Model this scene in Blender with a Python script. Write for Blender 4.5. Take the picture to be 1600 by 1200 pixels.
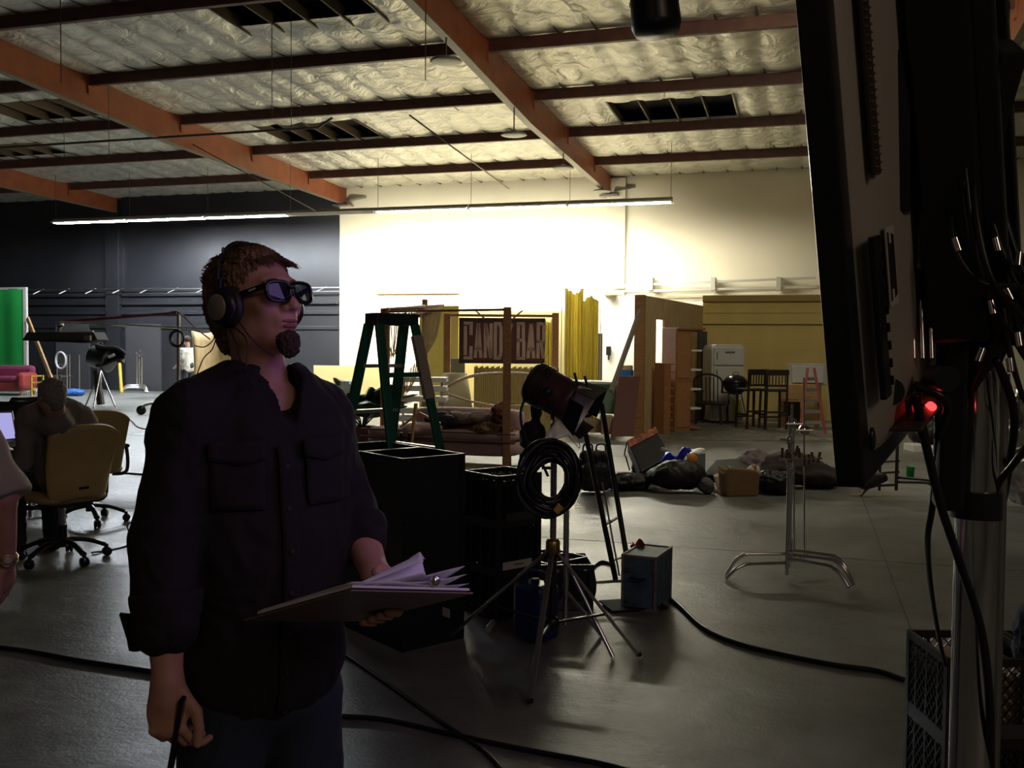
import bpy, bmesh, math, random
import numpy as np
from mathutils import Vector, Matrix, noise
random.seed(7)
for o in list(bpy.data.objects): bpy.data.objects.remove(o)
SC = bpy.context.scene
COL = SC.collection
rad = math.radians

# ---------------- camera ----------------
CAMH = 1.6
YAW, PITCH, ROLL, FPX = rad(17), rad(2.44), rad(.5), 1500.0
cam = bpy.data.cameras.new('camera'); camo = bpy.data.objects.new('camera', cam); COL.objects.link(camo)
cam.sensor_fit = 'HORIZONTAL'; cam.sensor_width = 36; cam.lens = 36 * FPX / 1600
cam.clip_start = .05; cam.clip_end = 200
CR = Matrix.Rotation(YAW, 3, 'Z') @ Matrix.Rotation(math.pi / 2 - PITCH, 3, 'X') @ Matrix.Rotation(ROLL, 3, 'Z')
camo.location = (0, 0, CAMH); camo.rotation_euler = CR.to_euler()
SC.camera = camo
def ray(x, y): return CR @ Vector(((x - 800) / FPX, -(y - 600) / FPX, -1))
CO = Vector((0, 0, CAMH))
def P(x, y, D): return CO + ray(x, y) * D                 # point seen at a pixel, D metres deep
def F(x, y, z=0.): d = ray(x, y); return CO + d * ((z - CAMH) / d.z)   # point on the floor (or height z)
def PY(x, y, Y): d = ray(x, y); return CO + d * (Y / d.y)  # point on the plane Y
def CF(l, a, z=0.): return Vector((l * math.cos(YAW) - a * math.sin(YAW), l * math.sin(YAW) + a * math.cos(YAW), z))

# ---------------- world, light, exposure ----------------
w = bpy.data.worlds.new('world'); SC.world = w; w.use_nodes = True
w.node_tree.nodes['Background'].inputs[0].default_value = (.5, .45, .4, 1)
w.node_tree.nodes['Background'].inputs[1].default_value = .02
SC.view_settings.view_transform = 'Standard'; SC.view_settings.look = 'None'
SC.view_settings.gamma = 1; SC.view_settings.use_curve_mapping = False
SC.view_settings.exposure = -0.2
TUBE = 360.0        # strength of the fluorescent tubes
def area(name, loc, aim, size, power, col, sy=None):
    l = bpy.data.lights.new(name, 'AREA'); l.energy = power; l.color = col; l.size = size
    if sy: l.shape = 'RECTANGLE'; l.size_y = sy
    o = bpy.data.objects.new(name, l); COL.objects.link(o); o.location = loc
    o.rotation_euler = (Vector(aim) - Vector(loc)).to_track_quat('-Z', 'Y').to_euler(); return o
area('right_fill', (6, -3, 6.2), (1, 5, 0), 3, 80, (1, .78, .6))  # added fill from behind right, not a lamp of the hall
area('stage_light', (.5, 11.5, 6.3), (-1.0, 21, 0), 2.5, 215, (1, .90, .66))
area('wall_fill', (-8.6, 21.9, 4.2), (-8.8, 25.5, 2.3), 8.5, 900, (1, .96, .80), .3); bpy.data.lights['wall_fill'].spread = rad(120)  # added unseen light that overexposes the white back wall
area('warm_fill', (-2.5, -4, 4.5), (-1, 4, .8), 2.5, 5, (1, .62, .5))  # added weak warm fill from behind the camera

# ---------------- materials ----------------
MATS = {}
def mat(name, col, rough=.6, metal=0., var=0., vscale=8., bump=0., bscale=40., emit=None, estr=0., alpha=None, trans=0., spec=None):
    if name in MATS: return MATS[name]
    m = bpy.data.materials.new(name); m.use_nodes = True; nt = m.node_tree; b = nt.nodes['Principled BSDF']
    c = (*col, 1); b.inputs['Base Color'].default_value = c; b.inputs['Roughness'].default_value = rough
    b.inputs['Metallic'].default_value = metal
    if spec is not None: b.inputs['Specular IOR Level'].default_value = spec
    if trans: b.inputs['Transmission Weight'].default_value = trans
    if emit: b.inputs['Emission Color'].default_value = (*emit, 1); b.inputs['Emission Strength'].default_value = estr
    if var or bump:
        tc = nt.nodes.new('ShaderNodeTexCoord')
        n = nt.nodes.new('ShaderNodeTexNoise'); n.inputs['Scale'].default_value = vscale; n.inputs['Detail'].default_value = 5
        nt.links.new(tc.outputs['Object'], n.inputs['Vector'])
        if var:
            r = nt.nodes.new('ShaderNodeValToRGB'); nt.links.new(n.outputs['Fac'], r.inputs['Fac'])
            r.color_ramp.elements[0].position = .3; r.color_ramp.elements[1].position = .7
            r.color_ramp.elements[0].color = (*[max(0, v * (1 - var)) for v in col], 1)
            r.color_ramp.elements[1].color = (*[min(1, v * (1 + var)) for v in col], 1)
            nt.links.new(r.outputs['Color'], b.inputs['Base Color'])
        if bump:
            n2 = nt.nodes.new('ShaderNodeTexNoise'); n2.inputs['Scale'].default_value = bscale; n2.inputs['Detail'].default_value = 3
            nt.links.new(tc.outputs['Object'], n2.inputs['Vector'])
            bp = nt.nodes.new('ShaderNodeBump'); bp.inputs['Strength'].default_value = bump; bp.inputs['Distance'].default_value = .01
            nt.links.new(n2.outputs['Fac'], bp.inputs['Height']); nt.links.new(bp.outputs['Normal'], b.inputs['Normal'])
    MATS[name] = m; return m
def wood(name, c1, c2, rough=.6, scale=(1, 14, 14)):
    if name in MATS: return MATS[name]
    m = bpy.data.materials.new(name); m.use_nodes = True; nt = m.node_tree; b = nt.nodes['Principled BSDF']
    tc = nt.nodes.new('ShaderNodeTexCoord'); mp = nt.nodes.new('ShaderNodeMapping'); mp.inputs['Scale'].default_value = scale
    n = nt.nodes.new('ShaderNodeTexNoise'); n.inputs['Scale'].default_value = 3; n.inputs['Detail'].default_value = 6
    r = nt.nodes.new('ShaderNodeValToRGB'); r.color_ramp.elements[0].position = .3; r.color_ramp.elements[1].position = .7
    r.color_ramp.elements[0].color = (*c1, 1); r.color_ramp.elements[1].color = (*c2, 1)
    L = nt.links.new; L(tc.outputs['Object'], mp.inputs['Vector']); L(mp.outputs['Vector'], n.inputs['Vector'])
    L(n.outputs['Fac'], r.inputs['Fac']); L(r.outputs['Color'], b.inputs['Base Color']); b.inputs['Roughness'].default_value = rough
    MATS[name] = m; return m

# ---------------- object helpers ----------------
def top_of(o):
    while o.parent: o = o.parent
    return o
def setp(o, label=None, cat=None, group=None, kind=None):
    for k, v in (('label', label), ('category', cat), ('group', group), ('kind', kind)):
        if v: o[k] = v
    return o
def thing(name, label, cat, loc=(0, 0, 0), rz=0., group=None):
    o = bpy.data.objects.new(name, None); COL.objects.link(o); o.location = loc; o.rotation_euler = (0, 0, rz)
    o.empty_display_size = .1
    return setp(o, label, cat, group)
def link(name, me, m, parent=None):
    o = bpy.data.objects.new(name, me); COL.objects.link(o)
    if m is not None:
        for x in (m if isinstance(m, (list, tuple)) else [m]): me.materials.append(x)
    if parent: o.parent = parent
    return o
def dup(root, loc=None, rz=None, label=None, group=None):
    r = root.copy(); COL.objects.link(r)
    if loc is not None: r.location = loc
    if rz is not None: r.rotation_euler = (0, 0, rz)
    if label: r['label'] = label
    if group: r['group'] = group
    for ch in list(root.children):
        c = ch.copy(); COL.objects.link(c); c.parent = r
        for g in list(ch.children):
            d = g.copy(); COL.objects.link(d); d.parent = c
    return r
def frame_z(d):
    d = Vector(d).normalized(); u = Vector((0, 0, 1)) if abs(d.z) < .95 else Vector((1, 0, 0))
    x = u.cross(d).normalized(); y = d.cross(x); return x, y, d
class MB:
    """collects shapes; build() links them as one mesh object. W = shapes are in world coordinates."""
    def __init__(s, W=False): s.v = []; s.f = []; s.mi = []; s.sm = []; s.W = W; s.cur = 0; s.fl = []
    def add(s, vs, fs, smooth=False, flat=False):
        b = len(s.v); s.v += [Vector(v) for v in vs]
        for f in fs: s.f.append([b + i for i in f]); s.mi.append(s.cur); s.sm.append(smooth)
        return s
    def box(s, c, size, M=None):
        c = Vector(c); h = [x / 2 for x in size]; M = M or Matrix.Identity(3)
        vs = [c + M @ Vector((a * h[0], b * h[1], d * h[2])) for a in (-1, 1) for b in (-1, 1) for d in (-1, 1)]
        return s.add(vs, [(0, 1, 3, 2), (4, 6, 7, 5), (0, 4, 5, 1), (2, 3, 7, 6), (0, 2, 6, 4), (1, 5, 7, 3)])
    def bar(s, p, q, a, b, up=None):
        p, q = Vector(p), Vector(q); d = (q - p)
        if up is not None:
            z = d.normalized(); x = Vector(up).cross(z)
            x = x.normalized(); y = z.cross(x)
        else: x, y, z = frame_z(d)
        M = Matrix((x, y, z)).transposed()
        return s.box((p + q) / 2, (a, b, d.length), M)
    def tube(s, p, q, r, r2=None, n=12, cap=True):
        p, q = Vector(p), Vector(q); r2 = r if r2 is None else r2; x, y, z = frame_z(q - p)
        vs = []
        for c, rr in ((p, r), (q, r2)):
            for i in range(n):
                a = 2 * math.pi * i / n; vs.append(c + (x * math.cos(a) + y * math.sin(a)) * rr)
        s.add(vs, [(i, (i + 1) % n, n + (i + 1) % n, n + i) for i in range(n)], True)
        if cap: s.add(vs, [tuple(reversed(range(n))), tuple(range(n, 2 * n))])
        return s
    def path(s, pts, r, n=8, sub=6, closed=False, flat=None):
        pts = [Vector(p) for p in pts]
        if sub > 1 and len(pts) > 2:
            out = []; N = len(pts); rng = N if closed else N - 1
            for i in range(rng):
                g = lambda j: pts[j % N] if closed else pts[min(max(j, 0), N - 1)]
                a, b, c, d = g(i - 1), g(i), g(i + 1), g(i + 2)
                for k in range(sub):
                    t = k / sub
                    out.append(.5 * ((2 * b) + (c - a) * t + (2 * a - 5 * b + 4 * c - d) * t * t + (3 * b - a - 3 * c + d) * t ** 3))
            if not closed: out.append(pts[-1])
            pts = out
        N = len(pts); vs = []; X = None
        for i in range(N):
            t = (pts[(i + 1) % N] - pts[i - 1]) if closed else (pts[min(i + 1, N - 1)] - pts[max(i - 1, 0)])
            if t.length < 1e-9: t = Vector((0, 0, 1))
            t.normalize()
            if X is None: X = frame_z(t)[0]
            X = (X - t * X.dot(t))
            X = X.normalized() if X.length > 1e-6 else frame_z(t)[0]
            Yv = t.cross(X); rr = r(i / (N - 1)) if callable(r) else r
            for k in range(n):
                a = 2 * math.pi * k / n; vs.append(pts[i] + X * math.cos(a) * rr + Yv * math.sin(a) * rr * (flat or 1))
        fs = []
        for i in range(N if closed else N - 1):
            j = (i + 1) % N
            for k in range(n): fs.append((i * n + k, i * n + (k + 1) % n, j * n + (k + 1) % n, j * n + k))
        if not closed: fs += [tuple(reversed(range(n))), tuple(range((N - 1) * n, N * n))]
        return s.add(vs, fs, True)
    def lathe(s, c, prof, axis=(0, 0, 1), n=24, M=None, sx=1., sy=1., smooth=True):
        c = Vector(c)
        if M is None:
            x, y, z = frame_z(axis); M = Matrix((x, y, z)).transposed()
        vs = []
        for (r, h) in prof:
            for i in range(n):
                a = 2 * math.pi * i / n; vs.append(c + M @ Vector((r * math.cos(a) * sx, r * math.sin(a) * sy, h)))
        fs = []
        for j in range(len(prof) - 1):
            for i in range(n): fs.append((j * n + i, j * n + (i + 1) % n, (j + 1) * n + (i + 1) % n, (j + 1) * n + i))
        if prof[0][0] > 1e-4: fs.append(tuple(reversed(range(n))))
        if prof[-1][0] > 1e-4: fs.append(tuple(range((len(prof) - 1) * n, len(prof) * n)))
        return s.add(vs, fs, smooth)
    def prism(s, pts, vec):
        pts = [Vector(p) for p in pts]; vec = Vector(vec); n = len(pts)
        vs = pts + [p + vec for p in pts]
        return s.add(vs, [tuple(range(n)), tuple(reversed(range(n, 2 * n)))] + [(i, n + i, n + (i + 1) % n, (i + 1) % n) for i in range(n)])
    def sheet(s, fn, nu, nv, th=0., smooth=True):
        """grid surface fn(u,v), u,v in 0..1; th gives it thickness along its normals"""
        g = [[Vector(fn(i / nu, j / nv)) for j in range(nv + 1)] for i in range(nu + 1)]
        vs = [p for r in g for p in r]; W = nv + 1
        fs = [(i * W + j, (i + 1) * W + j, (i + 1) * W + j + 1, i * W + j + 1) for i in range(nu) for j in range(nv)]
        if th:
            N = []
            for i in range(nu + 1):
                for j in range(nv + 1):
                    du = g[min(i + 1, nu)][j] - g[max(i - 1, 0)][j]; dv = g[i][min(j + 1, nv)] - g[i][max(j - 1, 0)]
                    c = du.cross(dv); N.append(c.normalized() if c.length > 1e-12 else Vector((0, 0, 1)))
            k = len(vs); vs2 = [v - nn * th for v, nn in zip(vs, N)]
            fs = fs + [tuple(k + a for a in reversed(f)) for f in fs]
            loop = [i * W for i in range(nu + 1)] + [nu * W + j for j in range(1, nv + 1)] + [i * W + nv for i in range(nu - 1, -1, -1)] + [j for j in range(nv - 1, 0, -1)]
            L = len(loop); fs += [(loop[i], k + loop[i], k + loop[(i + 1) % L], loop[(i + 1) % L]) for i in range(L)]
            vs = vs + vs2
        return s.add(vs, fs, smooth)
    def build(s, name, m, parent=None, bevel=0., origin=None, label=None, sub=0):
        off = Vector((0, 0, 0))
        if s.W: off = Vector(top_of(parent).location) if parent else Vector(origin or (0, 0, 0))
        me = bpy.data.meshes.new(name); me.from_pydata([tuple(v - off) for v in s.v], [], s.f)
        for p, mi, sm in zip(me.polygons, s.mi, s.sm): p.material_index = mi; p.use_smooth = sm
        bm = bmesh.new(); bm.from_mesh(me); bmesh.ops.recalc_face_normals(bm, faces=bm.faces); bm.to_mesh(me); bm.free()
        o = link(name, me, m, parent)
        if not parent and (s.W and origin is not None): o.location = off
        if bevel:
            b = o.modifiers.new('bevel', 'BEVEL'); b.width = bevel; b.segments = 2; b.limit_method = 'ANGLE'; b.angle_limit = rad(40)
        if sub:
            b = o.modifiers.new('sub', 'SUBSURF'); b.levels = sub; b.render_levels = sub
        if label: o['label'] = label
        return o

# ---------------- implicit modelling (signed distance + surface nets) ----------------
def smin(a, b, k):
    if k <= 0: return np.minimum(a, b)
    h = np.clip(.5 + .5 * (b - a) / k, 0, 1); return b + (a - b) * h - k * h * (1 - h)
def sd_cap(Q, a, b, ra, rb=None):
    rb = ra if rb is None else rb; a = np.array(a, float); b = np.array(b, float); ab = b - a
    t = np.clip(((Q - a) @ ab) / max(ab @ ab, 1e-12), 0, 1)
    return np.linalg.norm(Q - a - t[:, None] * ab, axis=1) - (ra + (rb - ra) * t)
def sd_ell(Q, c, r, M=None):
    q = Q - np.array(c, float)
    if M is not None: q = q @ np.array(M, float)     # M columns = local axes
    r = np.array(r, float); k0 = np.linalg.norm(q / r, axis=1); k1 = np.linalg.norm(q / (r * r), axis=1)
    return k0 * (k0 - 1) / np.maximum(k1, 1e-9)
def sd_box(Q, c, h, rd=.01, M=None):
    q = Q - np.array(c, float)
    if M is not None: q = q @ np.array(M, float)
    q = np.abs(q) - (np.array(h, float) - rd)
    return np.linalg.norm(np.maximum(q, 0), axis=1) + np.minimum(q.max(axis=1), 0) - rd
def surfnet(fn, lo, hi, h):
    lo = np.array(lo, float); hi = np.array(hi, float); n = np.ceil((hi - lo) / h).astype(int) + 1
    ax = [lo[i] + np.arange(n[i]) * h for i in range(3)]
    G = np.stack(np.meshgrid(*ax, indexing='ij'), -1).reshape(-1, 3)
    V = fn(G).reshape(n)
    cn = n - 1; acc = np.zeros((*cn, 3)); cnt = np.zeros(cn)
    def sl(o): return tuple(slice(o[i], o[i] + cn[i]) for i in range(3))
    cor = [(i, j, k) for i in (0, 1) for j in (0, 1) for k in (0, 1)]
    for a in cor:
        for d in range(3):
            if a[d]: continue
            b = list(a); b[d] = 1; va = V[sl(a)]; vb = V[sl(b)]; m = (va < 0) != (vb < 0)
            t = np.where(m, va / np.where(m, va - vb, 1), 0)
            for e in range(3):
                pos = a[e] + (t if e == d else 0); acc[..., e] += np.where(m, pos, 0)
            cnt += m
    act = cnt > 0; idx = -np.ones(cn, int); idx[act] = np.arange(act.sum())
    I = np.argwhere(act); pts = lo + (I + acc[act] / cnt[act][:, None]) * h
    faces = []
    for d in range(3):
        e, g = [(1, 2), (2, 0), (0, 1)][d]
        A = V[tuple(slice(0, -1) if i == d else slice(None) for i in range(3))]; B = V[tuple(slice(1, None) if i == d else slice(None) for i in range(3))]
        m = (A < 0) != (B < 0)
        for p in np.argwhere(m):
            if p[e] == 0 or p[g] == 0 or p[e] >= cn[e] or p[g] >= cn[g] or p[d] >= cn[d]: continue
            q = [p.copy() for _ in range(4)]
            q[1][e] -= 1; q[2][e] -= 1; q[2][g] -= 1; q[3][g] -= 1
            f = [idx[tuple(x)] for x in q]
            if min(f) < 0: continue
            faces.append(f if A[tuple(p)] < 0 else f[::-1])
    return pts, faces
def blob(name, fn, lo, hi, h, m, parent=None, origin=None, W=True, disp=None, label=None, join=None, smooth=1):
    pts, faces = surfnet(fn, lo, hi, h)
    if smooth:                                         # light relax
        E = np.array([(f[i], f[(i + 1) % 4]) for f in faces for i in range(4)])
        for _ in range(smooth):
            s_ = np.zeros_like(pts); c_ = np.zeros(len(pts))
            np.add.at(s_, E[:, 0], pts[E[:, 1]]); np.add.at(c_, E[:, 0], 1)
            pts = pts * .5 + .5 * s_ / np.maximum(c_, 1)[:, None]
    mb = MB(W); mb.add([Vector(p) for p in pts], faces, True)
    if disp:
        me = bpy.data.meshes.new('t'); me.from_pydata([tuple(v) for v in mb.v], [], mb.f)
        bm = bmesh.new(); bm.from_mesh(me); bmesh.ops.recalc_face_normals(bm, faces=bm.faces); bm.normal_update(); bm.verts.ensure_lookup_table()
        mb.v = [v.co + v.normal * disp(v.co) for v in bm.verts]; bm.free(); bpy.data.meshes.remove(me)
    if join is not None: join.add(mb.v, mb.f, True); return None
    return mb.build(name, m, parent, origin=origin, label=label)

# ---------------- the building ----------------
WY = 25.5
XL, XR, YB = -30.0, 9.0, -7.0
def zr(Y): return 6.03 + .043 * (WY - Y)          # roof lining height
BX = [-28.7, -20.85, -13.0, -5.17, 2.7]            # main beams (their left face)
M_floor = None
def make_floor():
    m = bpy.data.materials.new('concrete'); m.use_nodes = True; nt = m.node_tree; b = nt.nodes['Principled BSDF']; L = nt.links.new
    tc = nt.nodes.new('ShaderNodeTexCoord')
    n1 = nt.nodes.new('ShaderNodeTexNoise'); n1.inputs['Scale'].default_value = .5; n1.inputs['Detail'].default_value = 8; n1.inputs['Roughness'].default_value = .6
    n2 = nt.nodes.new('ShaderNodeTexNoise'); n2.inputs['Scale'].default_value = 3.5; n2.inputs['Detail'].default_value = 9; n2.inputs['Roughness'].default_value = .65
    n3 = nt.nodes.new('ShaderNodeTexNoise'); n3.inputs['Scale'].default_value = 60; n3.inputs['Detail'].default_value = 4
    for n in (n1, n2, n3): L(tc.outputs['Object'], n.inputs['Vector'])
    mx = nt.nodes.new('ShaderNodeMath'); mx.operation = 'MULTIPLY_ADD'; L(n1.outputs['Fac'], mx.inputs[0]); mx.inputs[1].default_value = .6
    m2 = nt.nodes.new('ShaderNodeMath'); m2.operation = 'MULTIPLY'; L(n2.outputs['Fac'], m2.inputs[0]); m2.inputs[1].default_value = .4; L(m2.outputs[0], mx.inputs[2])
    r = nt.nodes.new('ShaderNodeValToRGB'); L(mx.outputs[0], r.inputs['Fac']); r.color_ramp.elements[0].position = .40; r.color_ramp.elements[1].position = .60
    r.color_ramp.elements[0].color = (.115, .118, .112, 1); r.color_ramp.elements[1].color = (.25, .254, .24, 1)
    sp = nt.nodes.new('ShaderNodeValToRGB'); L(n2.outputs['Fac'], sp.inputs['Fac']); sp.color_ramp.elements[0].position = .30; sp.color_ramp.elements[1].position = .36
    sp.color_ramp.elements[0].color = (.5, .5, .5, 1); sp.color_ramp.elements[1].color = (1, 1, 1, 1)
    mm = nt.nodes.new('ShaderNodeMix'); mm.data_type = 'RGBA'; mm.blend_type = 'MULTIPLY'; mm.inputs[0].default_value = 1
    L(r.outputs['Color'], mm.inputs[6]); L(sp.outputs['Color'], mm.inputs[7]); L(mm.outputs[2], b.inputs['Base Color'])
    rr = nt.nodes.new('ShaderNodeMapRange'); L(mx.outputs[0], rr.inputs[0]); rr.inputs[1].default_value = .35; rr.inputs[2].default_value = .65; rr.inputs[3].default_value = .30; rr.inputs[4].default_value = .55; b.inputs['Specular IOR Level'].default_value = .42
    L(rr.outputs[0], b.inputs['Roughness'])
    bp = nt.nodes.new('ShaderNodeBump'); bp.inputs['Strength'].default_value = .5; bp.inputs['Distance'].default_value = .02
    ad = nt.nodes.new('ShaderNodeMath'); ad.operation = 'MULTIPLY_ADD'; L(n3.outputs['Fac'], ad.inputs[0]); ad.inputs[1].default_value = .15; L(n2.outputs['Fac'], ad.inputs[2])
    L(ad.outputs[0], bp.inputs['Height']); L(bp.outputs['Normal'], b.inputs['Normal'])
    mb = MB(); mb.box(((XL + XR) / 2, (YB + WY) / 2, -.1), (XR - XL + 1, WY - YB + 1, .2))
    setp(mb.build('floor', m), kind='structure')
    j = MB()                                              # saw-cut joints, thin dark inlays
    for x in (-17, -11, -5.6, .6, 6): j.box((x, 9, .0005), (.006, 33, .002))
    for y in (2, 7.6, 13.5, 19): j.box((-10.5, y, .0005), (39, .006, .002))
    setp(j.build('trim_1', mat('joint filler', (.05, .05, .05), .8)), kind='structure')
make_floor()
M_white = mat('cream wall paint', (.60, .555, .43), .75, var=.06, vscale=.7)
M_black = mat('black wall paint', (.020, .021, .025), .38, var=.25, vscale=.6, bump=.25, bscale=3)
mb = MB()
mb.cur = 0; mb.box(((XL - 13.1) / 2, WY + .1, 3.3), (-13.1 - XL, .2, 6.6))
mb.cur = 1; mb.box(((-13.1 + XR) / 2, WY + .1, 3.3), (XR + 13.1, .2, 6.6))
setp(mb.build('wall_back', [M_black, M_white]), kind='structure')
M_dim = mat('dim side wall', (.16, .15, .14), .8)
for nm, c, s_ in (('wall_left', (XL - .1, 9.2, 3.8), (.2, 33, 7.6)), ('wall_right', (XR + .1, 9.2, 3.8), (.2, 33, 7.6)), ('wall_front', (-10.5, YB - .1, 3.8), (39.4, .2, 7.6))):
    setp(MB().box(c, s_).build(nm, M_dim), kind='structure')
# pilasters and ledges on the back wall
pl = MB()
for x in (-20.95, -28.8):
    pl.box((x, WY - .09, 3.0), (.5, .18, 6.0))
setp(pl.build('trim_2', M_black, bevel=.01), kind='structure')
pl = MB()
for x in (-5.0, 2.85): pl.box((x + .1, WY - .09, 3.0), (.5, .18, 6.0))
setp(pl.build('trim_3', M_white, bevel=.01), kind='structure')
dk = MB()
for z, d in ((2.75, .12), (2.45, .08), (2.0, .05)):
    dk.box(((XL - 13.1) / 2, WY - d / 2, z), (-13.1 - XL - .05, d, .1))
setp(dk.build('trim_4', M_black, bevel=.008), kind='structure')
dk = MB(); dk.box((-22.6, WY - .03, 1.05), (1.3, .06, 2.1)); dk.box((-19.9, WY - .03, 1.05), (1.3, .06, 2.1)); dk.box((-15.5, WY - .03, 1.05), (1.2, .06, 2.1))
setp(dk.build('door_1', mat('dull grey black door', (.055, .055, .06), .5)), kind='structure')

# roof lining: quilted foil batts between sub-purlins, with openings where panels are missing
PYS = [23.3 - 2.76 * k for k in range(0, 11)]
HOLES = [(-11.78, -9.34, 18.95, 20.4), (-3.85, -1.41, 18.95, 20.4), (-8.73, -6.29, 12.5, 13.6), (-20.3, -17.88, 19.0, 20.2), (-16.7, -14.2, 16.2, 17.5)]   # x0, x1, y0, y1
def hole(x, y):
    return any(x0 < x < x1 and y0 < y < y1 for x0, x1, y0, y1 in HOLES)
def near_hole(x, y):
    return any(x0 - .2 < x < x1 + .2 and y0 - .25 < y < y1 + .25 for x0, x1, y0, y1 in HOLES)
def make_ceiling():
    mf = bpy.data.materials.new('foil batts'); mf.use_nodes = True; nt = mf.node_tree; b = nt.nodes['Principled BSDF']; L = nt.links.new
    b.inputs['Base Color'].default_value = (.60, .58, .50, 1); b.inputs['Roughness'].default_value = .42; b.inputs['Metallic'].default_value = .5
    tc = nt.nodes.new('ShaderNodeTexCoord'); n = nt.nodes.new('ShaderNodeTexNoise'); n.inputs['Scale'].default_value = 2.2; n.inputs['Detail'].default_value = 6; n.inputs['Distortion'].default_value = 1.3
    L(tc.outputs['Object'], n.inputs['Vector']); bp = nt.nodes.new('ShaderNodeBump'); bp.inputs['Strength'].default_value = .7; bp.inputs['Distance'].default_value = .12
    L(n.outputs['Fac'], bp.inputs['Height']); L(bp.outputs['Normal'], b.inputs['Normal'])
    rp = nt.nodes.new('ShaderNodeValToRGB'); L(n.outputs['Fac'], rp.inputs['Fac']); rp.color_ramp.elements[0].position = .25; rp.color_ramp.elements[1].position = .6
    rp.color_ramp.elements[0].color = (.40, .385, .33, 1); rp.color_ramp.elements[1].color = (.66, .64, .56, 1); L(rp.outputs['Color'], b.inputs['Base Color'])
    dx = .1016; pitch = .61
    xs = np.arange(-29.6, XR, dx); mb = MB(); W = None
    ys = []
    edges = [WY] + PYS + [YB]
    for a, c in zip(edges[:-1], edges[1:]):
        ns = max(2, int(round((a - c) / .19)))
        ys += [(a + (c - a) * i / ns, abs(2 * i / ns - 1)) for i in range(ns)]
    ys.append((YB, 1.))
    vs = []
    for (y, e) in ys:
        for x in xs:
            u = ((x + 13.0) / pitch) % 1.0; q = abs(2 * u - 1)          # q=1 at the seam
            sag = .085 * (1 - q ** 4) * (1 - e ** 6)
            sag += .02 * noise.noise(Vector((x * 1.1, y * 1.7, 3))) * (1 - q ** 3) +   .014 * noise.noise(Vector((x * 4, y * 6, 9))) * (1 - q ** 4)
            if near_hole(x, y): sag *= .1
            vs.append((x, y, zr(y) + .06 - sag))
    nx = len(xs); fs = []
    for j in range(len(ys) - 1):
        for i in range(nx - 1):
            xc = (xs[i] + xs[i + 1]) / 2; yc = (ys[j][0] + ys[j + 1][0]) / 2
            if hole(xc, yc): continue
            fs.append((j * nx + i, j * nx + i + 1, (j + 1) * nx + i + 1, (j + 1) * nx + i))
    mb.add(vs, fs, True)
    setp(mb.build('ceiling', mf), kind='structure')
    dk = MB(); s = MB()
    a, c = zr(WY + .2) + .33, zr(YB - .2) + .33
    dk.add([(XL - .2, WY + .2, a), (XR + .2, WY + .2, a), (XR + .2, YB - .2, c), (XL - .2, YB - .2, c), (XL - .2, WY + .2, a + .1), (XR + .2, WY + .2, a + .1), (XR + .2, YB - .2, c + .1), (XL - .2, YB - .2, c + .1)],
           [(0, 1, 2, 3), (4, 5, 6, 7), (0, 1, 5, 4), (1, 2, 6, 5), (2, 3, 7, 6), (3, 0, 4, 7)])
    setp(dk.build('trim_5', mat('roof deck', (.035, .03, .03), .8)), kind='structure')
    # seams / subpurlins, only a thin line showing below the batts; deeper inside the openings
    M_sub = mat('stained joist', (.12, .085, .05), .7)
    x = -13.0
    k0 = int((-29.5 + 13) / pitch)
    for k in range(k0, int((XR + 13) / pitch)):
        xx = -13.0 + k * pitch
        s.add([(xx - .016, WY, zr(WY) + .022), (xx + .016, WY, zr(WY) + .022), (xx + .016, YB, zr(YB) + .022), (xx - .016, YB, zr(YB) + .022),
               (xx - .016, WY, zr(WY) + .2), (xx + .016, WY, zr(WY) + .2), (xx + .016, YB, zr(YB) + .2), (xx - .016, YB, zr(YB) + .2)],
              [(0, 1, 2, 3), (0, 1, 5, 4), (2, 3, 7, 6), (1, 2, 6, 5), (3, 0, 4, 7)])
    setp(s.build('trim_6', M_sub), kind='structure')
make_ceiling()
M_beam = mat('orange brown glulam beam', (.30, .080, .028), .5, var=.2, vscale=3)
M_purl = mat('dark brown purlin', (.095, .034, .022), .6, var=.3, vscale=4)
M_edge = mat('grey flange edge', (.20, .16, .11), .5)
for i, x in enumerate(BX):
    mb = MB(); prof = [(WY, 5.58), (21.5, 5.655), (17.6, 5.735), (15.3, 5.89), (13, 6.04), (10, 6.19), (YB, zr(YB) - .5)]
    def loft(xa, xb, lo_, hi_):
        vs = []
        for y, z in prof: vs += [(xa, y, lo_(y, z)), (xb, y, lo_(y, z)), (xb, y, hi_(y, z)), (xa, y, hi_(y, z))]
        n = len(prof); fs = [(0, 1, 2, 3), tuple(4 * (n - 1) + k for k in (3, 2, 1, 0))]
        for k in range(n - 1): fs += [(4 * k + a, 4 * k + (a + 1) % 4, 4 * k + 4 + (a + 1) % 4, 4 * k + 4 + a) for a in range(4)]
        mb.add(vs, fs)
    loft(x, x + .12, lambda y, z: z + .022, lambda y, z: zr(y) + .06); mb.cur = 1; loft(x - .01, x + .13, lambda y, z: z, lambda y, z: z + .022); mb.cur = 0
    for k, py in enumerate(PYS):                          # stiffener / seat plates
        mb.box((x - .012, py, zr(py) - .14), (.03, .12, .34)); mb.box((x + .132, py, zr(py) - .14), (.03, .12, .34))
    setp(mb.build('trim_%d' % (7 + i), [M_beam, M_edge]), kind='structure')
for i, (xa, xb) in enumerate(zip([XL] + [b + .12 for b in BX], BX + [XR])):
    mb = MB()
    for py in PYS: mb.box(((xa + xb) / 2, py, zr(py) - .06), (xb - xa, .10, .2))
    setp(mb.build('trim_%d' % (12 + i), M_purl, bevel=.006), kind='structure')
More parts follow.
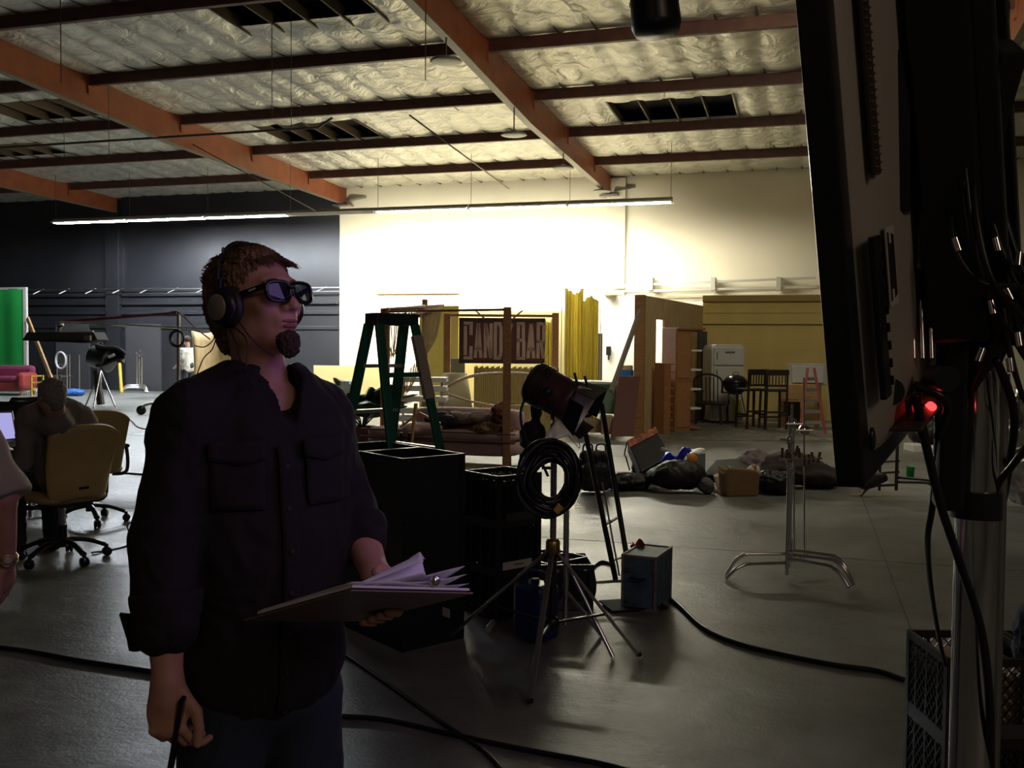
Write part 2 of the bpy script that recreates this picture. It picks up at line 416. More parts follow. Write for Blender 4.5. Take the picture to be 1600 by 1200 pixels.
# bearing brackets at wall under beams
# ---------------- the fluorescent strip ----------------
M_tube = mat('lit tube', (1, 1, 1), .4, emit=(1, .95, .76), estr=TUBE)
M_tubec = mat('cool lit tube', (1, 1, 1), .4, emit=(.86, .93, 1), estr=TUBE * 1.5)
M_off = mat('dead tube', (.45, .45, .42), .4)
M_house = mat('fixture housing', (.30, .29, .26), .4, metal=.3)
M_refl = mat('white reflector', (.85, .85, .82), .5)
M_wire = mat('hanger wire', (.12, .11, .1), .5, metal=.6)
FY, FX0, FX1 = 22.0, -20.1, -2.95
FZ = 4.80
seg = (FX1 - FX0) / 7
for k in range(7):
    xa = FX0 + k * seg; xc = xa + seg / 2; lit = k != 3
    which = ['far left end', 'second from the left', 'third from the left', 'middle, with its tubes out', 'third from the right', 'second from the right', 'far right end'][k]
    t = thing('strip_light', ('long fluorescent strip fixture hanging before the back wall, ' + which + (' of the row' if k != 3 else '')), 'light fixture', (xc, FY, FZ + .1), group='fluorescent strip fixtures before the back wall')
    h = MB(True); h.box((xc, FY, FZ + .10), (seg - .02, .11, .07)); h.box((xc, FY, FZ + .062), (seg - .02, .24, .006))
    h.build('housing', M_house, t, bevel=.004)
    for sgn in (-1, 1):
        r = MB(True); r.prism([(xa + .01, FY + sgn * .12, FZ + .066), (xa + .01, FY + sgn * .17, FZ + .02), (xa + .01, FY + sgn * .165, FZ + .016), (xa + .01, FY + sgn * .12, FZ + .058)], (seg - .02, 0, 0))
        r.build('reflector', M_refl, t)
    for sgn in (-1, 1):
        b = MB(True); b.tube((xa + .06, FY + sgn * .06, FZ + .025), (xa + seg - .06, FY + sgn * .06, FZ + .025), .019, n=10)
        b.build('tube', (M_tubec if k < 3 else M_tube) if lit else M_off, t, label=None if lit else 'unlit tube')
    for xx in (xa + .03, xa + seg - .03): MB(True).box((xx, FY, FZ + .03), (.04, .2, .05)).build('lamp_holder', M_refl, t, bevel=.004)
    wv = MB(True); wv.tube((xa + .05, FY, FZ + .13), (xa + .05, FY, zr(FY) + .03), .006, n=6)
    if k == 6: wv.tube((xa + seg - .05, FY, FZ + .13), (xa + seg - .05, FY, zr(FY) + .03), .006, n=6)
    wv.build('hanger_wire', M_wire, t)
# ---------------- materials shared by people ----------------
M_skin = mat('skin', (.52, .27, .19), .55, var=.08, vscale=30)
M_hair = mat('short light brown hair', (.16, .085, .035), .6, var=.5, vscale=90, bump=.6, bscale=160)
M_goat = mat('dark goatee hair', (.05, .03, .018), .8, var=.4, vscale=120, bump=.8, bscale=200)
M_shirt = mat('dark brown shirt cloth', (.011, .0085, .0075), .9, bump=.25, bscale=300)
M_jeans = mat('dark blue denim', (.022, .030, .045), .85, bump=.3, bscale=250)
M_blackpl = mat('black plastic', (.012, .012, .013), .35)
M_blackgloss = mat('glossy black plastic', (.01, .01, .011), .12)
M_grey = mat('grey plastic', (.25, .22, .19), .4)
M_leather = mat('black leather', (.02, .018, .016), .5)
def basis(fr, up):                        # columns: left (x), back (y), up (z); front = -y
    up = Vector(up).normalized(); fr = Vector(fr); fr = (fr - up * fr.dot(up)).normalized(); x = (-fr).cross(up)
    x = -(up.cross(fr)) if False else x
    return Matrix((x, -fr, up)).transposed()
def npv(v): return np.array(v, float)
def tf(M, c):                             # local -> world for points given in a local frame
    c = Vector(c); return lambda x, y, z: c + M @ Vector((x, y, z))
def head_fn(M, c, s=1., neck_to=None, ears=True, nose=1.):
    """distance function of a head. frame M: x = person's left, y = back, z = up; c between the ears"""
    Mi = npv(M); cc = npv(c)
    def fn(Q):
        q = (Q - cc) @ Mi / s
        e = lambda cx, r: sd_ell(q, cx, r)
        d = e((0, .016, .042), (.074, .096, .082))
        d = smin(d, e((0, -.030, -.005), (.065, .070, .085)), .03)
        d = smin(d, e((0, -.040, -.070), (.048, .052, .048)), .03)
        d = smin(d, e((0, -.078, -.102), (.020, .018, .018)), .022)
        for sx in (-1, 1):
            d = smin(d, e((sx * .046, -.005, -.066), (.016, .028, .024)), .03)
            d = smin(d, e((sx * .038, -.070, -.018), (.024, .020, .018)), .022)
        d = smin(d, e((0, -.083, .034), (.050, .016, .012)), .02)
        for sx in (-1, 1): d = -smin(-d, e((sx * .031, -.100, .010), (.017, .012, .011)), .012)
        for sx in (-1, 1): d = smin(d, e((sx * .031, -.085, .010), (.014, .012, .011)), .006)
        d = smin(d, sd_cap(q, (0, -.090, .022), (0, -.119 * nose, -.024), .0075, .0125), .010)
        for sx in (-1, 1): d = smin(d, e((sx * .013, -.104, -.028), (.009, .012, .0075)), .006)
        d = smin(d, e((0, -.090, -.052), (.026, .012, .018)), .02)
        d = smin(d, e((0, -.100, -.055), (.022, .007, .0045)), .004)
        d = smin(d, e((0, -.099, -.067), (.019, .008, .006)), .004)
        d = -smin(-d, sd_cap(q, (-.022, -.103, -.061), (.022, -.103, -.061), .0032), .003)
        if ears:
            for sx in (-1, 1):
                ea = e((sx * .078, .008, -.004), (.007, .019, .031)); ea = -smin(-ea, e((sx * .085, .004, .002), (.005, .010, .016)), .004)
                d = smin(d, ea, .006)
        return d * s
    def full(Q):
        d = fn(Q)
        if neck_to is not None:
            a = npv(c) + npv(M) @ np.array((0, .022, -.055)) * s
            d = smin(d, sd_cap(Q, a, npv(neck_to), .055 * s, .062 * s), .03)
        return d
    return full
def finger_fn(Q, chains, k=.006):
    d = None
    for ch in chains:
        pts, r0, r1 = ch; n = len(pts) - 1; dc = None
        for i in range(n):
            ra = r0 + (r1 - r0) * i / n; rb = r0 + (r1 - r0) * (i + 1) / n
            x = sd_cap(Q, npv(pts[i]), npv(pts[i + 1]), ra, rb); dc = x if dc is None else smin(dc, x, .002)
        d = dc if d is None else np.minimum(d, dc)
    return d
def wrinkle(amp, sc, seed=0, stretch=(1, 1, 1)):
    def f(co):
        v = Vector((co.x * stretch[0], co.y * stretch[1], co.z * stretch[2])) * sc + Vector((seed, seed * 2.3, 0))
        a = noise.noise(v + Vector((noise.noise(v * .6), noise.noise(v * .6 + Vector((5, 5, 5))), 0)) * 1.5)
        return amp * (1 - 2 * abs(a)) - amp * .5
    return f
def bounds(pts, pad):
    a = np.array([npv(p) for p in pts]); return a.min(0) - pad, a.max(0) + pad

# ================= the standing man =================
def cdir(ang):                            # direction turned ang degrees from "towards the camera" to picture right
    return CF(math.sin(rad(ang)), -math.cos(rad(ang)))
def make_man():
    fr = cdir(36); lf = Vector((0, 0, 1)).cross(fr) * -1; lf = -fr.cross(Vector((0, 0, 1))) if False else Vector((-fr.y, fr.x, 0))
    if lf.dot(CF(1, 0)) < 0: lf = -lf
    D0 = 2.07
    Hc = P(399, 476, 2.06)                                     # middle of the head
    hfr = cdir(57) + Vector((0, 0, .18)); hup = Vector((0, 0, 1)) - cdir(57) * .18
    HM = basis(hfr, hup)
    if (HM @ Vector((1, 0, 0))).dot(lf) < 0: HM = HM @ Matrix(((-1, 0, 0), (0, 1, 0), (0, 0, 1)))
    base = Vector((P(405, 900, D0).x, P(405, 900, D0).y, 0))
    neckb = P(414, 618, 2.10)
    shR, shL = P(289, 645, 1.94), P(500, 640, 2.20)
    elR, elL = P(254, 838, 1.90), P(548, 800, 2.22)
    wrR, wrL = P(262, 1068, 1.86), P(588, 900, 2.04)
    chest, waist, hip = P(405, 715, D0), P(412, 890, D0 + .01), P(408, 1040, D0 + .02)
    BM = Matrix((lf, -fr, Vector((0, 0, 1)))).transposed(); nB = npv(BM)
    # ---- body: head, neck, forearms and hands, one mesh ----
    body = MB(True)
    hs = .95
    hf = head_fn(HM, Hc, hs, neck_to=neckb)
    lo, hi = bounds([Hc, neckb], .125)
    blob('', hf, lo, hi, .0034, None, join=body, smooth=1)
    # right hand hanging, a pen-like remote between thumb and fingers
    hd = (P(262, 1160, 1.85) - wrR).normalized(); side = CF(.92, .1)      # thumb side to picture right
    pal = wrR + hd * .052
    nrm = hd.cross(side).normalized(); side = nrm.cross(hd).normalized()
    toward = -nrm if nrm.dot(CF(0, -1)) > 0 else nrm                    # palm faces the thigh, away from the camera
    ch = []
    for i, (o_, L, cu) in enumerate(((.030, .082, .55), (.010, .088, .62), (-.010, .080, .70), (-.028, .064, .78))):
        a = wrR + hd * .088 + side * o_ * .95; pts = [a]; ang = .15
        for k, l in enumerate((.46, .30, .24)):
            ang += cu; dv = hd * math.cos(ang) + (side * .55 + toward * .75).normalized() * math.sin(ang)
            pts.append(pts[-1] + dv * L * l)
        ch.append((pts, .0095, .0072))
    ta = wrR + hd * .022 + side * .028
    th = ([ta, ta + hd * .034 + side * .026, ta + hd * .066 + side * .031, ta + hd * .095 + side * .028], .0130, .0085)
    def handR(Q):
        Mh = npv(Matrix((side, nrm, hd)).transposed())
        d = sd_ell(Q, npv(pal), (.040, .016, .052), Mh)
        d = smin(d, sd_cap(Q, npv(elR + (wrR - elR) * .55), npv(wrR), .038, .027), .02)
        d = smin(d, sd_cap(Q, npv(wrR), npv(wrR + hd * .03), .026, .026), .02)
        d = smin(d, finger_fn(Q, ch), .007); d = smin(d, finger_fn(Q, [th]), .012)
        return d
    lo, hi = bounds([wrR, wrR + hd * .2, elR + (wrR - elR) * .55], .06)
    blob('', handR, lo, hi, .0032, None, join=body)
    # left hand holding the clipboard: palm below and behind, thumb on top
    cbd = (P(640, 925, 1.90) - P(400, 965, 1.86)).normalized()
    hL = P(604, 922, 1.995)
    inn = (CF(-.55, -.85)).normalized(); upv = Vector((0, 0, 1))
    fch = []
    for i in range(4):
        b = P(609 - 8 * i, 936 + 3 * i, 2.01); q1 = P(627 - 13 * i, 947 + 6 * i, 1.955 + .004 * i); q2 = P(622 - 13 * i, 957 + 5 * i, 1.925 + .004 * i); q3 = P(606 - 13 * i, 957 + 5 * i, 1.905 + .004 * i)
        fch.append(([b, q1, q2, q3], .0105, .0085))
    tb = P(603, 912, 2.00)
    tch = ([tb, P(607, 896, 1.955), P(600, 890, 1.91), P(588, 894, 1.885)], .0145, .0105)
    def handL(Q):
        d = sd_cap(Q, npv(elL + (wrL - elL) * .5), npv(wrL), .040, .028)
        d = smin(d, sd_ell(Q, npv(hL + CF(.002, .018, -.008)), (.034, .030, .034), npv(Matrix((CF(1, 0), CF(0, 1), Vector((0, 0, 1)))).transposed())), .03)
        d = smin(d, sd_cap(Q, npv(wrL), npv(hL + CF(0, .02, -.005)), .028, .026), .02)
        d = smin(d, finger_fn(Q, fch), .007); d = smin(d, finger_fn(Q, [tch]), .010)
        return d
    lo, hi = bounds([hL, wrL, elL + (wrL - elL) * .5, P(588, 894, 1.885)], .07)
    blob('', handL, lo, hi, .0034, None, join=body)
    # the rest of the body inside the clothes
    fR, fL = base + lf * -.11 + fr * .02, base + lf * .12 + fr * -.05
    knR, knL = Vector((*(base + lf * -.105 + fr * .03).xy, .50)), Vector((*(base + lf * .11 + fr * .02).xy, .50))
    hpR, hpL = hip + lf * -.085 + Vector((0, 0, -.02)), hip + lf * .085 + Vector((0, 0, -.02))
    def core(Q):
        d = sd_ell(Q, npv(chest), (.150, .085, .17), nB)
        d = smin(d, sd_ell(Q, npv(waist), (.125, .085, .16), nB), .05); d = smin(d, sd_ell(Q, npv(hip), (.14, .09, .12), nB), .05)
        d = smin(d, sd_cap(Q, npv(neckb), npv(chest), .05, .08), .05)
        for a, b, c in ((shR, elR, wrR), (shL, elL, wrL)):
            d = smin(d, sd_cap(Q, npv(chest + (a - chest) * .6), npv(a), .05, .045), .03)
            d = smin(d, sd_cap(Q, npv(a), npv(b), .045, .034), .02); d = smin(d, sd_cap(Q, npv(b), npv(b + (c - b) * .7), .034, .028), .02)
        for a, b, c in ((hpR, knR, fR), (hpL, knL, fL)):
            d = smin(d, sd_cap(Q, npv(a), npv(b), .07, .045), .03); d = smin(d, sd_cap(Q, npv(b), npv(c + Vector((0, 0, .07))), .045, .032), .02)
        return d
    lo, hi = bounds([neckb, shR, shL, elR, elL, fR, fL, wrR, wrL], .10)
    blob('', core, lo, hi, .018, None, join=body)
    man = body.build('person', M_skin, None, origin=base)
    setp(man, 'standing person in a dark shirt, headphones and dark glasses holding a clipboard', 'person')
    # ---- shirt ----
    cuffR = elR + (wrR - elR) * .60; cuffL = elL + (wrL - elL) * .45
    def shirt(Q):
        d = sd_ell(Q, npv(chest + Vector((0, 0, .02))), (.205, .128, .20), nB)
        d = smin(d, sd_ell(Q, npv(chest + fr * .02 + Vector((0, 0, -.10))), (.185, .125, .17), nB), .06)
        d = smin(d, sd_ell(Q, npv(waist + fr * .02), (.178, .140, .19), nB), .07)
        d = smin(d, sd_ell(Q, npv(hip + Vector((0, 0, .03)) + fr * .01), (.186, .138, .155), nB), .06)
        for a, b, c, sh, cf in ((shR, elR, cuffR, -1, .062), (shL, elL, cuffL, 1, .056)):
            tr = npv(neckb + lf * sh * .05 + Vector((0, 0, -.035)))
            d = smin(d, sd_cap(Q, tr, npv(a + Vector((0, 0, -.005))), .050, .060), .045)
            d = smin(d, sd_cap(Q, npv(a + Vector((0, 0, -.012))), npv(b), .062, .057), .045)
            d = smin(d, sd_cap(Q, npv(b), npv(c), .060, cf), .02)
        # open hem and neck
        d = np.maximum(d, -(Q[:, 2] - (hip.z - .085 + .02 * np.sin((Q @ npv(lf)) * 14))))
        Hm = npv(basis(hup * -1 + fr * .0, hfr)) if False else None
        nk = sd_cap(Q, npv(neckb + Vector((0, 0, -.02)) + fr * .02), npv(Hc), .064, .070)
        vee = sd_cap(Q, npv(neckb + fr * .08 + Vector((0, 0, .03))), npv(neckb + fr * .150 + Vector((0, 0, -.050))), .050, .008)
        d = np.maximum(d, -nk); d = np.maximum(d, -vee)
        return d
    wr = wrinkle(.006, 7, 3, (1, 1, .6)); wr2 = wrinkle(.004, 16, 8, (1, 1, .8))
    lo, hi = bounds([neckb, shR, shL, elR, elL, cuffR, cuffL, hip + Vector((0, 0, -.1)), chest - lf * .2, chest + lf * .2], .09)
    hi[2] = neckb.z + .09
    sh = blob('shirt', shirt, lo, hi, .0065, M_shirt, man, disp=lambda c: wr(c) + wr2(c), smooth=2)
    sh['label'] = 'dark brown long sleeved shirt'
    # rolled cuffs: flared rings
    def ring(c, ax, r, w, th, name, tilt=0.):
        x, y, z = frame_z(ax); M = Matrix((x, y, z)).transposed(); mb = MB(True); n = 30; m = 8
        def fn(u, v):
            a = 2 * math.pi * u; q = 2 * math.pi * v
            rr = r * (1 + .06 * math.sin(3 * a + 1)) + th * math.cos(q) + .010 * math.sin(q); return c + M @ Vector((rr * math.cos(a), rr * math.sin(a), w * math.sin(q)))
        mb.sheet(fn, n, 12); return mb.build(name, M_shirt, man)
    ring(cuffR + (elR - wrR).normalized() * .022, (elR - wrR), .058, .040, .008, 'cuff'); ring(cuffL + (elL - wrL).normalized() * .008, (elL - wrL), .054, .026, .008, 'cuff')
    flap = MB(True)                                   # loose corner of the right cuff
    c0 = P(200, 968, 1.88)
    flap.sheet(lambda u, v: P(232 - 46 * u * (1 - .35 * v), 952 + 52 * v + 8 * u + 6 * math.sin(3 * u), 1.86 + .05 * math.sin(2.5 * v)), 8, 8, th=.006)
    flap.build('cuff_flap', M_shirt, man)
    # collar: two leaves around the neck
    for sgn in (-1, 1):
        mb = MB(True)
        def fn(u, v, sgn=sgn):
            a = u * 2.75                                # from the nape round to the throat
            rr = .069 + .022 * v + .016 * v * u
            p = neckb + (-fr * math.cos(a) + lf * sgn * math.sin(a)) * rr + fr * (.010 + .052 * u ** 2)
            z = .058 - .040 * v - .085 * u ** 2 - .030 * u * v - .02 * v * u ** 4
            return p + Vector((0, 0, z - .012))
        mb.sheet(fn, 16, 6, th=.004); mb.build('collar', M_shirt, man)
    # placket, pockets, buttons, following the chest surface
    def on_front(s_, z, lift=.003):                   # march to the shirt surface from the front
        c = Vector((chest.x, chest.y, z)) + lf * s_; ts = np.linspace(.35, 0, 141); Q = np.array([npv(c + fr * t) for t in ts]); dd = shirt(Q)
        k = np.argmax(dd < 0); p = Vector(Q[k]); return p + fr * (lift + wr(p) + wr2(p) + .004)
    mb = MB(True); zt, zb = neckb.z - .095, hip.z - .06
    mb.sheet(lambda u, v: on_front(-.017 + .034 * u, zt + (zb - zt) * v), 3, 40, th=.003); mb.build('placket', M_shirt, man)
    for k in range(7):
        z = zt - .04 - k * .085; p = on_front(0, z, .006)
        MB(True).lathe(p, [(.0, -.001), (.0055, -.001), (.0055, .0018), (.0042, .0022), (0, .0014)], fr, 14).build('button', M_leather, man)
    for sgn in (-1, 1):
        mb = MB(True); z0 = chest.z + .035
        mb.sheet(lambda u, v, sgn=sgn: on_front(sgn * (.045 + .10 * u), z0 - .12 * v, .004), 8, 8, th=.003); p1 = mb.build('pocket', M_shirt, man)
        mb = MB(True); mb.sheet(lambda u, v, sgn=sgn: on_front(sgn * (.040 + .11 * u), z0 + .015 - (.035 + .012 * (1 - abs(2 * u - 1))) * v, .009), 8, 4, th=.003); mb.build('pocket_flap', M_shirt, p1)
    # ---- jeans ----
    def jeans(Q):
        d = sd_ell(Q, npv(hip + Vector((0, 0, -.03))), (.165, .118, .13), nB)
        for a, b, c in ((hpR, knR, fR), (hpL, knL, fL)):
            d = smin(d, sd_cap(Q, npv(a + Vector((0, 0, -.05))), npv(b), .098, .072), .03); d = smin(d, sd_cap(Q, npv(b), npv(c + Vector((0, 0, .05))), .072, .066), .03)
        return np.maximum(d, .035 - Q[:, 2])
    lo, hi = bounds([hip, fR, fL], .2); lo[2] = 0; hi[2] = hip.z + .12
    w3 = wrinkle(.006, 9, 1, (1, 1, .7))
    j = blob('jeans', jeans, lo, hi, .010, M_jeans, man, disp=w3, smooth=2); j['label'] = 'dark blue jeans'
    for f in (fR, fL):
        def shoe(Q, f=f):
            d = sd_cap(Q, npv(f + Vector((0, 0, .045)) - fr * .03), npv(f + Vector((0, 0, .038)) + fr * .17), .044, .036)
            d = smin(d, sd_cap(Q, npv(f + Vector((0, 0, .05))), npv(f + Vector((0, 0, .11))), .05, .045), .03)
            return np.maximum(d, -Q[:, 2])
        lo, hi = bounds([f - fr * .08, f + fr * .23, f + Vector((0, 0, .15))], .06); blob('shoe', shoe, lo, hi, .009, M_leather, man)
    # ---- hair ----
    nH = npv(HM); nc = npv(Hc)
    def hair(Q):
        q = (Q - nc) @ nH / .955
        d = sd_ell(q, (0, .022, .048), (.083, .104, .087))
        d = smin(d, sd_ell(q, (0, .058, -.010), (.073, .066, .078)), .03)
        d = smin(d, sd_ell(q, (0, -.034, .097), (.052, .028, .020)), .024)     # fringe swept forward
        d = smin(d, sd_ell(q, (0, .070, -.075), (.050, .034, .034)), .02)      # nape
        # clear the face
        fc = sd_ell(q, (0, -.112, .000), (.088, .085, .094)); d = np.maximum(d, -fc)
        pl = np.maximum(-(q[:, 2] + .000), -(q[:, 1] - .028)); d = np.maximum(d, np.minimum(-q[:, 2] - .028, .028 - q[:, 1]) if False else np.where((q[:, 1] < .020) & (q[:, 2] < .012), np.minimum(.020 - q[:, 1], .012 - q[:, 2]) , -1))
        d = np.maximum(d, -(q[:, 2] + .115)); d = np.maximum(d, -(q[:, 1] + .067))
        return d * .955
    def hdisp(co):
        q = HM.transposed() @ (co - Hc)
        a = math.atan2(q.x, q.y + .02)
        v = Vector((a * 14 + noise.noise(q * 30) * .8, q.z * 12 - q.y * 14, q.x * 30)); return .0055 * noise.noise(v * 1.6) + .004 * noise.noise(q * 140)
    lo, hi = bounds([Hc], .16)
    hr = blob('hair', hair, lo, hi, .0032, M_hair, man, disp=hdisp, smooth=1)
    # locks standing off the crown, fringe and nape
    mb = MB(True); rnd = random.Random(4); T = tf(HM * .955, Hc)
    for k in range(760):
        th_ = rnd.uniform(-3.14, 3.14); ph = rnd.uniform(.15, 1.5) if k % 3 else rnd.uniform(.8, 1.75)
        dx, dy, dz = math.sin(ph) * math.sin(th_), math.sin(ph) * math.cos(th_), math.cos(ph)
        p = Vector((dx * .083, .022 + dy * .104, .050 + dz * .089))
        if p.y < .0 and p.z < .085: continue
        if p.z < .0 and p.y < .03: continue
        n_ = Vector((dx, dy, dz)); flow = Vector((dx * .6, -.9 if (p.z > .03 and p.y < .06) else .1, -.5 if p.z < .06 else .1)); flow = (flow - n_ * flow.dot(n_)).normalized()
        L = rnd.uniform(.018, .036); r0 = rnd.uniform(.0012, .0022)
        a = T(*(p * .985)); b = T(*(p + flow * L * .5 + n_ * L * .07)); c = T(*(p + flow * L + n_ * L * rnd.uniform(.0, .14)))
        mb.path([a, b, c], lambda t, r0=r0: r0 * (1 - t * .85), 4, 3)
    for k in range(240):                                     # fringe over the far temple and forehead
        x = rnd.uniform(-.050, .062); p = Vector((x, -.050 - .012 * rnd.random(), .100 - abs(x) * .35)); L = rnd.uniform(.014, .030)
        a = T(*p); b = T(*(p + Vector((.25 * L, -.60 * L, .02 * L)))); c = T(*(p + Vector((.42 * L, -.95 * L, -.35 * L - .002))))
        mb.path([a, b, c], lambda t: .0018 * (1 - t * .85), 4, 3)
    mb.build('hair_lock', M_hair, hr)['kind'] = 'stuff'
    # goatee
    def goat(Q):
        q = (Q - nc) @ nH / .955
        d = sd_ell(q, (0, -.086, -.098), (.029, .024, .026)); d = smin(d, sd_ell(q, (0, -.088, -.120), (.020, .017, .015)), .012)
        d = np.maximum(d, -sd_ell(q, (0, -.108, -.061), (.030, .016, .016)))
        return d * .955
    lo, hi = bounds([T(0, -.09, -.11)], .06)
    g = blob('goatee', goat, lo, hi, .0026, M_goat, man, disp=lambda co: .0035 * noise.noise(co * 160) + .002 * noise.noise(co * 350))
    def lipf(Q):
        q = (Q - nc) @ nH / .955
        return np.minimum(sd_ell(q, (0, -.1005, -.0560), (.023, .0080, .0042)), sd_ell(q, (0, -.0995, -.0670), (.020, .0088, .0055))) * .955
    blob('lips', lipf, *bounds([T(0, -.1, -.061)], .04), .0016, mat('lips', (.30, .11, .09), .45), man)
    for sx in (-1, 1):                                        # eyes and brows behind the glasses
        e = MB(True); e.lathe(T(sx * .031, -.0835, .010), [(0, .0125), (.005, .0115), (.009, .009), (.012, .004), (.0125, 0), (.009, -.008), (0, -.0125)], HM @ Vector((0, -1, 0)), 16)
        e.build('eye', mat('eye white', (.7, .66, .62), .25), man)
        i_ = MB(True); i_.lathe(T(sx * .031, -.0955, .010), [(0, .001), (.0055, .0004), (.0058, -.001)], HM @ Vector((0, -1, 0)), 16); i_.build('iris', mat('iris', (.05, .07, .08), .2), man)
        b = MB(True); b.path([T(sx * .014, -.099, .030), T(sx * .031, -.098, .036), T(sx * .050, -.084, .031)], lambda t: .0038 * (1 - .5 * t), 6, 5); b.build('eyebrow', M_hair, man)
    # ---- 3-D glasses ----
    t = thing('glasses', 'black framed dark viewing glasses on the standing person\'s face', 'glasses', T(0, -.11, .012))
    for sx in (-1, 1):
        def gl(a, rx, rz, ex=3.2):
            c_, s_ = math.cos(a), math.sin(a); k = (abs(c_) ** ex + abs(s_) ** ex) ** (-1 / ex); return Vector((sx * .0345 + rx * c_ * k, 0, .006 + rz * s_ * k))
        bow = lambda v: Vector((v.x, -.1165 + 1.6 * v.x * v.x, v.z - .000))
        loopo = [bow(gl(2 * math.pi * i / 28, .0310, .0215)) for i in range(28)]
        f = MB(True); f.path([T(*v) for v in loopo], .0042, 6, 1, closed=True); f.build('rim', M_blackgloss, t)
        l = MB(True); l.add([T(*v) for v in loopo] + [T(*(v + Vector((0, .0015, 0)))) for v in loopo], [tuple(range(28)), tuple(reversed(range(28, 56)))] + [(i, 28 + i, 28 + (i + 1) % 28, (i + 1) % 28) for i in range(28)])
        l.build('lens', mat('dark polarised lens', (.05, .06, .075), .05, trans=.85), t)
        a = MB(True); a.bar(T(sx * .0655, -.112, .018), T(sx * .078, -.020, .010), .0035, .0125, HM @ Vector((0, 0, 1))); a.bar(T(sx * .078, -.020, .010), T(sx * .080, .018, -.008), .0035, .010, HM @ Vector((0, 0, 1))); a.build('temple_arm', M_blackgloss, t, bevel=.001)
        c = MB(True); c.bar(T(sx * .0730, -.085, .0160), T(sx * .0753, -.066, .0140), .0012, .004, HM @ Vector((0, 0, 1))); c.build('logo', mat('pale print', (.6, .6, .6), .4), t)
    b = MB(True); b.path([T(-.006, -.118, .014), T(0, -.1215, .017), T(.006, -.118, .014)], .0042, 8, 4); b.build('bridge', M_blackgloss, t)
    # ---- headphones ----
    t = thing('headphones', 'black over-ear headphones with a grey cap worn by the standing person', 'headphones', T(0, .01, 0))
    band = [T(.092 * math.sin(a) * (1 if abs(math.sin(a)) < .99 else 1), .004 + .012 * math.cos(a), .004 + .138 * max(0, math.cos(a)) ** .8 + (0)) for a in [rad(x) for x in range(-90, 91, 10)]]
    h = MB(True); h.path(band, .0075, 8, 2, flat=.55); h.build('headband', M_blackpl, t)
    for x in (40, 58):
        a = rad(-x); h = MB(True); p = Vector((.092 * math.sin(a), .004 + .012 * math.cos(a), .004 + .138 * math.cos(a) ** .8))
        h.bar(T(*(p + Vector((-.007, -.004, .0)))), T(*(p + Vector((-.004, -.004, .012)))), .002, .006); h.build('clip', mat('bright metal', (.8, .78, .72), .2, metal=1), t)
    for sx in (-1, 1):
        ax = HM @ Vector((sx, 0, 0)); c = T(sx * .073, -.004, -.010)
        k = MB(True); k.lathe(c, [(.030, 0), (.042, .003), (.044, .010), (.042, .018), (.034, .022)], ax, 30); k.build('ear_cushion', M_leather, t)
        k = MB(True); k.lathe(c + ax * .019, [(.040, 0), (.040, .008), (.036, .014), (.030, .016)], ax, 30); k.build('ear_cup', M_blackpl, t)
        k = MB(True); k.lathe(c + ax * .0335 + HM @ Vector((0, .004, 0)), [(.0275, 0), (.0275, .003), (.025, .005), (0, .006)], ax, 30); k.build('cap', M_grey, t, label='grey round cap')
        k = MB(True); k.bar(c + ax * .024 + HM @ Vector((0, .0, .03)), c + ax * .016 + HM @ Vector((0, 0, .062)), .014, .006); k.build('yoke', M_blackpl, t, bevel=.002)
    wire = [T(-.085, .004, -.055), T(-.070, .010, -.105), P(388, 575, 2.02) , P(404, 606, 1.98), P(432, 640, 1.945), P(446, 700, 1.93), P(452, 780, 1.93)]
    h = MB(True); h.path([T(-.088, .000, -.050), P(366, 530, 1.975), P(378, 570, 1.96), P(392, 600, 1.945), P(398, 606, 1.94)], .0016, 6, 6)
    h.path([T(-.088, -.008, -.048), P(384, 528, 1.965), P(386, 560, 1.955), P(380, 580, 1.95), P(366, 582, 1.96)], .0016, 6, 6)
    h.path([P(372, 500, 1.96), P(392, 528, 1.95), P(420, 552, 1.97), P(432, 556, 2.0)], .0014, 6, 6)
    h.build('cable', M_blackpl, t)
    # ---- the thin black remote in the right hand ----
    k = MB(True); a = P(286, 1090, 1.835); b = P(264, 1214, 1.87); k.bar(a, b, .020, .010, CF(1, 0)); o = k.build('remote', M_blackgloss, None, bevel=.003, origin=(a + b) / 2)
    setp(o, 'slim black pen-like remote in the standing person\'s lowered hand', 'remote')
    # ---- clipboard with curling script pages ----
    A, A2, C_ = P(380, 968, 1.88), P(548, 921, 1.70), P(566, 969, 2.02)
    ux = A2 - A; uy = C_ - A; nn = ux.cross(uy).normalized()
    if nn.z < 0: nn = -nn
    t = thing('clipboard', 'clipboard of curling script pages in the standing person\'s hand', 'clipboard', A + (ux + uy) / 2)
    cp = lambda u, v, h=0: A + ux * u + uy * v + nn * h
    b = MB(True); b.sheet(lambda u, v: cp(u, v, 0), 2, 2, th=.003, smooth=False); b.build('board', mat('brown hardboard', (.22, .15, .115), .45, var=.1), t, bevel=.001)
    M_paper = mat('script paper', (.78, .76, .80), .8)
    b = MB(True); b.sheet(lambda u, v: cp(.12 + .87 * u, .02 + .96 * v, .0065 + .002), 4, 2, th=.0045, smooth=False); b.build('paper', M_paper, t)
    for k in range(3):
        b = MB(True)
        def pg(u, v, k=k):
            g = max(0, u - .15) / .85
            z = .009 + .001 * k + (.010 + .014 * k) * g ** 1.5 * (v ** 1.2) + .004 * math.sin(6 * v + k) * g
            return cp(.12 + (.87 - .012 * k * v) * u, .02 + .96 * v, z)
        b.sheet(pg, 16, 10, th=.0006); b.build('page', M_paper, t)
    b = MB(True)                                             # the page rolled over itself
    p0, p1 = P(558, 917, 1.735), P(662, 884, 1.80); ax_ = (p1 - p0).normalized(); e1 = ax_.cross(CF(0, -1)).normalized(); e2 = ax_.cross(e1)
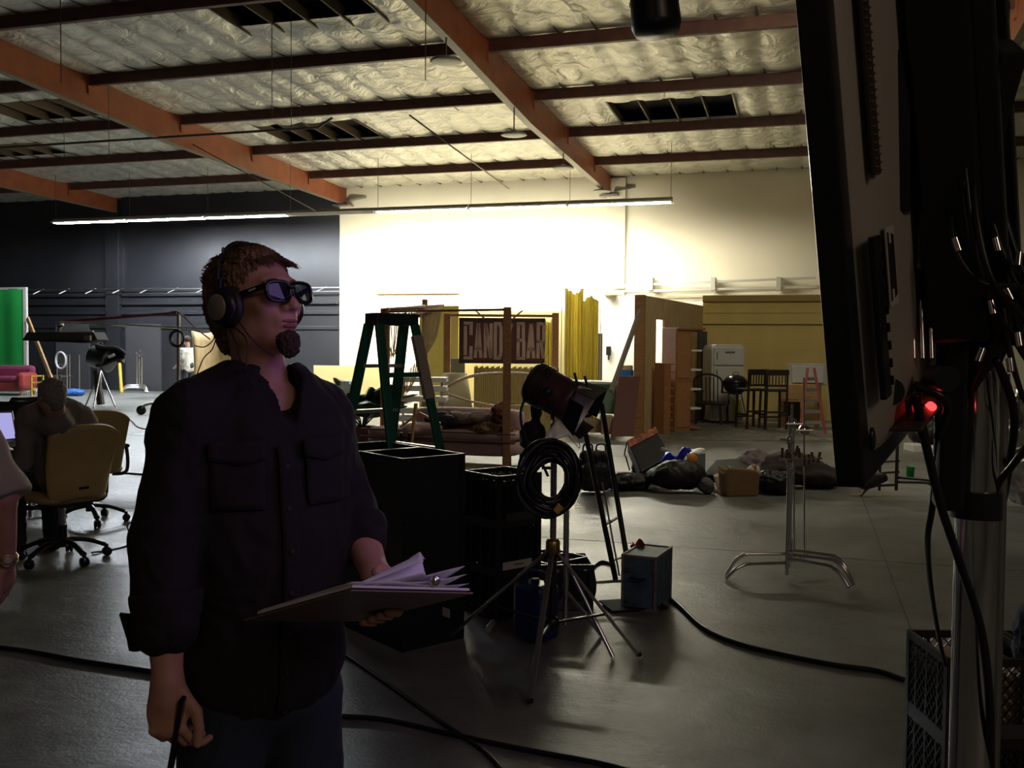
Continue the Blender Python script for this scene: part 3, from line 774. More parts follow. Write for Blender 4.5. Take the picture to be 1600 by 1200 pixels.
    def roll(u, v):
        a = -1.2 + v * 5.4; r = (.004 + .017 * u) * (1 + .12 * v)
        return p0 + (p1 - p0) * u * (1 + .06 * math.sin(a)) + e1 * r * math.cos(a) + e2 * r * math.sin(a)
    b.sheet(roll, 14, 20, th=.0006); b.build('page', M_paper, t)
    b = MB(True)
    b.sheet(lambda u, v: P(640 + 8 * v + 16 * u, 872 + 7 * v - 10 * u * (1 - v * .4), 1.80 + .01 * v), 4, 4, th=.0006); b.build('page', M_paper, t)
    cpos = P(680, 908, 1.80); c = MB(True); c.lathe(cpos, [(0, .004), (.008, .003), (.0105, 0), (.0105, -.002)], CF(.3, -.9, .1), 18); c.build('clip', mat('bright metal', (.8, .78, .72), .2, metal=1), t)
make_man()
# ================= foreground: monitor rig on the chrome stand =================
M_chrome = mat('chrome', (.75, .72, .70), .12, metal=1)
M_steel = mat('dull steel', (.42, .40, .38), .35, metal=1)
M_monblk = mat('monitor black', (.012, .012, .013), .3)
M_mongrey = mat('monitor back shell', (.36, .33, .28), .5)
M_screen = mat('lit picture', (.02, .02, .02), .3, emit=(.55, .33, 1.0), estr=1.9)
def rig():
    # monitor frame: w = along the width (away to the right), u = up, n = out of its back
    bl, tl = P(1306, 762, 1.50), P(1238, -40, 1.38)          # near edge of the screen side
    far = P(1440, 698, 2.06)
    w = (far - bl); w.z = 0; w = w.normalized()
    # screen looks to the left and away; the back looks right and towards the camera
    up = (tl - bl).normalized(); w = (w - up * w.dot(up)).normalized(); n = w.cross(up)
    if n.dot(CF(1, 0)) < 0: n = -n
    H, Wd, T_ = 1.02, .74, .062
    q = lambda a, b, c: bl + w * a + up * b + n * c          # a across, b up, c towards the back
    t = thing('monitor', 'large flat monitor seen edge-on from behind, hung high on the chrome stand', 'monitor', q(Wd / 2, 0, 0))
    M3 = Matrix((w, n, up)).transposed()
    s = MB(True); s.box(q(Wd / 2, H / 2, .022), (Wd, .044, H), M3); s.build('bezel', M_monblk, t, bevel=.005)
    s = MB(True); s.box(q(Wd / 2, H / 2, -.0015), (Wd - .05, .003, H - .05), M3); s.build('screen', M_screen, t, label='lit screen')
    s = MB(True); s.sheet(lambda a, b: q(.03 + (Wd - .06) * a, .02 + (H - .04) * b, .038 + .034 * (1 - (2 * a - 1) ** 6) * (1 - (2 * b - 1) ** 8)), 20, 24, th=.003); s.build('back_shell', M_mongrey, t)
    hx = lambda a, b, c, sx, sc_, sz, m, nm, bv=.002, par=None, lab=None: MB(True).box(q(a, b, c), (sx, sc_, sz), M3).build(nm, m, par or t, bevel=bv, label=lab)
    vp = hx(.058, .255, .072, .040, .010, .25, M_monblk, 'vent_panel')
    for k in range(8): MB(True).box(q(.095, .15 + .028 * k, .074), (.006, .006, .014), M3).build('vent_slot', M_monblk, vp)
    lb = hx(.150, .325, .0745, .060, .002, .125, mat('sticker paper', (.5, .45, .42), .7), 'sticker', 0)
    rnd = random.Random(2)
    for k in range(7):
        MB(True).box(q(.128 + .007 * k, .325, .076), (.0022, .001, rnd.uniform(.07, .11)), M3).build('print_line', M_leather, lb)
    hx(.10, .62, .072, .04, .008, .30, mat('dark perforated grille', (.03, .022, .02), .6), 'grille')
    s = MB(True)
    for k in range(46):
        s.box(q(.085 + .05 * (k % 2) * .5, .47 + .006 * k, .078), (.008, .004, .003), M3)
    s.build('perforation', mat('dull copper mesh', (.22, .12, .08), .5), t)
    hx(.30, .055, .078, .30, .05, .006, mat('connector recess', (.05, .04, .03), .6), 'connector_shelf')
    hx(.30, .085, .078, .26, .006, .030, M_monblk, 'connector_row')
    MB(True).path([q(.20, .12, .085), q(.20, .10, .125), q(.225, .07, .13), q(.235, .02, .11)], .007, 8, 5).build('plug_cable', M_blackpl, t)
    MB(True).lathe(q(.035, .07, .050), [(.018, 0), (.018, .004), (.012, .006)], n, 18, sx=.6).build('foot_socket', M_monblk, t)
    # mounting box in the middle of the back with its clamps
    m = thing('monitor_bracket', 'black yoke bracket holding the large monitor to the chrome stand', 'bracket', q(.38, .30, .13))
    MB(True).box(q(.46, .64, .135), (.26, .10, .95), M3).build('mount_plate', M_monblk, m, bevel=.008)
    for a, lo_, hi_ in ((.37, .18, 1.02), (.56, .12, .92)):
        MB(True).box(q(a, (lo_ + hi_) / 2, .20), (.035, .035, hi_ - lo_), M3).build('rail', M_blackpl, m, bevel=.004)
    MB(True).bar(q(.48, .30, .22), P(1500, 600, 1.82), .06, .09, (0, 0, 1)).build('arm', M_blackpl, m, bevel=.006)
    MB(True).bar(q(.48, .66, .22), P(1500, 330, 1.86), .05, .08, (0, 0, 1)).build('arm', M_blackpl, m, bevel=.006)
    for (x, y, D) in ((1375, 610, 1.62), (1460, 590, 1.66)):
        c = P(x, y, D); MB(True).tube(c, c + CF(.0, -.05), .022, n=16).build('clamp_knob', M_blackpl, m)
    for k in range(3):
        a = P(1425 + 14 * k, 470, 1.70); b = P(1428 + 14 * k, 560, 1.68); MB(True).tube(a, b, .004, n=8).build('bolt', M_chrome, m)
    # second, thinner panel behind (vectorscope / recorder), with a pale lower plate
    p0, p1 = P(1425, 90, 1.75), P(1436, 440, 1.72)
    d2 = thing('video_recorder', 'slim black recorder unit with a pale slotted lower plate beside the chrome stand', 'recorder', P(1450, 430, 1.75))
    MB(True).prism([P(1438, 95, 1.72), P(1443, 405, 1.70), P(1498, 395, 1.95), P(1494, 150, 1.98)], CF(.03, .01)).build('body', M_monblk, d2, bevel=.003)
    pl = MB(True).prism([P(1434, 352, 1.68), P(1434, 418, 1.68), P(1499, 466, 1.90), P(1499, 402, 1.92)], CF(.014, .01)).build('plate', mat('pale green grey plate', (.52, .52, .44), .5), d2, label='pale slotted plate')
    for k in range(9):
        a = P(1440 + 6.4 * k, 372 + 4 * k, 1.676 + .024 * k); MB(True).box(a, (.004, .004, .014)).build('slot', M_monblk, pl)
    MB(True).prism([P(1401, 76, 1.62), P(1401, 330, 1.60), P(1422, 330, 1.62), P(1422, 76, 1.64)], CF(.02, .05)).build('spine', M_blackpl, d2, bevel=.003)
    MB(True).tube(P(1463, 150, 1.80), P(1463, 330, 1.78), .022, n=16).build('barrel', M_blackpl, d2)
    # chrome stand
    pb = F(1514, 1330); s_ = 0
    base = P(1515, 1200, 1.80); top = P(1546, 40, 1.80); dirv = (top - base).normalized()
    foot = base - dirv * (base.z / dirv.z)
    t = thing('stand', 'tall chrome roller stand carrying the monitor at the right of the picture', 'stand', foot)
    L = lambda z: foot + dirv * ((z) / dirv.z)
    MB(True).tube(L(.04), L(1.28), .037, n=36).build('lower_tube', M_chrome, t)
    MB(True).tube(L(1.28), L(1.33), .045, n=30).build('collar', M_blackpl, t)
    MB(True).tube(L(1.33), L(1.95), .033, n=36).build('middle_tube', M_chrome, t)
    MB(True).tube(L(1.90), L(2.22), .030, n=30).build('upper_tube', mat('brushed tube', (.30, .25, .20), .35, metal=.8), t)
    MB(True).tube(L(2.20), L(2.24), .034, n=30).build('top_cap', M_blackpl, t)
    MB(True).box(L(1.72) + CF(-.055, -.005), (.05, .08, .85)).build('carriage', M_blackpl, t, bevel=.01)
    MB(True).tube(L(.05) + CF(.055, .02), L(1.55) + CF(.055, .02), .011, n=16).build('side_rod', M_steel, t)
    for k in range(3):
        a = rad(40 + 120 * k); d = Vector((math.cos(a), math.sin(a), 0))
        lg = MB(True).bar(L(.12) + d * .03, L(.08) + d * .42, .05, .035, (0, 0, 1)).build('leg', M_blackpl, t, bevel=.004)
        MB(True).lathe(L(.05) + d * .42 + Vector((0, 0, -.012)) + d.cross(Vector((0, 0, 1))) * -.015, [(.038, 0), (.038, .03)], d.cross(Vector((0, 0, 1))), 20).build('caster', M_blackpl, lg)
    # cables: a thick bundle falling from the rig to the right
    rnd = random.Random(5)
    for k in range(22):
        x0 = 1500 + rnd.uniform(-30, 62); y0 = rnd.uniform(150, 330); D = rnd.uniform(1.58, 1.76)
        sx = rnd.uniform(60, 170); y1 = rnd.uniform(420, 640)
        pts = [P(x0, y0, D + .05), P(x0 + 6, y0 + 90, D), P(x0 + sx * .35, (y0 + y1) / 2 + 70, D - .02), P(x0 + sx * .8, y1, D), P(x0 + sx * 1.3, y1 + rnd.uniform(20, 60), D + .05)]
        o = MB(True).path(pts, rnd.uniform(.0035, .006), 8, 6).build('video_cable', M_blackpl if k % 5 else M_leather, None, origin=pts[-1])
        setp(o, 'black video cable in the thick bundle sagging beside the chrome stand', 'cable', 'video cables in the bundle at the chrome stand')
    for k, (x, y) in enumerate(((1492, 372), (1555, 372), (1592, 395), (1570, 448), (1548, 470), (1590, 520), (1535, 545), (1577, 560))):
        a = P(x, y, 1.60); b = a + CF(rnd.uniform(-.01, .01), -.005, -.022)
        o = MB(True).tube(a, b, .006, n=12).build('cable_connector', M_chrome, None, origin=a)
        setp(o, 'small chrome cable plug in the bundle beside the chrome stand', 'connector', 'plugs in the cable bundle')
    def cab(name, lab, pts, r=.006, m=None, label_cat='cable'):
        o = MB(True).path(pts, r, 8, 8).build(name, m or M_blackpl, None, origin=pts[-1]); return setp(o, lab, label_cat)
    cab('power_cable', 'thick black cable crossing in front of the chrome stand down to the lower right crate', [P(1430, 615, 1.60), P(1448, 700, 1.62), P(1470, 790, 1.66), P(1500, 880, 1.70), P(1532, 980, 1.72), P(1546, 1090, 1.74), P(1548, 1230, 1.8), P(1550, 1330, 1.9)], .0075)
    cab('power_cable', 'thin black cable dropping straight into the lower right crate', [P(1466, 610, 1.75), P(1465, 700, 1.8), P(1457, 790, 1.9), P(1449, 850, 2.0), P(1456, 930, 2.4), P(1470, 1010, 2.9), P(1478, 1040, 3.1)], .0065)
    cab('power_cable', 'black cable hanging to the right of the chrome stand', [P(1556, 560, 1.72), P(1584, 640, 1.74), P(1578, 720, 1.8), P(1560, 830, 1.95), P(1550, 960, 2.1), P(1545, 1120, 2.2)], .0075)
    cab('power_cable', 'black cable leaving the picture at the right edge beside the chrome stand', [P(1610, 690, 1.74), P(1580, 730, 1.76), P(1562, 752, 1.78), P(1550, 775, 1.80)], .0065)
    t = thing('tally_lamp', 'small red glowing indicator lamp under the monitor bracket', 'indicator lamp', P(1448, 628, 1.70))
    MB(True).box(P(1448, 624, 1.70), (.03, .03, .016)).build('housing', M_blackpl, t, bevel=.002)
    MB(True).tube(P(1452, 632, 1.70), P(1457, 636, 1.66), .007, n=12).build('lens', mat('red glow', (.3, 0, 0), .3, emit=(1, .03, .03), estr=5), t)
rig()

# ================= milk crates =================
M_crate = mat('black crate plastic', (.014, .014, .015), .38)
M_tag = mat('pale tape label', (.55, .52, .45), .7)
def crate_mesh(name, w=.33, h=.28, solid=False):
    """open-topped lattice crate, origin at the middle of its base"""
    mb = MB(); hw = w / 2; r = .007
    for z, hh in ((.012, .024), (h - .014, .028)):
        for a in (-1, 1):
            mb.box((a * (hw - .006), 0, z), (.012, w, hh)); mb.box((0, a * (hw - .006), z), (w, .012, hh))
    for a in (-1, 1):
        for b in (-1, 1): mb.box((a * (hw - .012), b * (hw - .012), h / 2), (.026, .026, h - .01))
    mb.box((0, 0, .008), (w - .02, w - .02, .006))
    z0, z1 = .024, h - .026
    for side in range(4):
        M = Matrix.Rotation(side * math.pi / 2, 3, 'Z')
        if solid: mb.box(M @ Vector((0, hw - .006, h / 2)), (w - .03, .004, h - .04), M); continue
        n = 9; span = w - .03; hgt = z1 - z0
        for k in range(-6, n + 1):
            for sg in (-1, 1):
                x0 = -span / 2 + k * span / n; xa, za = x0, z0; xb, zb = x0 + hgt * .8, z1
                if xa < -span / 2: za += (-span / 2 - xa) / .8; xa = -span / 2
                if xb > span / 2: zb -= (xb - span / 2) / .8; xb = span / 2
                if xb - xa < .012: continue
                mb.bar(M @ Vector((xa * sg, hw - .006, za)), M @ Vector((xb * sg, hw - .006, zb)), .004, .008, M @ Vector((0, 1, 0)))
        for k in (-1, 0, 1): mb.box(M @ Vector((k * span / 3.4, hw - .006, h / 2)), (.010, .008, h - .03), M)
    return mb
def make_crate(lab, loc, rz, tag=None, solid=False, w=.33, h=.28, group=None):
    t = thing('milk_crate', lab, 'crate', loc, rz, group)
    crate_mesh('', w, h, solid).build('basket', M_crate, t)
    return t
CRZ = rad(57)
def crate_at(corner, k=0, i=0, j=0, w=.33, rz=CRZ, h=.28):
    # corner = the vertical edge nearest the camera; i steps along the left-away side, j along the right-away side
    a = Vector((-math.sin(rz), math.cos(rz), 0)); b = Vector((math.cos(rz), math.sin(rz), 0)); g = w + .012
    return Vector(corner) + a * (w / 2 + i * g) + b * (w / 2 + j * g) + Vector((0, 0, k * h))
cA = F(777, 972); cA.z = 0
protoC = make_crate('black lattice milk crate, topmost of the stack behind the light stand', crate_at(cA, 2), CRZ)
cfill = MB().box((0, 0, .13), (.30, .30, .22)).build('contents', mat('dark packed equipment', (.008, .008, .009), .7), protoC, bevel=.02)
c2 = dup(protoC, crate_at(cA, 1), CRZ, 'black lattice milk crate with pale tape label, middle of the stack behind the light stand')
c3 = dup(protoC, crate_at(cA, 0), CRZ, 'black lattice milk crate, bottom of the stack behind the light stand')
def local_tag(t, side, x, z, w_, h_, m=M_tag, out=.1675):
    mb = MB()
    if side == 'x': mb.box((x, -out, z), (w_, .003, h_))
    else: mb.box((-out, x, z), (.003, w_, h_))
    return mb.build('tape_label', m, t)
lt = local_tag(c2, 'x', -.02, .035, .22, .045)
MB().box((-.01, -.1695, .036), (.07, .001, .006)).build('print_line', M_leather, lt)
local_tag(protoC, 'x', .0, .035, .22, .05, mat('dull tape label', (.05, .05, .045), .7))
cB = F(628, 1020); cB.z = 0
labs = ['solid black storage bin, %s of the stack just right of the standing person', 'solid black storage bin, %s of the back stack between the person and the lattice crates']
bw, bh = .40, .335
pb = make_crate(labs[0] % 'topmost', crate_at(cB, 2, w=bw, h=bh), CRZ, solid=True, w=bw, h=bh); pb.name = 'storage_bin'; pb['category'] = 'bin'
for k, nm in ((1, 'middle'), (0, 'bottom')):
    dup(pb, crate_at(cB, k, w=bw, h=bh), CRZ, labs[0] % nm)
for k, nm in ((2, 'topmost'), (1, 'middle'), (0, 'bottom')):
    dup(pb, crate_at(cB, k, 1, 0, w=bw, h=bh), CRZ, labs[1] % nm)
lq = F(697, 1001); 
o = MB(True).box(P(697, 957, 4.93), (.004, .06, .045), Matrix.Rotation(CRZ - math.pi / 2 + math.pi / 2, 3, 'Z')).build('tape_label', M_tag, None, origin=P(697, 957, 4.93)); setp(o, 'small pale tape square on the black bins right of the standing person', 'label')
cD = crate_at(cA, 0, 0, 1.15); dup(protoC, Vector((*cD.xy, 0)), CRZ, 'black lattice milk crate on the floor behind the light stand')
cE = P(880, 900, 5.9); dup(protoC, Vector((cE.x, cE.y, 0)), rad(20), 'black lattice milk crate lying between the light stand and the hand truck')
# lower right crates
cR = F(1400, 1215); 
t = dup(protoC, P(1518, 1100, 3.38), YAW, 'large black lattice crate with cardboard in it under the chrome stand'); t.location.z = .28
t0 = dup(protoC, (t.location.x, t.location.y, 0), YAW, 'black lattice crate, lower one of the pair under the chrome stand')
q_ = t.location + CF(.345, 0)
t1 = dup(protoC, (q_.x, q_.y, .28), YAW, 'black lattice crate at the lower right corner holding a blue bundle')
t2 = dup(protoC, (q_.x, q_.y, 0), YAW, 'black lattice crate, bottom one at the lower right corner')
for c_ in (t, t1):
    for ch_ in list(c_.children):
        if ch_.name.startswith('contents'): bpy.data.objects.remove(ch_)
o = MB(True).box(t.location + Vector((0, .0, .13)), (.28, .28, .19), Matrix.Rotation(YAW, 3, 'Z')).build('cardboard_box', mat('cardboard', (.42, .29, .19), .8), None, bevel=.003, origin=t.location); setp(o, 'cardboard box inside the black crate under the chrome stand', 'box')
def bund(Q):
    c = npv(t1.location + CF(-.10, -.02, .24))
    d = sd_ell(Q, c + np.array((-.02, 0, .10)), (.085, .09, .10)); d = smin(d, sd_ell(Q, c + np.array((.06, -.02, .0)), (.08, .09, .12)), .04); d = smin(d, sd_ell(Q, c + np.array((-.05, -.03, .01)), (.06, .07, .09)), .04); return d
lo, hi = bounds([t1.location + CF(-.09, 0, .26)], .26)
ws = wrinkle(.012, 18, 2)
o = blob('cloth_bundle', bund, lo, hi, .009, mat('grey blue fleece', (.05, .065, .085), .95, bump=.5, bscale=120), None, origin=t1.location, disp=ws); setp(o, 'grey blue fleece bundle stuffed in the lower right crate', 'cloth')
# ================= fresnel lamp on its stand =================
M_lampred = mat('dark red brown lamp paint', (.07, .028, .024), .4, var=.2, vscale=10)
M_gel = mat('white diffusion sheet', (.75, .70, .65), .6, trans=.35)
M_yel = mat('yellow plug', (.6, .38, .05), .5)
def light_stand():
    base = F(868, 1012); f1, f2, f3 = F(828, 1100), F(957, 1032), F(765, 988)
    base = Vector((*(P(864, 850, 4.80)).xy, 0))
    t = thing('light_stand', 'tripod light stand with steel legs carrying the dark red lamp', 'light stand', base)
    z = lambda h: base + Vector((0, 0, h))
    MB(True).tube(z(.18), z(.60), .020, n=18).build('lower_column', M_blackpl, t)
    MB(True).tube(z(.58), z(1.02), .016, n=18).build('upper_column', M_steel, t)
    MB(True).lathe(z(.55), [(.030, 0), (.036, .01), (.036, .06), (.028, .075)], n=20).build('collar', mat('brass', (.5, .34, .14), .35, metal=1), t)
    MB(True).lathe(z(.17), [(.026, 0), (.036, .01), (.036, .05), (.026, .06)], n=20).build('lower_collar', M_blackpl, t)
    MB(True).tube(z(.98) , z(.98) + CF(-.06, 0), .008, n=10).build('locking_handle', M_blackpl, t)
    for k, f in enumerate((F(828, 1102), F(998, 1028), F(700, 1000))):
        h = z(.585); lg = MB(True).bar(h, f + Vector((0, 0, .012)), .026, .016).build('leg', M_steel, t, bevel=.003)
        MB(True).tube(f + Vector((0, 0, .012)), f + Vector((0, 0, .03)), .016, n=12).build('foot', M_blackpl, lg)
        m = h.lerp(f, .60); MB(True).bar(z(.20), m, .018, .012).build('brace', M_blackpl, t, bevel=.002)
    # second small chrome stand folded beside it
    b2 = Vector((*(P(884, 900, 5.05)).xy, 0)); s2 = thing('light_stand', 'low chrome stand folded up just behind the tripod of the dark red lamp', 'light stand', b2)
    MB(True).tube(b2 + Vector((0, 0, .12)), b2 + Vector((0, 0, .95)), .015, n=14).build('column', M_chrome, s2)
    for (x, y) in ((958, 1030), (940, 905), (868, 960)):
        f = F(x, y) if y > 950 else Vector((*P(x, y, 5.25).xy, 0))
        MB(True).tube(b2 + Vector((0, 0, .46 if y > 1000 else .3)), f + Vector((0, 0, .01)), .011, n=10).build('leg', M_chrome, s2)
    # lamp head
    c = P(864, 613, 4.78); ax = (P(935, 650, 4.70) - P(848, 598, 4.84)).normalized()      # beam points down to the right
    ax = (CF(.72, -.30, -.36)).normalized(); x, y, zz = frame_z(ax); M = Matrix((x, y, zz)).transposed()
    h = thing('fresnel_lamp', 'dark red film lamp with barn doors tilted down on the tripod stand', 'lamp', c + Vector((0, 0, -.12)))
    MB(True).lathe(c, [(.05, -.135), (.092, -.13), (.100, -.118), (.104, -.08), (.100, -.06), (.104, -.02), (.104, .05), (.100, .07), (.108, .09), (.112, .12), (.106, .125)], ax, 32).build('housing', M_lampred, h)
    for k in range(5):
        MB(True).lathe(c, [(.102, -.112 + .018 * k), (.110, -.109 + .018 * k), (.110, -.104 + .018 * k), (.102, -.101 + .018 * k)], ax, 32).build('cooling_ring', M_blackpl, h)
    MB(True).lathe(c + ax * .112, [(.094, 0), (.08, .012), (.04, .02), (0, .022)], ax, 28).build('lens', mat('ribbed lens', (.25, .27, .28), .15), h)
    for k in range(4):
        a = k * math.pi / 2 + .3; d = x * math.cos(a) + y * math.sin(a); tn = ax.cross(d)
        p = c + ax * .128 + d * .098; q = p + ax * (.11 if k % 2 else .09) + d * (.04 if k % 2 == 0 else .015)
        MB(True).prism([p - tn * .07, p + tn * .07, q + tn * .085, q - tn * .085], d * .003).build('barn_door', M_blackpl, h)
    yk = [c + CF(-.03, -.125, .02), c + CF(-.01, -.13, -.05), c + CF(0, -.10, -.13), c + CF(0, 0, -.155), c + CF(0, .10, -.13), c + CF(-.01, .13, -.05), c + CF(-.03, .125, .02)]
    MB(True).path(yk, .010, 8, 5, flat=.5).build('yoke', M_blackpl, h)
    MB(True).lathe(c + CF(-.03, -.118, .01), [(.022, 0), (.024, .01), (.018, .026)], CF(0, -1), 16).build('tilt_knob', M_blackpl, h)
    MB(True).tube(c + Vector((0, 0, -.155)), z(1.0), .012, n=14).build('spigot', M_steel, h)
    MB(True).path([c + ax * -.13 + Vector((0, 0, -.02)), c + CF(-.16, -.03, -.10), c + CF(-.13, -.02, -.24), c + CF(-.06, 0, -.34), c + CF(-.02, 0, -.42)], .007, 8, 6).build('power_lead', M_blackpl, h)
    MB(True).path([c + ax * .12 + Vector((0, 0, -.10)), c + ax * .16 + Vector((0, 0, -.20)), c + CF(.10, -.04, -.24), c + CF(.05, -.04, -.18)], .0022, 6, 6).build('safety_chain', M_steel, h)
    # diffusion sheet clipped below the doors
    g = MB(True)
    g.sheet(lambda u, v: P(905 + 32 * u - 60 * v * (1 - .35 * u), 602 + 10 * u + 92 * v - 26 * u * v, 4.66 + .05 * math.sin(2.6 * v) + .03 * u), 10, 12, th=.0015)
    o = g.build('diffusion_sheet', M_gel, None, origin=P(890, 690, 4.7)); setp(o, 'curled whitish diffusion sheet clipped to the front of the dark red lamp', 'diffusion sheet')
    for (x_, y_) in ((902, 600), (918, 605)):
        a = P(x_, y_, 4.64); o = MB(True).bar(a, a + CF(-.015, 0, .055), .010, .012).build('clothespin', M_blackpl, None, bevel=.002, origin=a); setp(o, 'black clip gripping the top of the diffusion sheet', 'clip', 'clips on the diffusion sheet')
    # coil of cable hanging on the stand
    cc = P(862, 742, 4.70); rnd = random.Random(9); t3 = thing('cable_coil', 'coil of thick black cable with a yellow plug hanging on the light stand', 'cable coil', cc + Vector((0, 0, .12)))
    for k in range(17):
        r = .080 + .0045 * k + rnd.uniform(-.012, .012); ox, oz = rnd.uniform(-.02, .02), rnd.uniform(-.03, .01); pts = [cc + CF(ox + (r + .008 * math.sin(3 * a + k)) * math.cos(a), -.012 * (k % 6) + .02 * math.sin(a * 2 + k), oz + (r * 1.2) * math.sin(a)) for a in [2 * math.pi * i / 16 for i in range(16)]]
        MB(True).path(pts, .010, 8, 3, closed=True).build('loop', M_blackpl, t3)
    MB(True).tube(P(877, 790, 4.6), P(868, 800, 4.6), .018, n=14).build('plug', M_yel, t3, label='yellow plug')
    # black pouch and blue jug behind the column
    b = P(838, 892, 5.15); b = Vector((b.x, b.y, 0))
    j = thing('water_jug', 'dark blue plastic jug on the floor behind the light stand', 'jug', b)
    MB(True).box((b.x, b.y, .17), (.16, .22, .30), Matrix.Rotation(CRZ, 3, 'Z')).build('body', mat('dark blue plastic', (.008, .02, .12), .35), j, bevel=.03)
    MB(True).path([(b.x - .05, b.y, .31), (b.x - .05, b.y, .37), (b.x + .05, b.y, .37), (b.x + .05, b.y, .31)], .010, 8, 5).build('handle', mat('dark blue plastic', (.008, .02, .12), .35), j)
    MB(True).tube((b.x, b.y - .02, .31), (b.x, b.y - .02, .345), .022, n=14).build('cap', M_blackpl, j)
    def sb(Q):
        d = sd_ell(Q, npv(P(832, 682, 5.0)), (.075, .05, .085)); return smin(d, sd_ell(Q, npv(P(838, 640, 5.0)), (.03, .03, .05)), .04)
    lo, hi = bounds([P(833, 665, 5.0)], .16)
    o = blob('pouch', sb, lo, hi, .009, M_leather, None, origin=P(833, 700, 5.0), disp=wrinkle(.008, 14, 3)); setp(o, 'black soft pouch hanging on the light stand below the lamp', 'pouch')
    # stray plug on floor
    a, b = F(762, 990), F(770, 978)
    o = MB(True).tube(a + Vector((0, 0, .02)), b + Vector((0, 0, .02)), .018, n=12).build('cable_end', mat('worn white plug', (.35, .32, .28), .6), None, origin=a); setp(o, 'whitish cable plug lying on the floor left of the light stand', 'plug')
light_stand()

# ================= hand truck, blue case, small things =================
def hand_truck():
    b = P(966, 905, 5.95); b = Vector((b.x, b.y, 0))
    t = thing('hand_truck', 'black two-wheeled hand truck standing behind the blue case', 'hand truck', b)
    lat = CF(1, .25).normalized(); lean = CF(-.50, .30, 1.0).normalized()
    z0 = Vector((0, 0, .13)); Lh = 1.22
    A = P(962, 892, 5.95); B = P(985, 872, 6.0); A = Vector((*A.xy, .14)); B = Vector((*B.xy, .14))
    for i, (p, (tx, ty, TD)) in enumerate(((A, (913, 668, 6.45)), (B, (940, 632, 6.45)))):
        q = P(tx, ty, TD); MB(True).tube(p, q, .017, n=12).build('rail', M_blackpl, t)
        if i == 0: qa = q
        else: qb = q
    MB(True).path([qa, qa + (qa - A).normalized() * .08 + CF(.0, .01), P(922, 648, 6.48), qb + (qb - B).normalized() * .03 + CF(-.02, 0), qb], .013, 10, 6).build('handle', M_blackpl, t)
    for f in (.12, .34): MB(True).bar(A.lerp(qa, f), B.lerp(qb, f), .028, .008).build('crossbar', M_blackpl, t)
    MB(True).tube(A.lerp(qa, .02) + CF(.03, .02), A.lerp(qa, .62) + CF(.045, .02), .006, n=10).build('centre_rod', M_steel, t)
    for s_ in (-1, 1):
        c = (A + B) / 2 + lat * s_ * .20 + CF(-.03, .02); c.z = .12
        w = MB(True).lathe(c - lat * .025, [(.04, 0), (.085, 0), (.112, .006), (.12, .018), (.12, .034), (.112, .046), (.085, .052), (.04, .05)], lat, 28).build('wheel', mat('tyre rubber', (.015, .015, .015), .8), t)
        MB(True).lathe(c - lat * .034, [(.0, 0), (.05, 0), (.055, .01)], lat, 20).build('hub', M_steel, w)
    MB(True).tube((A + B) / 2 + lat * -.2 + CF(-.03, .02) + Vector((0, 0, -.02)), (A + B) / 2 + lat * .2 + CF(-.03, .02) + Vector((0, 0, -.02)), .010, n=10).build('axle', M_steel, t)
    MB(True).box(((A + B) / 2 + CF(.05, -.13)) * 1.0 - Vector((0, 0, .125)), (.36, .24, .008), Matrix.Rotation(math.atan2(lat.y, lat.x), 3, 'Z')).build('toe_plate', mat('dull black plate', (.012, .012, .012), .9), t)
hand_truck()
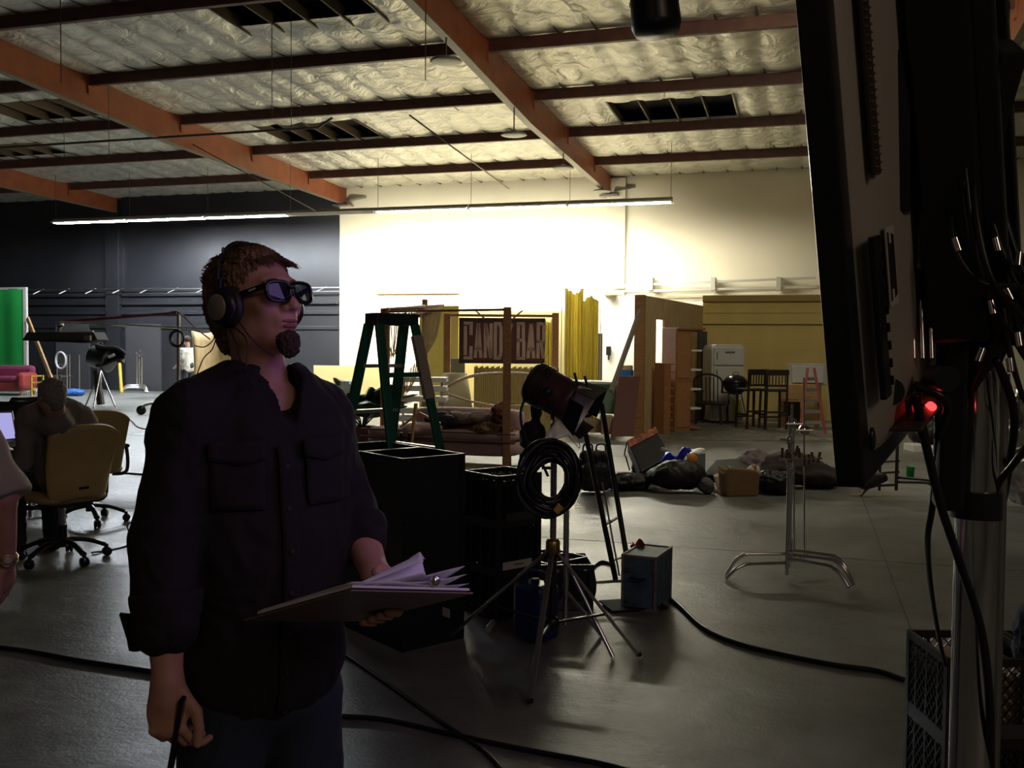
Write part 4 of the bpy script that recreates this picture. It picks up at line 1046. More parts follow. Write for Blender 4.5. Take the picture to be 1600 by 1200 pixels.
def blue_case():
    cx = F(1024, 958); a = CF(-.90, .42).normalized(); bb = Vector((a.y, -a.x, 0))
    if bb.dot(CF(0, 1)) < 0: bb = -bb
    W_, D_, H_ = .215, .35, .335
    ctr = cx + a * W_ / 2 + bb * D_ / 2; M = Matrix((a, bb, Vector((0, 0, 1)))).transposed()
    t = thing('equipment_case', 'worn blue-grey equipment case standing on end before the hand truck', 'case', ctr)
    m = mat('worn blue case', (.07, .115, .165), .6, var=.35, vscale=14); ed = mat('worn edge', (.20, .19, .17), .6, var=.4, vscale=30)
    MB(True).box(ctr + Vector((0, 0, H_ / 2)), (W_ - .012, D_ - .012, H_ - .012), M).build('body', m, t, bevel=.006)
    e = MB(True)
    for i in (-1, 1):
        for j in (-1, 1):
            e.box(ctr + a * i * (W_ / 2 - .006) + bb * j * (D_ / 2 - .006) + Vector((0, 0, H_ / 2)), (.016, .016, H_), M)
            for z in (.008, H_ - .008): pass
    for z in (.008, H_ - .008):
        for i in (-1, 1): e.box(ctr + a * i * (W_ / 2 - .006) + Vector((0, 0, z)), (.016, D_, .016), M); e.box(ctr + bb * i * (D_ / 2 - .006) + Vector((0, 0, z)), (W_, .016, .016), M)
    e.build('edge_trim', ed, t, bevel=.002)
    MB(True).path([ctr - bb * (D_ / 2 + .004) + a * -.04 + Vector((0, 0, .2)), ctr - bb * (D_ / 2 + .03) + a * -.03 + Vector((0, 0, .2)), ctr - bb * (D_ / 2 + .03) + a * .03 + Vector((0, 0, .2)), ctr - bb * (D_ / 2 + .004) + a * .04 + Vector((0, 0, .2))], .006, 8, 4).build('handle', M_blackpl, t)
    for z in (.06, .24): MB(True).box(ctr - bb * (D_ / 2 + .003) + a * .07 + Vector((0, 0, z)), (.03, .006, .03), M).build('latch', M_steel, t)
    c2 = Vector((*P(995, 858, 6.1).xy, 0)); cn = thing('drink_can', 'red and silver crumpled wrapper on the floor behind the blue case', 'wrapper', c2)
    cn.name = 'wrapper'
    MB(True).sheet(lambda u, v: P(987 + 18 * u + 3 * math.sin(9 * v), 846 + 14 * v + 5 * math.sin(7 * u), 6.05 + .05 * u * v), 8, 8, th=.002, smooth=False).build('foil', mat('red foil', (.6, .08, .07), .25, metal=.6), cn)
    MB(True).tube(Vector((c2.x, c2.y, 0)), P(996, 858, 6.08), .012, n=8).build('stem', M_blackpl, cn)
blue_case()

# ================= chrome grip stands =================
def cstand_legs(t, base, hs, dirs, m, drop=.055, R_=.42, z0=.26, r=.0115):
    for h_, d in zip(hs, dirs):
        d = Vector(d).normalized(); p0 = base + Vector((0, 0, h_)); 
        pts = [p0 + d * .015, p0 + d * (R_ * .62), p0 + d * (R_ * .74) + Vector((0, 0, -.012)), p0 + d * (R_ * .86) + Vector((0, 0, -.25 * h_ - .01)), base + d * R_ + Vector((0, 0, .018))]
        MB(True).path(pts, r, 10, 5).build('leg', m, t)
def cstands():
    # nested pair: legs to the left, legs to the right
    b = F(1229, 905); b.z = 0
    specs = [(0, CF(0, 0), .085, 'front chrome grip stand of the nested pair on open floor'), (1, CF(.028, .05), .135, 'rear chrome grip stand of the nested pair on open floor')]
    for i, off, h0, lab in specs:
        base = b + off + (CF(0, 0)); t = thing('grip_stand', lab, 'stand', base, group='nested chrome grip stands on the open floor')
        dl = [CF(-1, -.18), CF(.82, -.75), CF(.92, -.55)] if i == 0 else [CF(-1, -.05), CF(.86, -.62), CF(.30, .9)]
        cstand_legs(t, base, [h0 + .03, h0 + .06, h0 + .09], dl, M_chrome, R_=.44)
        MB(True).tube(base + Vector((0, 0, .03 + .04 * i)), base + Vector((0, 0, .98 - .08 * i)), .013, n=14).build('column', M_chrome, t)
        for z in (.93 - .1 * i, .80 - .1 * i):
            MB(True).lathe(base + Vector((0, 0, z)), [(.018, 0), (.022, .008), (.022, .04), (.018, .05)], n=16).build('collar', M_chrome, t)
            MB(True).tube(base + Vector((0, 0, z + .025)), base + Vector((0, 0, z + .025)) + CF(-.07, -.02, .01), .006, n=8).build('locking_screw', M_chrome, t)
        MB(True).tube(base + Vector((0, 0, .95 - .1 * i)), base + Vector((0, 0, 1.12 + .08 * i)), .009, n=12).build('riser', M_chrome, t)
    # grip heads with long arms
    for k, (x, y0, y1, yh, D) in enumerate(((1240, 662, 880, 662, 6.55), (1256, 590, 880, 672, 6.6))):
        a, bb = P(x, yh, D), P(x, y0, D); t = thing('gobo_pole', ['short chrome grip arm with a round head on the nested stands', 'long chrome grip arm standing upright on the nested stands'][k], 'grip arm', P(x, y1, D))
        MB(True).tube(P(x + 1, y1, D), P(x, y0, D), .006, n=10).build('rod', M_chrome, t)
        MB(True).lathe(a + CF(0, .025), [(.0, 0), (.034, .002), (.036, .012), (.036, .036), (.034, .048), (0, .05)], CF(0, -1), 22).build('grip_head', M_chrome, t)
        MB(True).tube(a + CF(-.055, -.02), a + CF(.055, -.02), .007, n=10).build('handle', M_chrome, t)
    # bar lying on the legs
    o = MB(True).tube(P(1237, 876, 6.75), P(1262, 866, 6.9), .010, n=10).build('short_rod', M_chrome, None, origin=P(1237, 876, 6.75)); setp(o, 'short chrome rod resting across the nested grip stands', 'rod')
    # dark clothespins clamped in a cluster
    rnd = random.Random(3)
    for k in range(9):
        c = P(1222 + 7 * k, 712 + rnd.uniform(-8, 8), 6.5)
        o = MB(True).bar(c + CF(0, 0, -.035), c + CF(rnd.uniform(-.02, .02), 0, .035), .012, .018).build('clothespin', mat('dull red brown clip', (.12, .06, .05), .6), None, bevel=.002, origin=c)
        setp(o, 'dull brown spring clip in the row clamped near the top of the grip stands', 'clip', 'spring clips on the grip stands')
    o = MB(True).bar(P(1218, 718, 6.5), P(1285, 716, 6.5), .012, .012).build('clip_rod', M_steel, None, origin=P(1250, 717, 6.5)); setp(o, 'thin rod holding the row of brown clips on the grip stands', 'rod')
    # low dark stand on the right with its sandbag
    b = F(1400, 775); b.z = 0; t = thing('grip_stand', 'low dark grip stand with spread legs near the green cup', 'stand', b)
    cstand_legs(t, b, [.12, .15, .20], [CF(-1, -.35), CF(1, -.1), CF(.8, -.55)], M_steel if False else mat('dark steel', (.10, .095, .09), .4, metal=.8), R_=.46, r=.014)
    MB(True).tube(b + Vector((0, 0, .06)), b + Vector((0, 0, .70)), .018, n=12).build('column', MATS['dark steel'], t)
    MB(True).tube(b + CF(-.16, .05, .05), b + CF(-.16, .05, .62), .014, n=12).build('column', MATS['dark steel'], t)
    for z in (.24, .36): MB(True).tube(b + CF(-.18, .02, z), b + CF(.03, 0, z + .02), .012, n=8).build('locking_screw', MATS['dark steel'], t)
    def sb(Q):
        d = sd_ell(Q, npv(b + CF(-.36, -.06, .17)), (.14, .10, .09)); return smin(d, sd_ell(Q, npv(b + CF(-.18, -.02, .20)), (.08, .06, .06)), .05)
    lo, hi = bounds([b + CF(-.30, -.05, .15)], .32); lo[2] = .0
    o = blob('sandbag', sb, lo, hi, .016, M_leather, None, origin=b + CF(-.36, -.06), disp=wrinkle(.01, 9, 1)); setp(o, 'black sandbag draped over the leg of the low dark grip stand', 'sandbag')
    def sb2(Q): return np.maximum(smin(sd_ell(Q, npv(b + CF(-.48, .75, .10)), (.17, .13, .12)), sd_ell(Q, npv(b + CF(-.34, .75, .08)), (.13, .1, .08)), .05), -Q[:, 2])
    lo, hi = bounds([b + CF(-.44, .75, .1)], .34); lo[2] = -.02
    o = blob('sandbag', sb2, lo, hi, .016, M_leather, None, origin=b + CF(-.45, .75), disp=wrinkle(.01, 9, 5)); setp(o, 'black sandbag lying on the floor behind the low dark grip stand', 'sandbag')
    c = F(1422, 746); MB_ = MB(True).lathe(c, [(.040, 0), (.046, .06), (.054, .13), (.056, .135), (.052, .133), (.044, .01)], n=24); o = MB_.build('cup', mat('green plastic', (.01, .28, .06), .35), None, origin=c); setp(o, 'green plastic cup standing on the open floor at right', 'cup')
cstands()
# ================= cables on the floor =================
def fcable(lab, px, r=.011, m=None, n='floor_cable'):
    pts = [F(*p) + Vector((0, 0, r)) for p in px]; o = MB(True).path(pts, r, 8, 8).build(n, m or M_blackpl, None, origin=pts[0]); return setp(o, lab, 'cable')
fcable('black cable curving over the floor from the blue case to the lower right crate', [(1048, 940), (1062, 950), (1100, 985), (1150, 1008), (1220, 1026), (1300, 1042), (1370, 1052), (1412, 1066)], .013)
fcable('thick black cable crossing the floor at the left edge to behind the standing person', [(-30, 1012), (40, 1020), (120, 1035), (200, 1047), (260, 1056), (330, 1062)], .012)
fcable('black cable running from behind the standing person to the bottom edge of the picture', [(500, 1005), (545, 1030), (600, 1068), (680, 1125), (760, 1180), (800, 1230)], .009)
fcable('black cable along the bottom edge below the light stand', [(420, 1115), (520, 1122), (600, 1128), (700, 1150), (820, 1175), (950, 1200), (1050, 1230)], .011)
fcable('thin pale cable winding over the far floor past the camera tripod', [(165, 655), (185, 650), (205, 658), (215, 668), (232, 672)], .012, M_grey)
fcable('thin dark cable crossing the floor beside the tan office chairs', [(150, 733), (180, 739), (220, 742), (300, 748)], .010)
fcable('loose dark cable loop on the floor behind the hand truck', [(890, 930), (905, 915), (925, 890), (940, 880), (960, 885)], .011)
# ================= stepladder =================
M_green = mat('green fibreglass', (.008, .12, .065), .45, var=.15, vscale=6)
M_alu = mat('aluminium', (.6, .6, .6), .3, metal=1)
M_tanst = mat('worn tan tape', (.42, .36, .28), .6)
M_w1 = wood('raw pine', (.42, .24, .10), (.60, .38, .18))
M_w2 = wood('red brown timber', (.26, .12, .045), (.40, .21, .09))
def ladder():
    c = P(612, 640, 6.0); c.z = 0; Wv = CF(.74, .67).normalized(); Av = CF(-.67, .74).normalized()
    t = thing('stepladder', 'green fibreglass stepladder standing open behind the black crates', 'ladder', c)
    H = 1.75
    pt = lambda s_, w_, z: c + Av * s_ * (.045 + .47 * (1 - z / H)) + Wv * w_ * (.130 + .11 * (1 - z / H)) + Vector((0, 0, z))
    for s_ in (-1, 1):
        for w_ in (-1, 1):
            r = MB(True).bar(pt(s_, w_, .02), pt(s_, w_, H - .04), .028, .065 if s_ > 0 else .055, Wv).build('rail', M_green, t, bevel=.003)
            MB(True).bar(pt(s_, w_, .0), pt(s_, w_, .05), .034, .085, Wv).build('foot', M_blackpl, r, bevel=.003)
            if s_ < 0 and w_ < 0:
                pass
    for k in range(1, 6): MB(True).bar(pt(1, -1, .29 * k), pt(1, 1, .29 * k), .075, .022, (0, 0, 1)).build('step', M_alu, t, bevel=.002)
    for k in (1, 3, 5): MB(True).bar(pt(-1, -1, .29 * k - .05), pt(-1, 1, .29 * k - .05), .02, .03, (0, 0, 1)).build('brace_bar', M_green, t, bevel=.002)
    for w_ in (-1, 1): MB(True).bar(pt(-1, w_, .95), pt(1, w_, .95), .004, .025, Wv).build('spreader', M_alu, t)
    M = Matrix((Av, Wv, Vector((0, 0, 1)))).transposed()
    MB(True).box(c + Vector((0, 0, H - .01)), (.14, .315, .075), M).build('top_cap', mat('dark green plastic', (.01, .035, .025), .5), t, bevel=.008)
    a, b = pt(-1, 1, 1.64), pt(-1, 1, 1.25); MB(True).bar(a + (a - c).normalized() * .0 - Wv * .002, b - Wv * .002, .031, .070, Wv).build('tape', M_tanst, t, label='worn tan tape on the upper rail')
ladder()

# ================= canopy frame with fringe, CANDY BAR sign =================
def post(t, x, y0, y1, D, w_=.085, m=None, nm='post'):
    a, b = P(x, y0, D), P(x, y1, D); b = Vector((a.x, a.y, max(0, b.z))); return MB(True).bar(b, a, w_, w_, CF(1, 0)).build(nm, m or M_w2, t, bevel=.004)
def canopy():
    pA, pB, pC = P(793, 480, 12.2), P(602, 482, 13.4), P(664, 468, 16.5)
    t = thing('canopy_frame', 'tall timber post frame with cross bars beside the stepladder', 'frame', Vector((*((pA + pB) / 2).xy, 0)))
    for p, w_ in ((pA, .10), (pB, .12), (pC, .09)): MB(True).bar(Vector((p.x, p.y, 0)), p, w_, w_, CF(1, 0)).build('post', M_w2, t, bevel=.004)
    zt = min(pA.z, pB.z) - .03
    a = Vector((*pB.xy, zt)); b = Vector((*pA.xy, zt)); c = Vector((*pC.xy, pC.z - .1))
    MB(True).tube(a, b, .016, n=8).build('cross_bar', M_w2, t)
    MB(True).tube(a, c, .022, n=8).build('cross_bar', M_w2, t)
    MB(True).bar(P(602, 484, 13.4), P(692, 478, 15.5), .05, .05).build('cross_bar', M_w2, t)
    MB(True).bar(P(615, 500, 13.2), P(690, 479, 15.4), .02, .04).build('cross_bar', M_w2, t)
    # netting valance between bars
    v = MB(True); rnd = random.Random(6); q0, q1 = P(600, 483, 13.3), P(662, 481, 14.6)
    for k in range(34):
        f = k / 33; p = q0.lerp(q1, f); v.path([p, p + Vector((rnd.uniform(-.03, .03), 0, -.06)), p + Vector((rnd.uniform(-.05, .05), 0, -.12 - .05 * rnd.random()))], .007, 4, 3)
    for z in (-.02, -.075, -.13): v.path([q0.lerp(q1, f) + Vector((0, 0, z + .01 * math.sin(f * 40))) for f in np.linspace(0, 1, 18)], .007, 4, 2)
    o = v.build('netting', mat('dark string', (.09, .05, .03), .8), None, origin=q0); setp(o, 'dark string netting draped along the canopy frame above the stepladder', 'netting')
    m = mat('string fringe', (.36, .26, .12), .8)
    def fringe(top0, top1, bot0, bot1, n, lab, sag=.1, r=.006):
        mb = MB(True)
        for k in range(n):
            f = (k + rnd.uniform(-.3, .3)) / (n - 1); a = top0.lerp(top1, f); b = bot0.lerp(bot1, f) + Vector((rnd.uniform(-.02, .02), 0, rnd.uniform(-.06, .02)))
            mb.path([a, a.lerp(b, .5) + CF(sag * .4 * (f - .5), 0, -sag), b], r, 4, 5)
        o = mb.build('fringe_curtain', m, None, origin=top0); setp(o, lab, 'curtain', kind='stuff')
    fringe(P(664, 486, 15.0), P(690, 484, 15.6), P(662, 556, 15.0), P(668, 545, 15.2), 26, 'string fringe curtain gathered at the back post of the canopy frame')
    fringe(P(606, 500, 13.4), P(638, 508, 14.0), P(612, 556, 13.4), P(618, 548, 13.6), 20, 'string fringe curtain gathered at the left post behind the stepladder')
    fringe(P(628, 590, 13.9), P(656, 560, 14.6), P(626, 622, 13.9), P(634, 612, 14), 16, 'loose fringe fanned out between the ladder rails low down')
canopy()
def sign():
    D = 18.6; pL, pR = P(699, 490, D), P(868, 489, D)
    base = Vector((*((pL + pR) / 2).xy, 0))
    t = thing('sign_frame', 'two-post timber frame that the red sign hangs from', 'frame', base)
    for p in (pL, pR): MB(True).bar(Vector((p.x, p.y, 0)), p, .13, .13, CF(1, 0)).build('post', M_w2, t, bevel=.005)
    z = min(pL.z, pR.z) - .03; MB(True).bar(Vector((*pL.xy, z)), Vector((*pR.xy, z)), .035, .05).build('cross_bar', M_w2, t)
    # board
    a = P(717, 568, D - .15); b = P(851, 568, D - .15); tz = P(784, 497, D - .15).z; bz = (P(784, 568, D - .15)).z
    x = (b - a); x.z = 0; Wd = x.length; x.normalize(); y = Vector((-x.y, x.x, 0)); H = tz - bz; o0 = Vector((a.x, a.y, bz))
    s = thing('candy_bar_sign', 'maroon CANDY BAR sign board hanging in the timber frame', 'sign', o0 + x * Wd / 2)
    M = Matrix((x, y, Vector((0, 0, 1)))).transposed()
    m_red = mat('maroon sign paint', (.085, .022, .020), .6, var=.25, vscale=6); m_bd = mat('dark maroon border', (.035, .012, .012), .6); m_let = mat('faded pink lettering', (.42, .30, .29), .65, var=.12, vscale=8)
    MB(True).box(o0 + x * Wd / 2 + Vector((0, 0, H / 2)), (Wd, .03, H), M).build('board', m_red, s)
    f = MB(True)
    for z_ in (.035, H - .035): f.box(o0 + x * Wd / 2 + Vector((0, 0, z_)) - y * .02, (Wd, .02, .07), M)
    for u in (.03, Wd - .03): f.box(o0 + x * u + Vector((0, 0, H / 2)) - y * .02, (.06, .02, H), M)
    f.build('border', m_bd, s)
    # tall narrow letters built from strokes
    LH, z0 = H * .80, H * .10; U = lambda u, v, d=.022: o0 + x * u + Vector((0, 0, z0 + v * LH)) - y * d
    lw = Wd * .118
    G = {'C': [[(0, .08), (0, .92)], [(0, 1), (1, 1)], [(0, 0), (1, 0)], [(1, .66), (1, 1)], [(1, 0), (1, .34)]],
         'A': [[(0, 0), (.5, 1)], [(.5, 1), (1, 0)], [(.2, .26), (.8, .26)]],
         'N': [[(0, 0), (0, 1)], [(0, 1), (1, 0)], [(1, 0), (1, 1)]],
         'D': [[(0, 0), (0, 1)], [(0, 1), (.75, 1)], [(.75, 1), (1, .85)], [(1, .85), (1, .15)], [(1, .15), (.75, 0)], [(.75, 0), (0, 0)]],
         'Y': [[(0, 1), (.5, .48)], [(1, 1), (.5, .48)], [(.5, .48), (.5, 0)]],
         'B': [[(0, 0), (0, 1)], [(0, 1), (.85, 1)], [(.9, 1), (.9, .56)], [(0, .52), (.9, .52)], [(1, .50), (1, 0)], [(0, 0), (1, 0)]],
         'R': [[(0, 0), (0, 1)], [(0, 1), (1, 1)], [(1, 1), (1, .5)], [(0, .48), (1, .48)], [(.55, .48), (1, 0)]]}
    pos = Wd * .055
    for i, ch in enumerate('CANDY BAR'):
        if ch == ' ': pos += lw * .28; continue
        L = MB(True); st = lw * .33; ww = lw * .62
        for (u0, v0), (u1, v1) in G[ch]:
            horiz = abs(v0 - v1) < .01
            hw_ = st if not horiz else st * .9
            p0, p1 = U(pos + st / 2 + u0 * ww * .9, v0 * .95 + .025), U(pos + st / 2 + u1 * ww * .9, v1 * .95 + .025)
            d = (p1 - p0).normalized(); p0 = p0 - d * (st * .5 if horiz else 0); p1 = p1 + d * (st * .5 if horiz else 0)
            L.bar(p0, p1, hw_, .012, y.cross(d) if False else None) if False else L.prism([p0 + d.cross(y) * hw_ / 2, p0 - d.cross(y) * hw_ / 2, p1 - d.cross(y) * hw_ / 2, p1 + d.cross(y) * hw_ / 2], -y * .008)
        L.build('letter_' + ch.lower(), m_let, s); pos += lw * .985
    for u in (.3, .62): MB(True).bar(U(Wd * u, 1.1), U(Wd * (u + (.12 if u > .5 else -.12)), 1.1) + Vector((0, 0, .17)), .03, .03).build('hanger', M_w2, s)
sign()

# ================= set flats and furniture =================
M_yel_set = mat('mustard set wall', (.70, .55, .20), .75, var=.08, vscale=1.5)
M_yel2 = mat('yellow set wall', (.78, .62, .16), .8, var=.08, vscale=1.5)
M_ply = wood('plywood', (.50, .37, .19), (.66, .50, .28), scale=(3, 3, 1))
M_wht = mat('white paint', (.75, .74, .70), .5)
M_dkw = wood('dark stained wood', (.018, .012, .008), (.035, .022, .014), .45)
M_cab = wood('honey brown cabinet wood', (.24, .10, .035), (.36, .17, .07), .5)
def vpanel(mb, a, b, z0, z1, th=.04):
    a = Vector((a.x, a.y, 0)); b = Vector((b.x, b.y, 0)); d = (b - a).normalized(); n = Vector((-d.y, d.x, 0)) * th
    mb.prism([a + Vector((0, 0, z0)), b + Vector((0, 0, z0)), b + Vector((0, 0, z1)), a + Vector((0, 0, z1))], n); return mb
def sets():
    # mustard room wall behind the fridge
    Y = 21.6; a, b = PY(1096, 600, Y), PY(1420, 600, Y); t = thing('set_wall', 'mustard yellow set wall standing behind the white refrigerator', 'set wall', (a.x, Y, 0))
    zt = PY(1180, 462, Y).z; zl = PY(1180, 507, Y).z
    vpanel(MB(True), a, b, 0, zt).build('panel', M_yel_set, t)
    MB(True).box(((a.x + b.x) / 2, Y - .02, zl), (b.x - a.x, .02, .02)).build('seam_strip', mat('dark seam', (.12, .09, .03), .8), t)
    MB(True).box(((a.x + b.x) / 2, Y - .05, zt - .06), (b.x - a.x, .10, .14)).build('top_trim', mat('dull gold trim', (.38, .27, .08), .6), t, bevel=.01)
    MB(True).box(((a.x + b.x) / 2, Y + .0, zt - .36), (b.x - a.x, .05, .03)).build('picture_rail', M_yel_set, t)
    # long angled plywood flat with a slot opening
    A, B = P(1001, 600, 16.8), P(1098, 600, 21.4); A.z = B.z = 0; d = (B - A); L = d.length; d.normalize()
    t = thing('set_flat', 'long angled plywood set flat with a narrow bright opening', 'set flat', A); H = 2.46
    def along(px):                                      # distance along the flat seen at picture column px
        r = ray(px, 600); dd = Vector((d.x, d.y)); den = r.x * dd.y - r.y * dd.x; s_ = (A.x * dd.y - A.y * dd.x) / den; hit = Vector((r.x, r.y)) * s_; return (hit - Vector(A.xy)).dot(dd)
    u0, u1 = along(1024), along(1037); U = lambda u: A + d * u
    m = MB(True); zo0, zo1 = 1.05, 2.06
    vpanel(m, U(0), U(u0), 0, H); vpanel(m, U(u1), U(L), 0, H); vpanel(m, U(u0), U(u1), zo1, H); vpanel(m, U(u0), U(u1), 0, zo0)
    m.build('panel', M_ply, t)
    n_ = Vector((-d.y, d.x, 0))
    MB(True).box(U(0) + n_ * .02 - d * .03 + Vector((0, 0, H / 2)), (.07, .18, H), Matrix((d, n_, Vector((0, 0, 1)))).transposed()).build('end_stud', M_w2, t)
    MB(True).bar(P(1000, 486, 16.6), P(955, 612, 15.6), .05, .09).build('brace', mat('grey weathered wood', (.28, .24, .20), .7), t)
    # leaning maroon board
    o = MB(True).prism([P(967, 588, 16.6), P(1000, 588, 16.7), P(990, 682, 16.0), P(955, 682, 15.9)], CF(0, .04)).build('leaning_board', mat('maroon board', (.11, .035, .032), .6), None, origin=Vector((*P(972, 680, 16.2).xy, 0))); setp(o, 'maroon board leaning on the end of the plywood flat', 'board')
    # green counter
    c0, c1 = P(885, 600, 16.9), P(962, 600, 16.6); c0.z = c1.z = 0; dx = (c1 - c0).normalized(); ny = Vector((-dx.y, dx.x, 0)); M = Matrix((dx, ny, Vector((0, 0, 1)))).transposed(); zc = P(920, 597, 17).z; Lc = (c1 - c0).length; mid = (c0 + c1) / 2
    t = thing('counter', 'pale green set counter with a white top left of the maroon board', 'counter', mid)
    MB(True).box(mid + ny * .35 + Vector((0, 0, zc / 2 + .19)), (Lc, .6, zc * .58), M).build('front', mat('pale green paint', (.22, .34, .24), .6), t)
    MB(True).box(mid + ny * .33 + Vector((0, 0, zc)), (Lc + .1, .72, .04), M).build('worktop', M_wht, t, bevel=.005)
    for k in (-1, 1): MB(True).box(mid + ny * .35 + dx * k * (Lc / 2 - .06) + Vector((0, 0, zc * .15)), (.08, .5, zc * .3), M).build('leg', M_w1, t)
    bx = lambda nm, lab, cat, x0, x1, y0, y1, D, dep_, m, bev=.004, grp=None: setp(MB(True).box((P(x0, y1, D) + P(x1, y0, D)) / 2 + CF(0, dep_ / 2), ((x1 - x0) * D / 1500, dep_, (y1 - y0) * D / 1500), Matrix.Rotation(YAW, 3, 'Z')).build(nm, m, None, bevel=bev, origin=(P((x0 + x1) / 2, y1, D))), lab, cat, grp)
    bx('storage_box', 'bright blue plastic box resting on the pale green counter', 'box', 966, 990, 578, 590, 16.9, .3, mat('bright blue plastic', (.02, .17, .5), .4))
    bx('tan_lid', 'tan wedge lid lying on top of the blue box', 'lid', 968, 989, 571, 578, 16.95, .25, M_ply)
    bx('cardboard_box', 'brown cardboard box on the floor before the pale green counter', 'box', 940, 958, 650, 679, 16.2, .3, mat('cardboard', (.42, .29, .19), .8))
    bx('cardboard_box', 'low wide cardboard box between the counter and the cable coil', 'box', 905, 938, 656, 676, 16.4, .4, mat('cardboard', (.42, .29, .19), .8))
    # blown white panels and doors behind
    t = thing('set_door', 'white door panel with dark handle standing against the back wall', 'door', PY(953, 600, 23.5) * 1)
    t.location.z = 0
    a, b = PY(936, 600, 23.4), PY(990, 600, 23.4); vpanel(MB(True), a, b, 0, PY(960, 462, 23.4).z).build('panel', M_wht, t); p = PY(951, 548, 23.35); MB(True).box(p, (.12, .06, .22)).build('handle', M_blackpl, t, bevel=.01)
    MB(True).box(PY(951, 558, 23.35), (.03, .05, .14)).build('latch', M_blackpl, t)
    bx('wood_block', 'brown block lying on top of the white door panel', 'block', 946, 965, 453, 461, 23.4, .3, mat('cardboard', (.42, .29, .19), .8))
    t = bx('tall_box', 'thin dark grey panel edge beside the gold curtains', 'panel', 934, 941, 521, 641, 22.6, .2, mat('dark grey panel', (.10, .11, .10), .6))
    # yellow flats left of and behind the sign
    t = thing('set_wall', 'bright yellow set flat behind the string fringe left of the sign', 'set wall', PY(680, 600, 22)); t.location.z = 0
    a, b = PY(655, 600, 21.8), PY(716, 600, 21.8); vpanel(MB(True), a, b, 0, PY(680, 478, 21.8).z).build('panel', M_yel2, t)
    t = thing('set_wall', 'pale yellow set flat behind the right post of the sign frame', 'set wall', PY(860, 600, 22.4)); t.location.z = 0
    a, b = PY(716, 600, 22.6), PY(890, 600, 22.6); vpanel(MB(True), a, b, 0, PY(800, 486, 22.6).z).build('panel', mat('pale yellow set wall', (.80, .70, .34), .8), t)
    t = thing('set_wall', 'low mustard set wall between the person and the stepladder', 'set wall', PY(560, 600, 23)); t.location.z = 0
    a, b = PY(490, 600, 23), PY(596, 600, 23); vpanel(MB(True), a, b, 0, PY(560, 572, 23).z).build('panel', mat('pale yellow set wall', (.80, .70, .34), .8), t)
    bx('storage_box', 'pale blue box near the palm fronds right of the standing person', 'box', 524, 545, 596, 653, 20, .4, mat('pale blue plastic', (.10, .30, .55), .5))
    bx('window_panel', 'dull green grey panel under the left end of the sign', 'panel', 704, 726, 560, 655, 20.0, .1, mat('green grey panel', (.30, .33, .26), .6))
    # gold curtains
    mg = mat('gold satin', (.58, .50, .17), .38, var=.2, vscale=3); nt = mg.node_tree; tr = nt.nodes.new('ShaderNodeBsdfTranslucent'); tr.inputs[0].default_value = (.70, .62, .22, 1)
    mxs = nt.nodes.new('ShaderNodeMixShader'); mxs.inputs[0].default_value = .65; out = nt.nodes['Material Output']; nt.links.new(nt.nodes['Principled BSDF'].outputs[0], mxs.inputs[1]); nt.links.new(tr.outputs[0], mxs.inputs[2]); nt.links.new(mxs.outputs[0], out.inputs[0])
    def curtain(x0, x1, y0, y1, D, n, lab, grp=None, seed=0, m=None):
        a, b = P(x0, y0, D), P(x1, y0, D); zb = P((x0 + x1) / 2, y1, D).z
        def fn(u, v):
            p = a.lerp(b, u + .012 * math.sin(9 * v + seed) * (1 - abs(2 * u - 1))); f = .07 * math.sin(n * 2 * math.pi * u + .8 * math.sin(3 * v + seed)) * (.5 + .5 * v) + .03 * math.sin(n * 5.3 * u + seed)
            return Vector((p.x, p.y, a.z + (zb - a.z) * v + (1 - v) * (.05 * math.sin(7 * u + seed) + .02 * math.sin(23 * u)))) + CF(0, f)
        o = MB(True).sheet(fn, n * 10, 16, th=.004).build('curtain', m or mg, None, origin=Vector((*((a + b) / 2).xy, zb))); return setp(o, lab, 'curtain', grp)
    rod = thing('curtain_rail', 'black rail on two posts holding the gold satin curtains', 'rail', P(905, 640, 20.5)); rod.location.z = 0
    ra, rb = P(878, 452, 20.25), P(939, 460, 20.1); rb.z = ra.z; MB(True).tube(ra, rb, .01, n=8).build('bar', M_steel, rod)
    for p_ in (ra, rb): MB(True).tube(Vector((p_.x, p_.y, 0)), p_, .008, n=8).build('post', M_steel, rod)
    curtain(883, 912, 455, 652, 20.2, 6, 'long gold satin curtain, left one beside the white door panel', None, 1)
    curtain(908, 935, 466, 654, 19.9, 5, 'crumpled gold satin curtain, right one beside the white door panel', None, 4)
    curtain(850, 868, 500, 651, 20.4, 4, 'narrow pale gold curtain just left of the right sign post', None, 2)
    bam = wood('bamboo', (.36, .26, .08), (.55, .42, .16), .5, scale=(40, 40, 2))
    # bamboo screen under the sign
    t = thing('bamboo_screen', 'bamboo pole screen standing under the maroon sign', 'screen', P(800, 650, 17.6)); t.location.z = 0
    a, b = P(742, 600, 17.8), P(872, 600, 17.5); z1 = P(800, 574, 17.6).z
    mb = MB(True); n = 46
    for k in range(n):
        p = a.lerp(b, k / (n - 1)); mb.tube((p.x, p.y, .0), (p.x, p.y, z1 + .02 * math.sin(k * 2.1)), .017, n=6)
    mb.build('slats', bam, t)
    for z in (.5, z1 - .08): MB(True).tube((a.x, a.y - .03, z), (b.x, b.y - .03, z), .016, n=6).build('cross_pole', bam, t)
    # lamp shade
    c = P(711, 640, 16.2); z0, z1 = P(711, 640, 16.2).z, P(711, 583, 16.2).z; t = thing('floor_lamp', 'pale fabric lamp shade standing left of the bamboo screen', 'lamp', Vector((*c.xy, 0)))
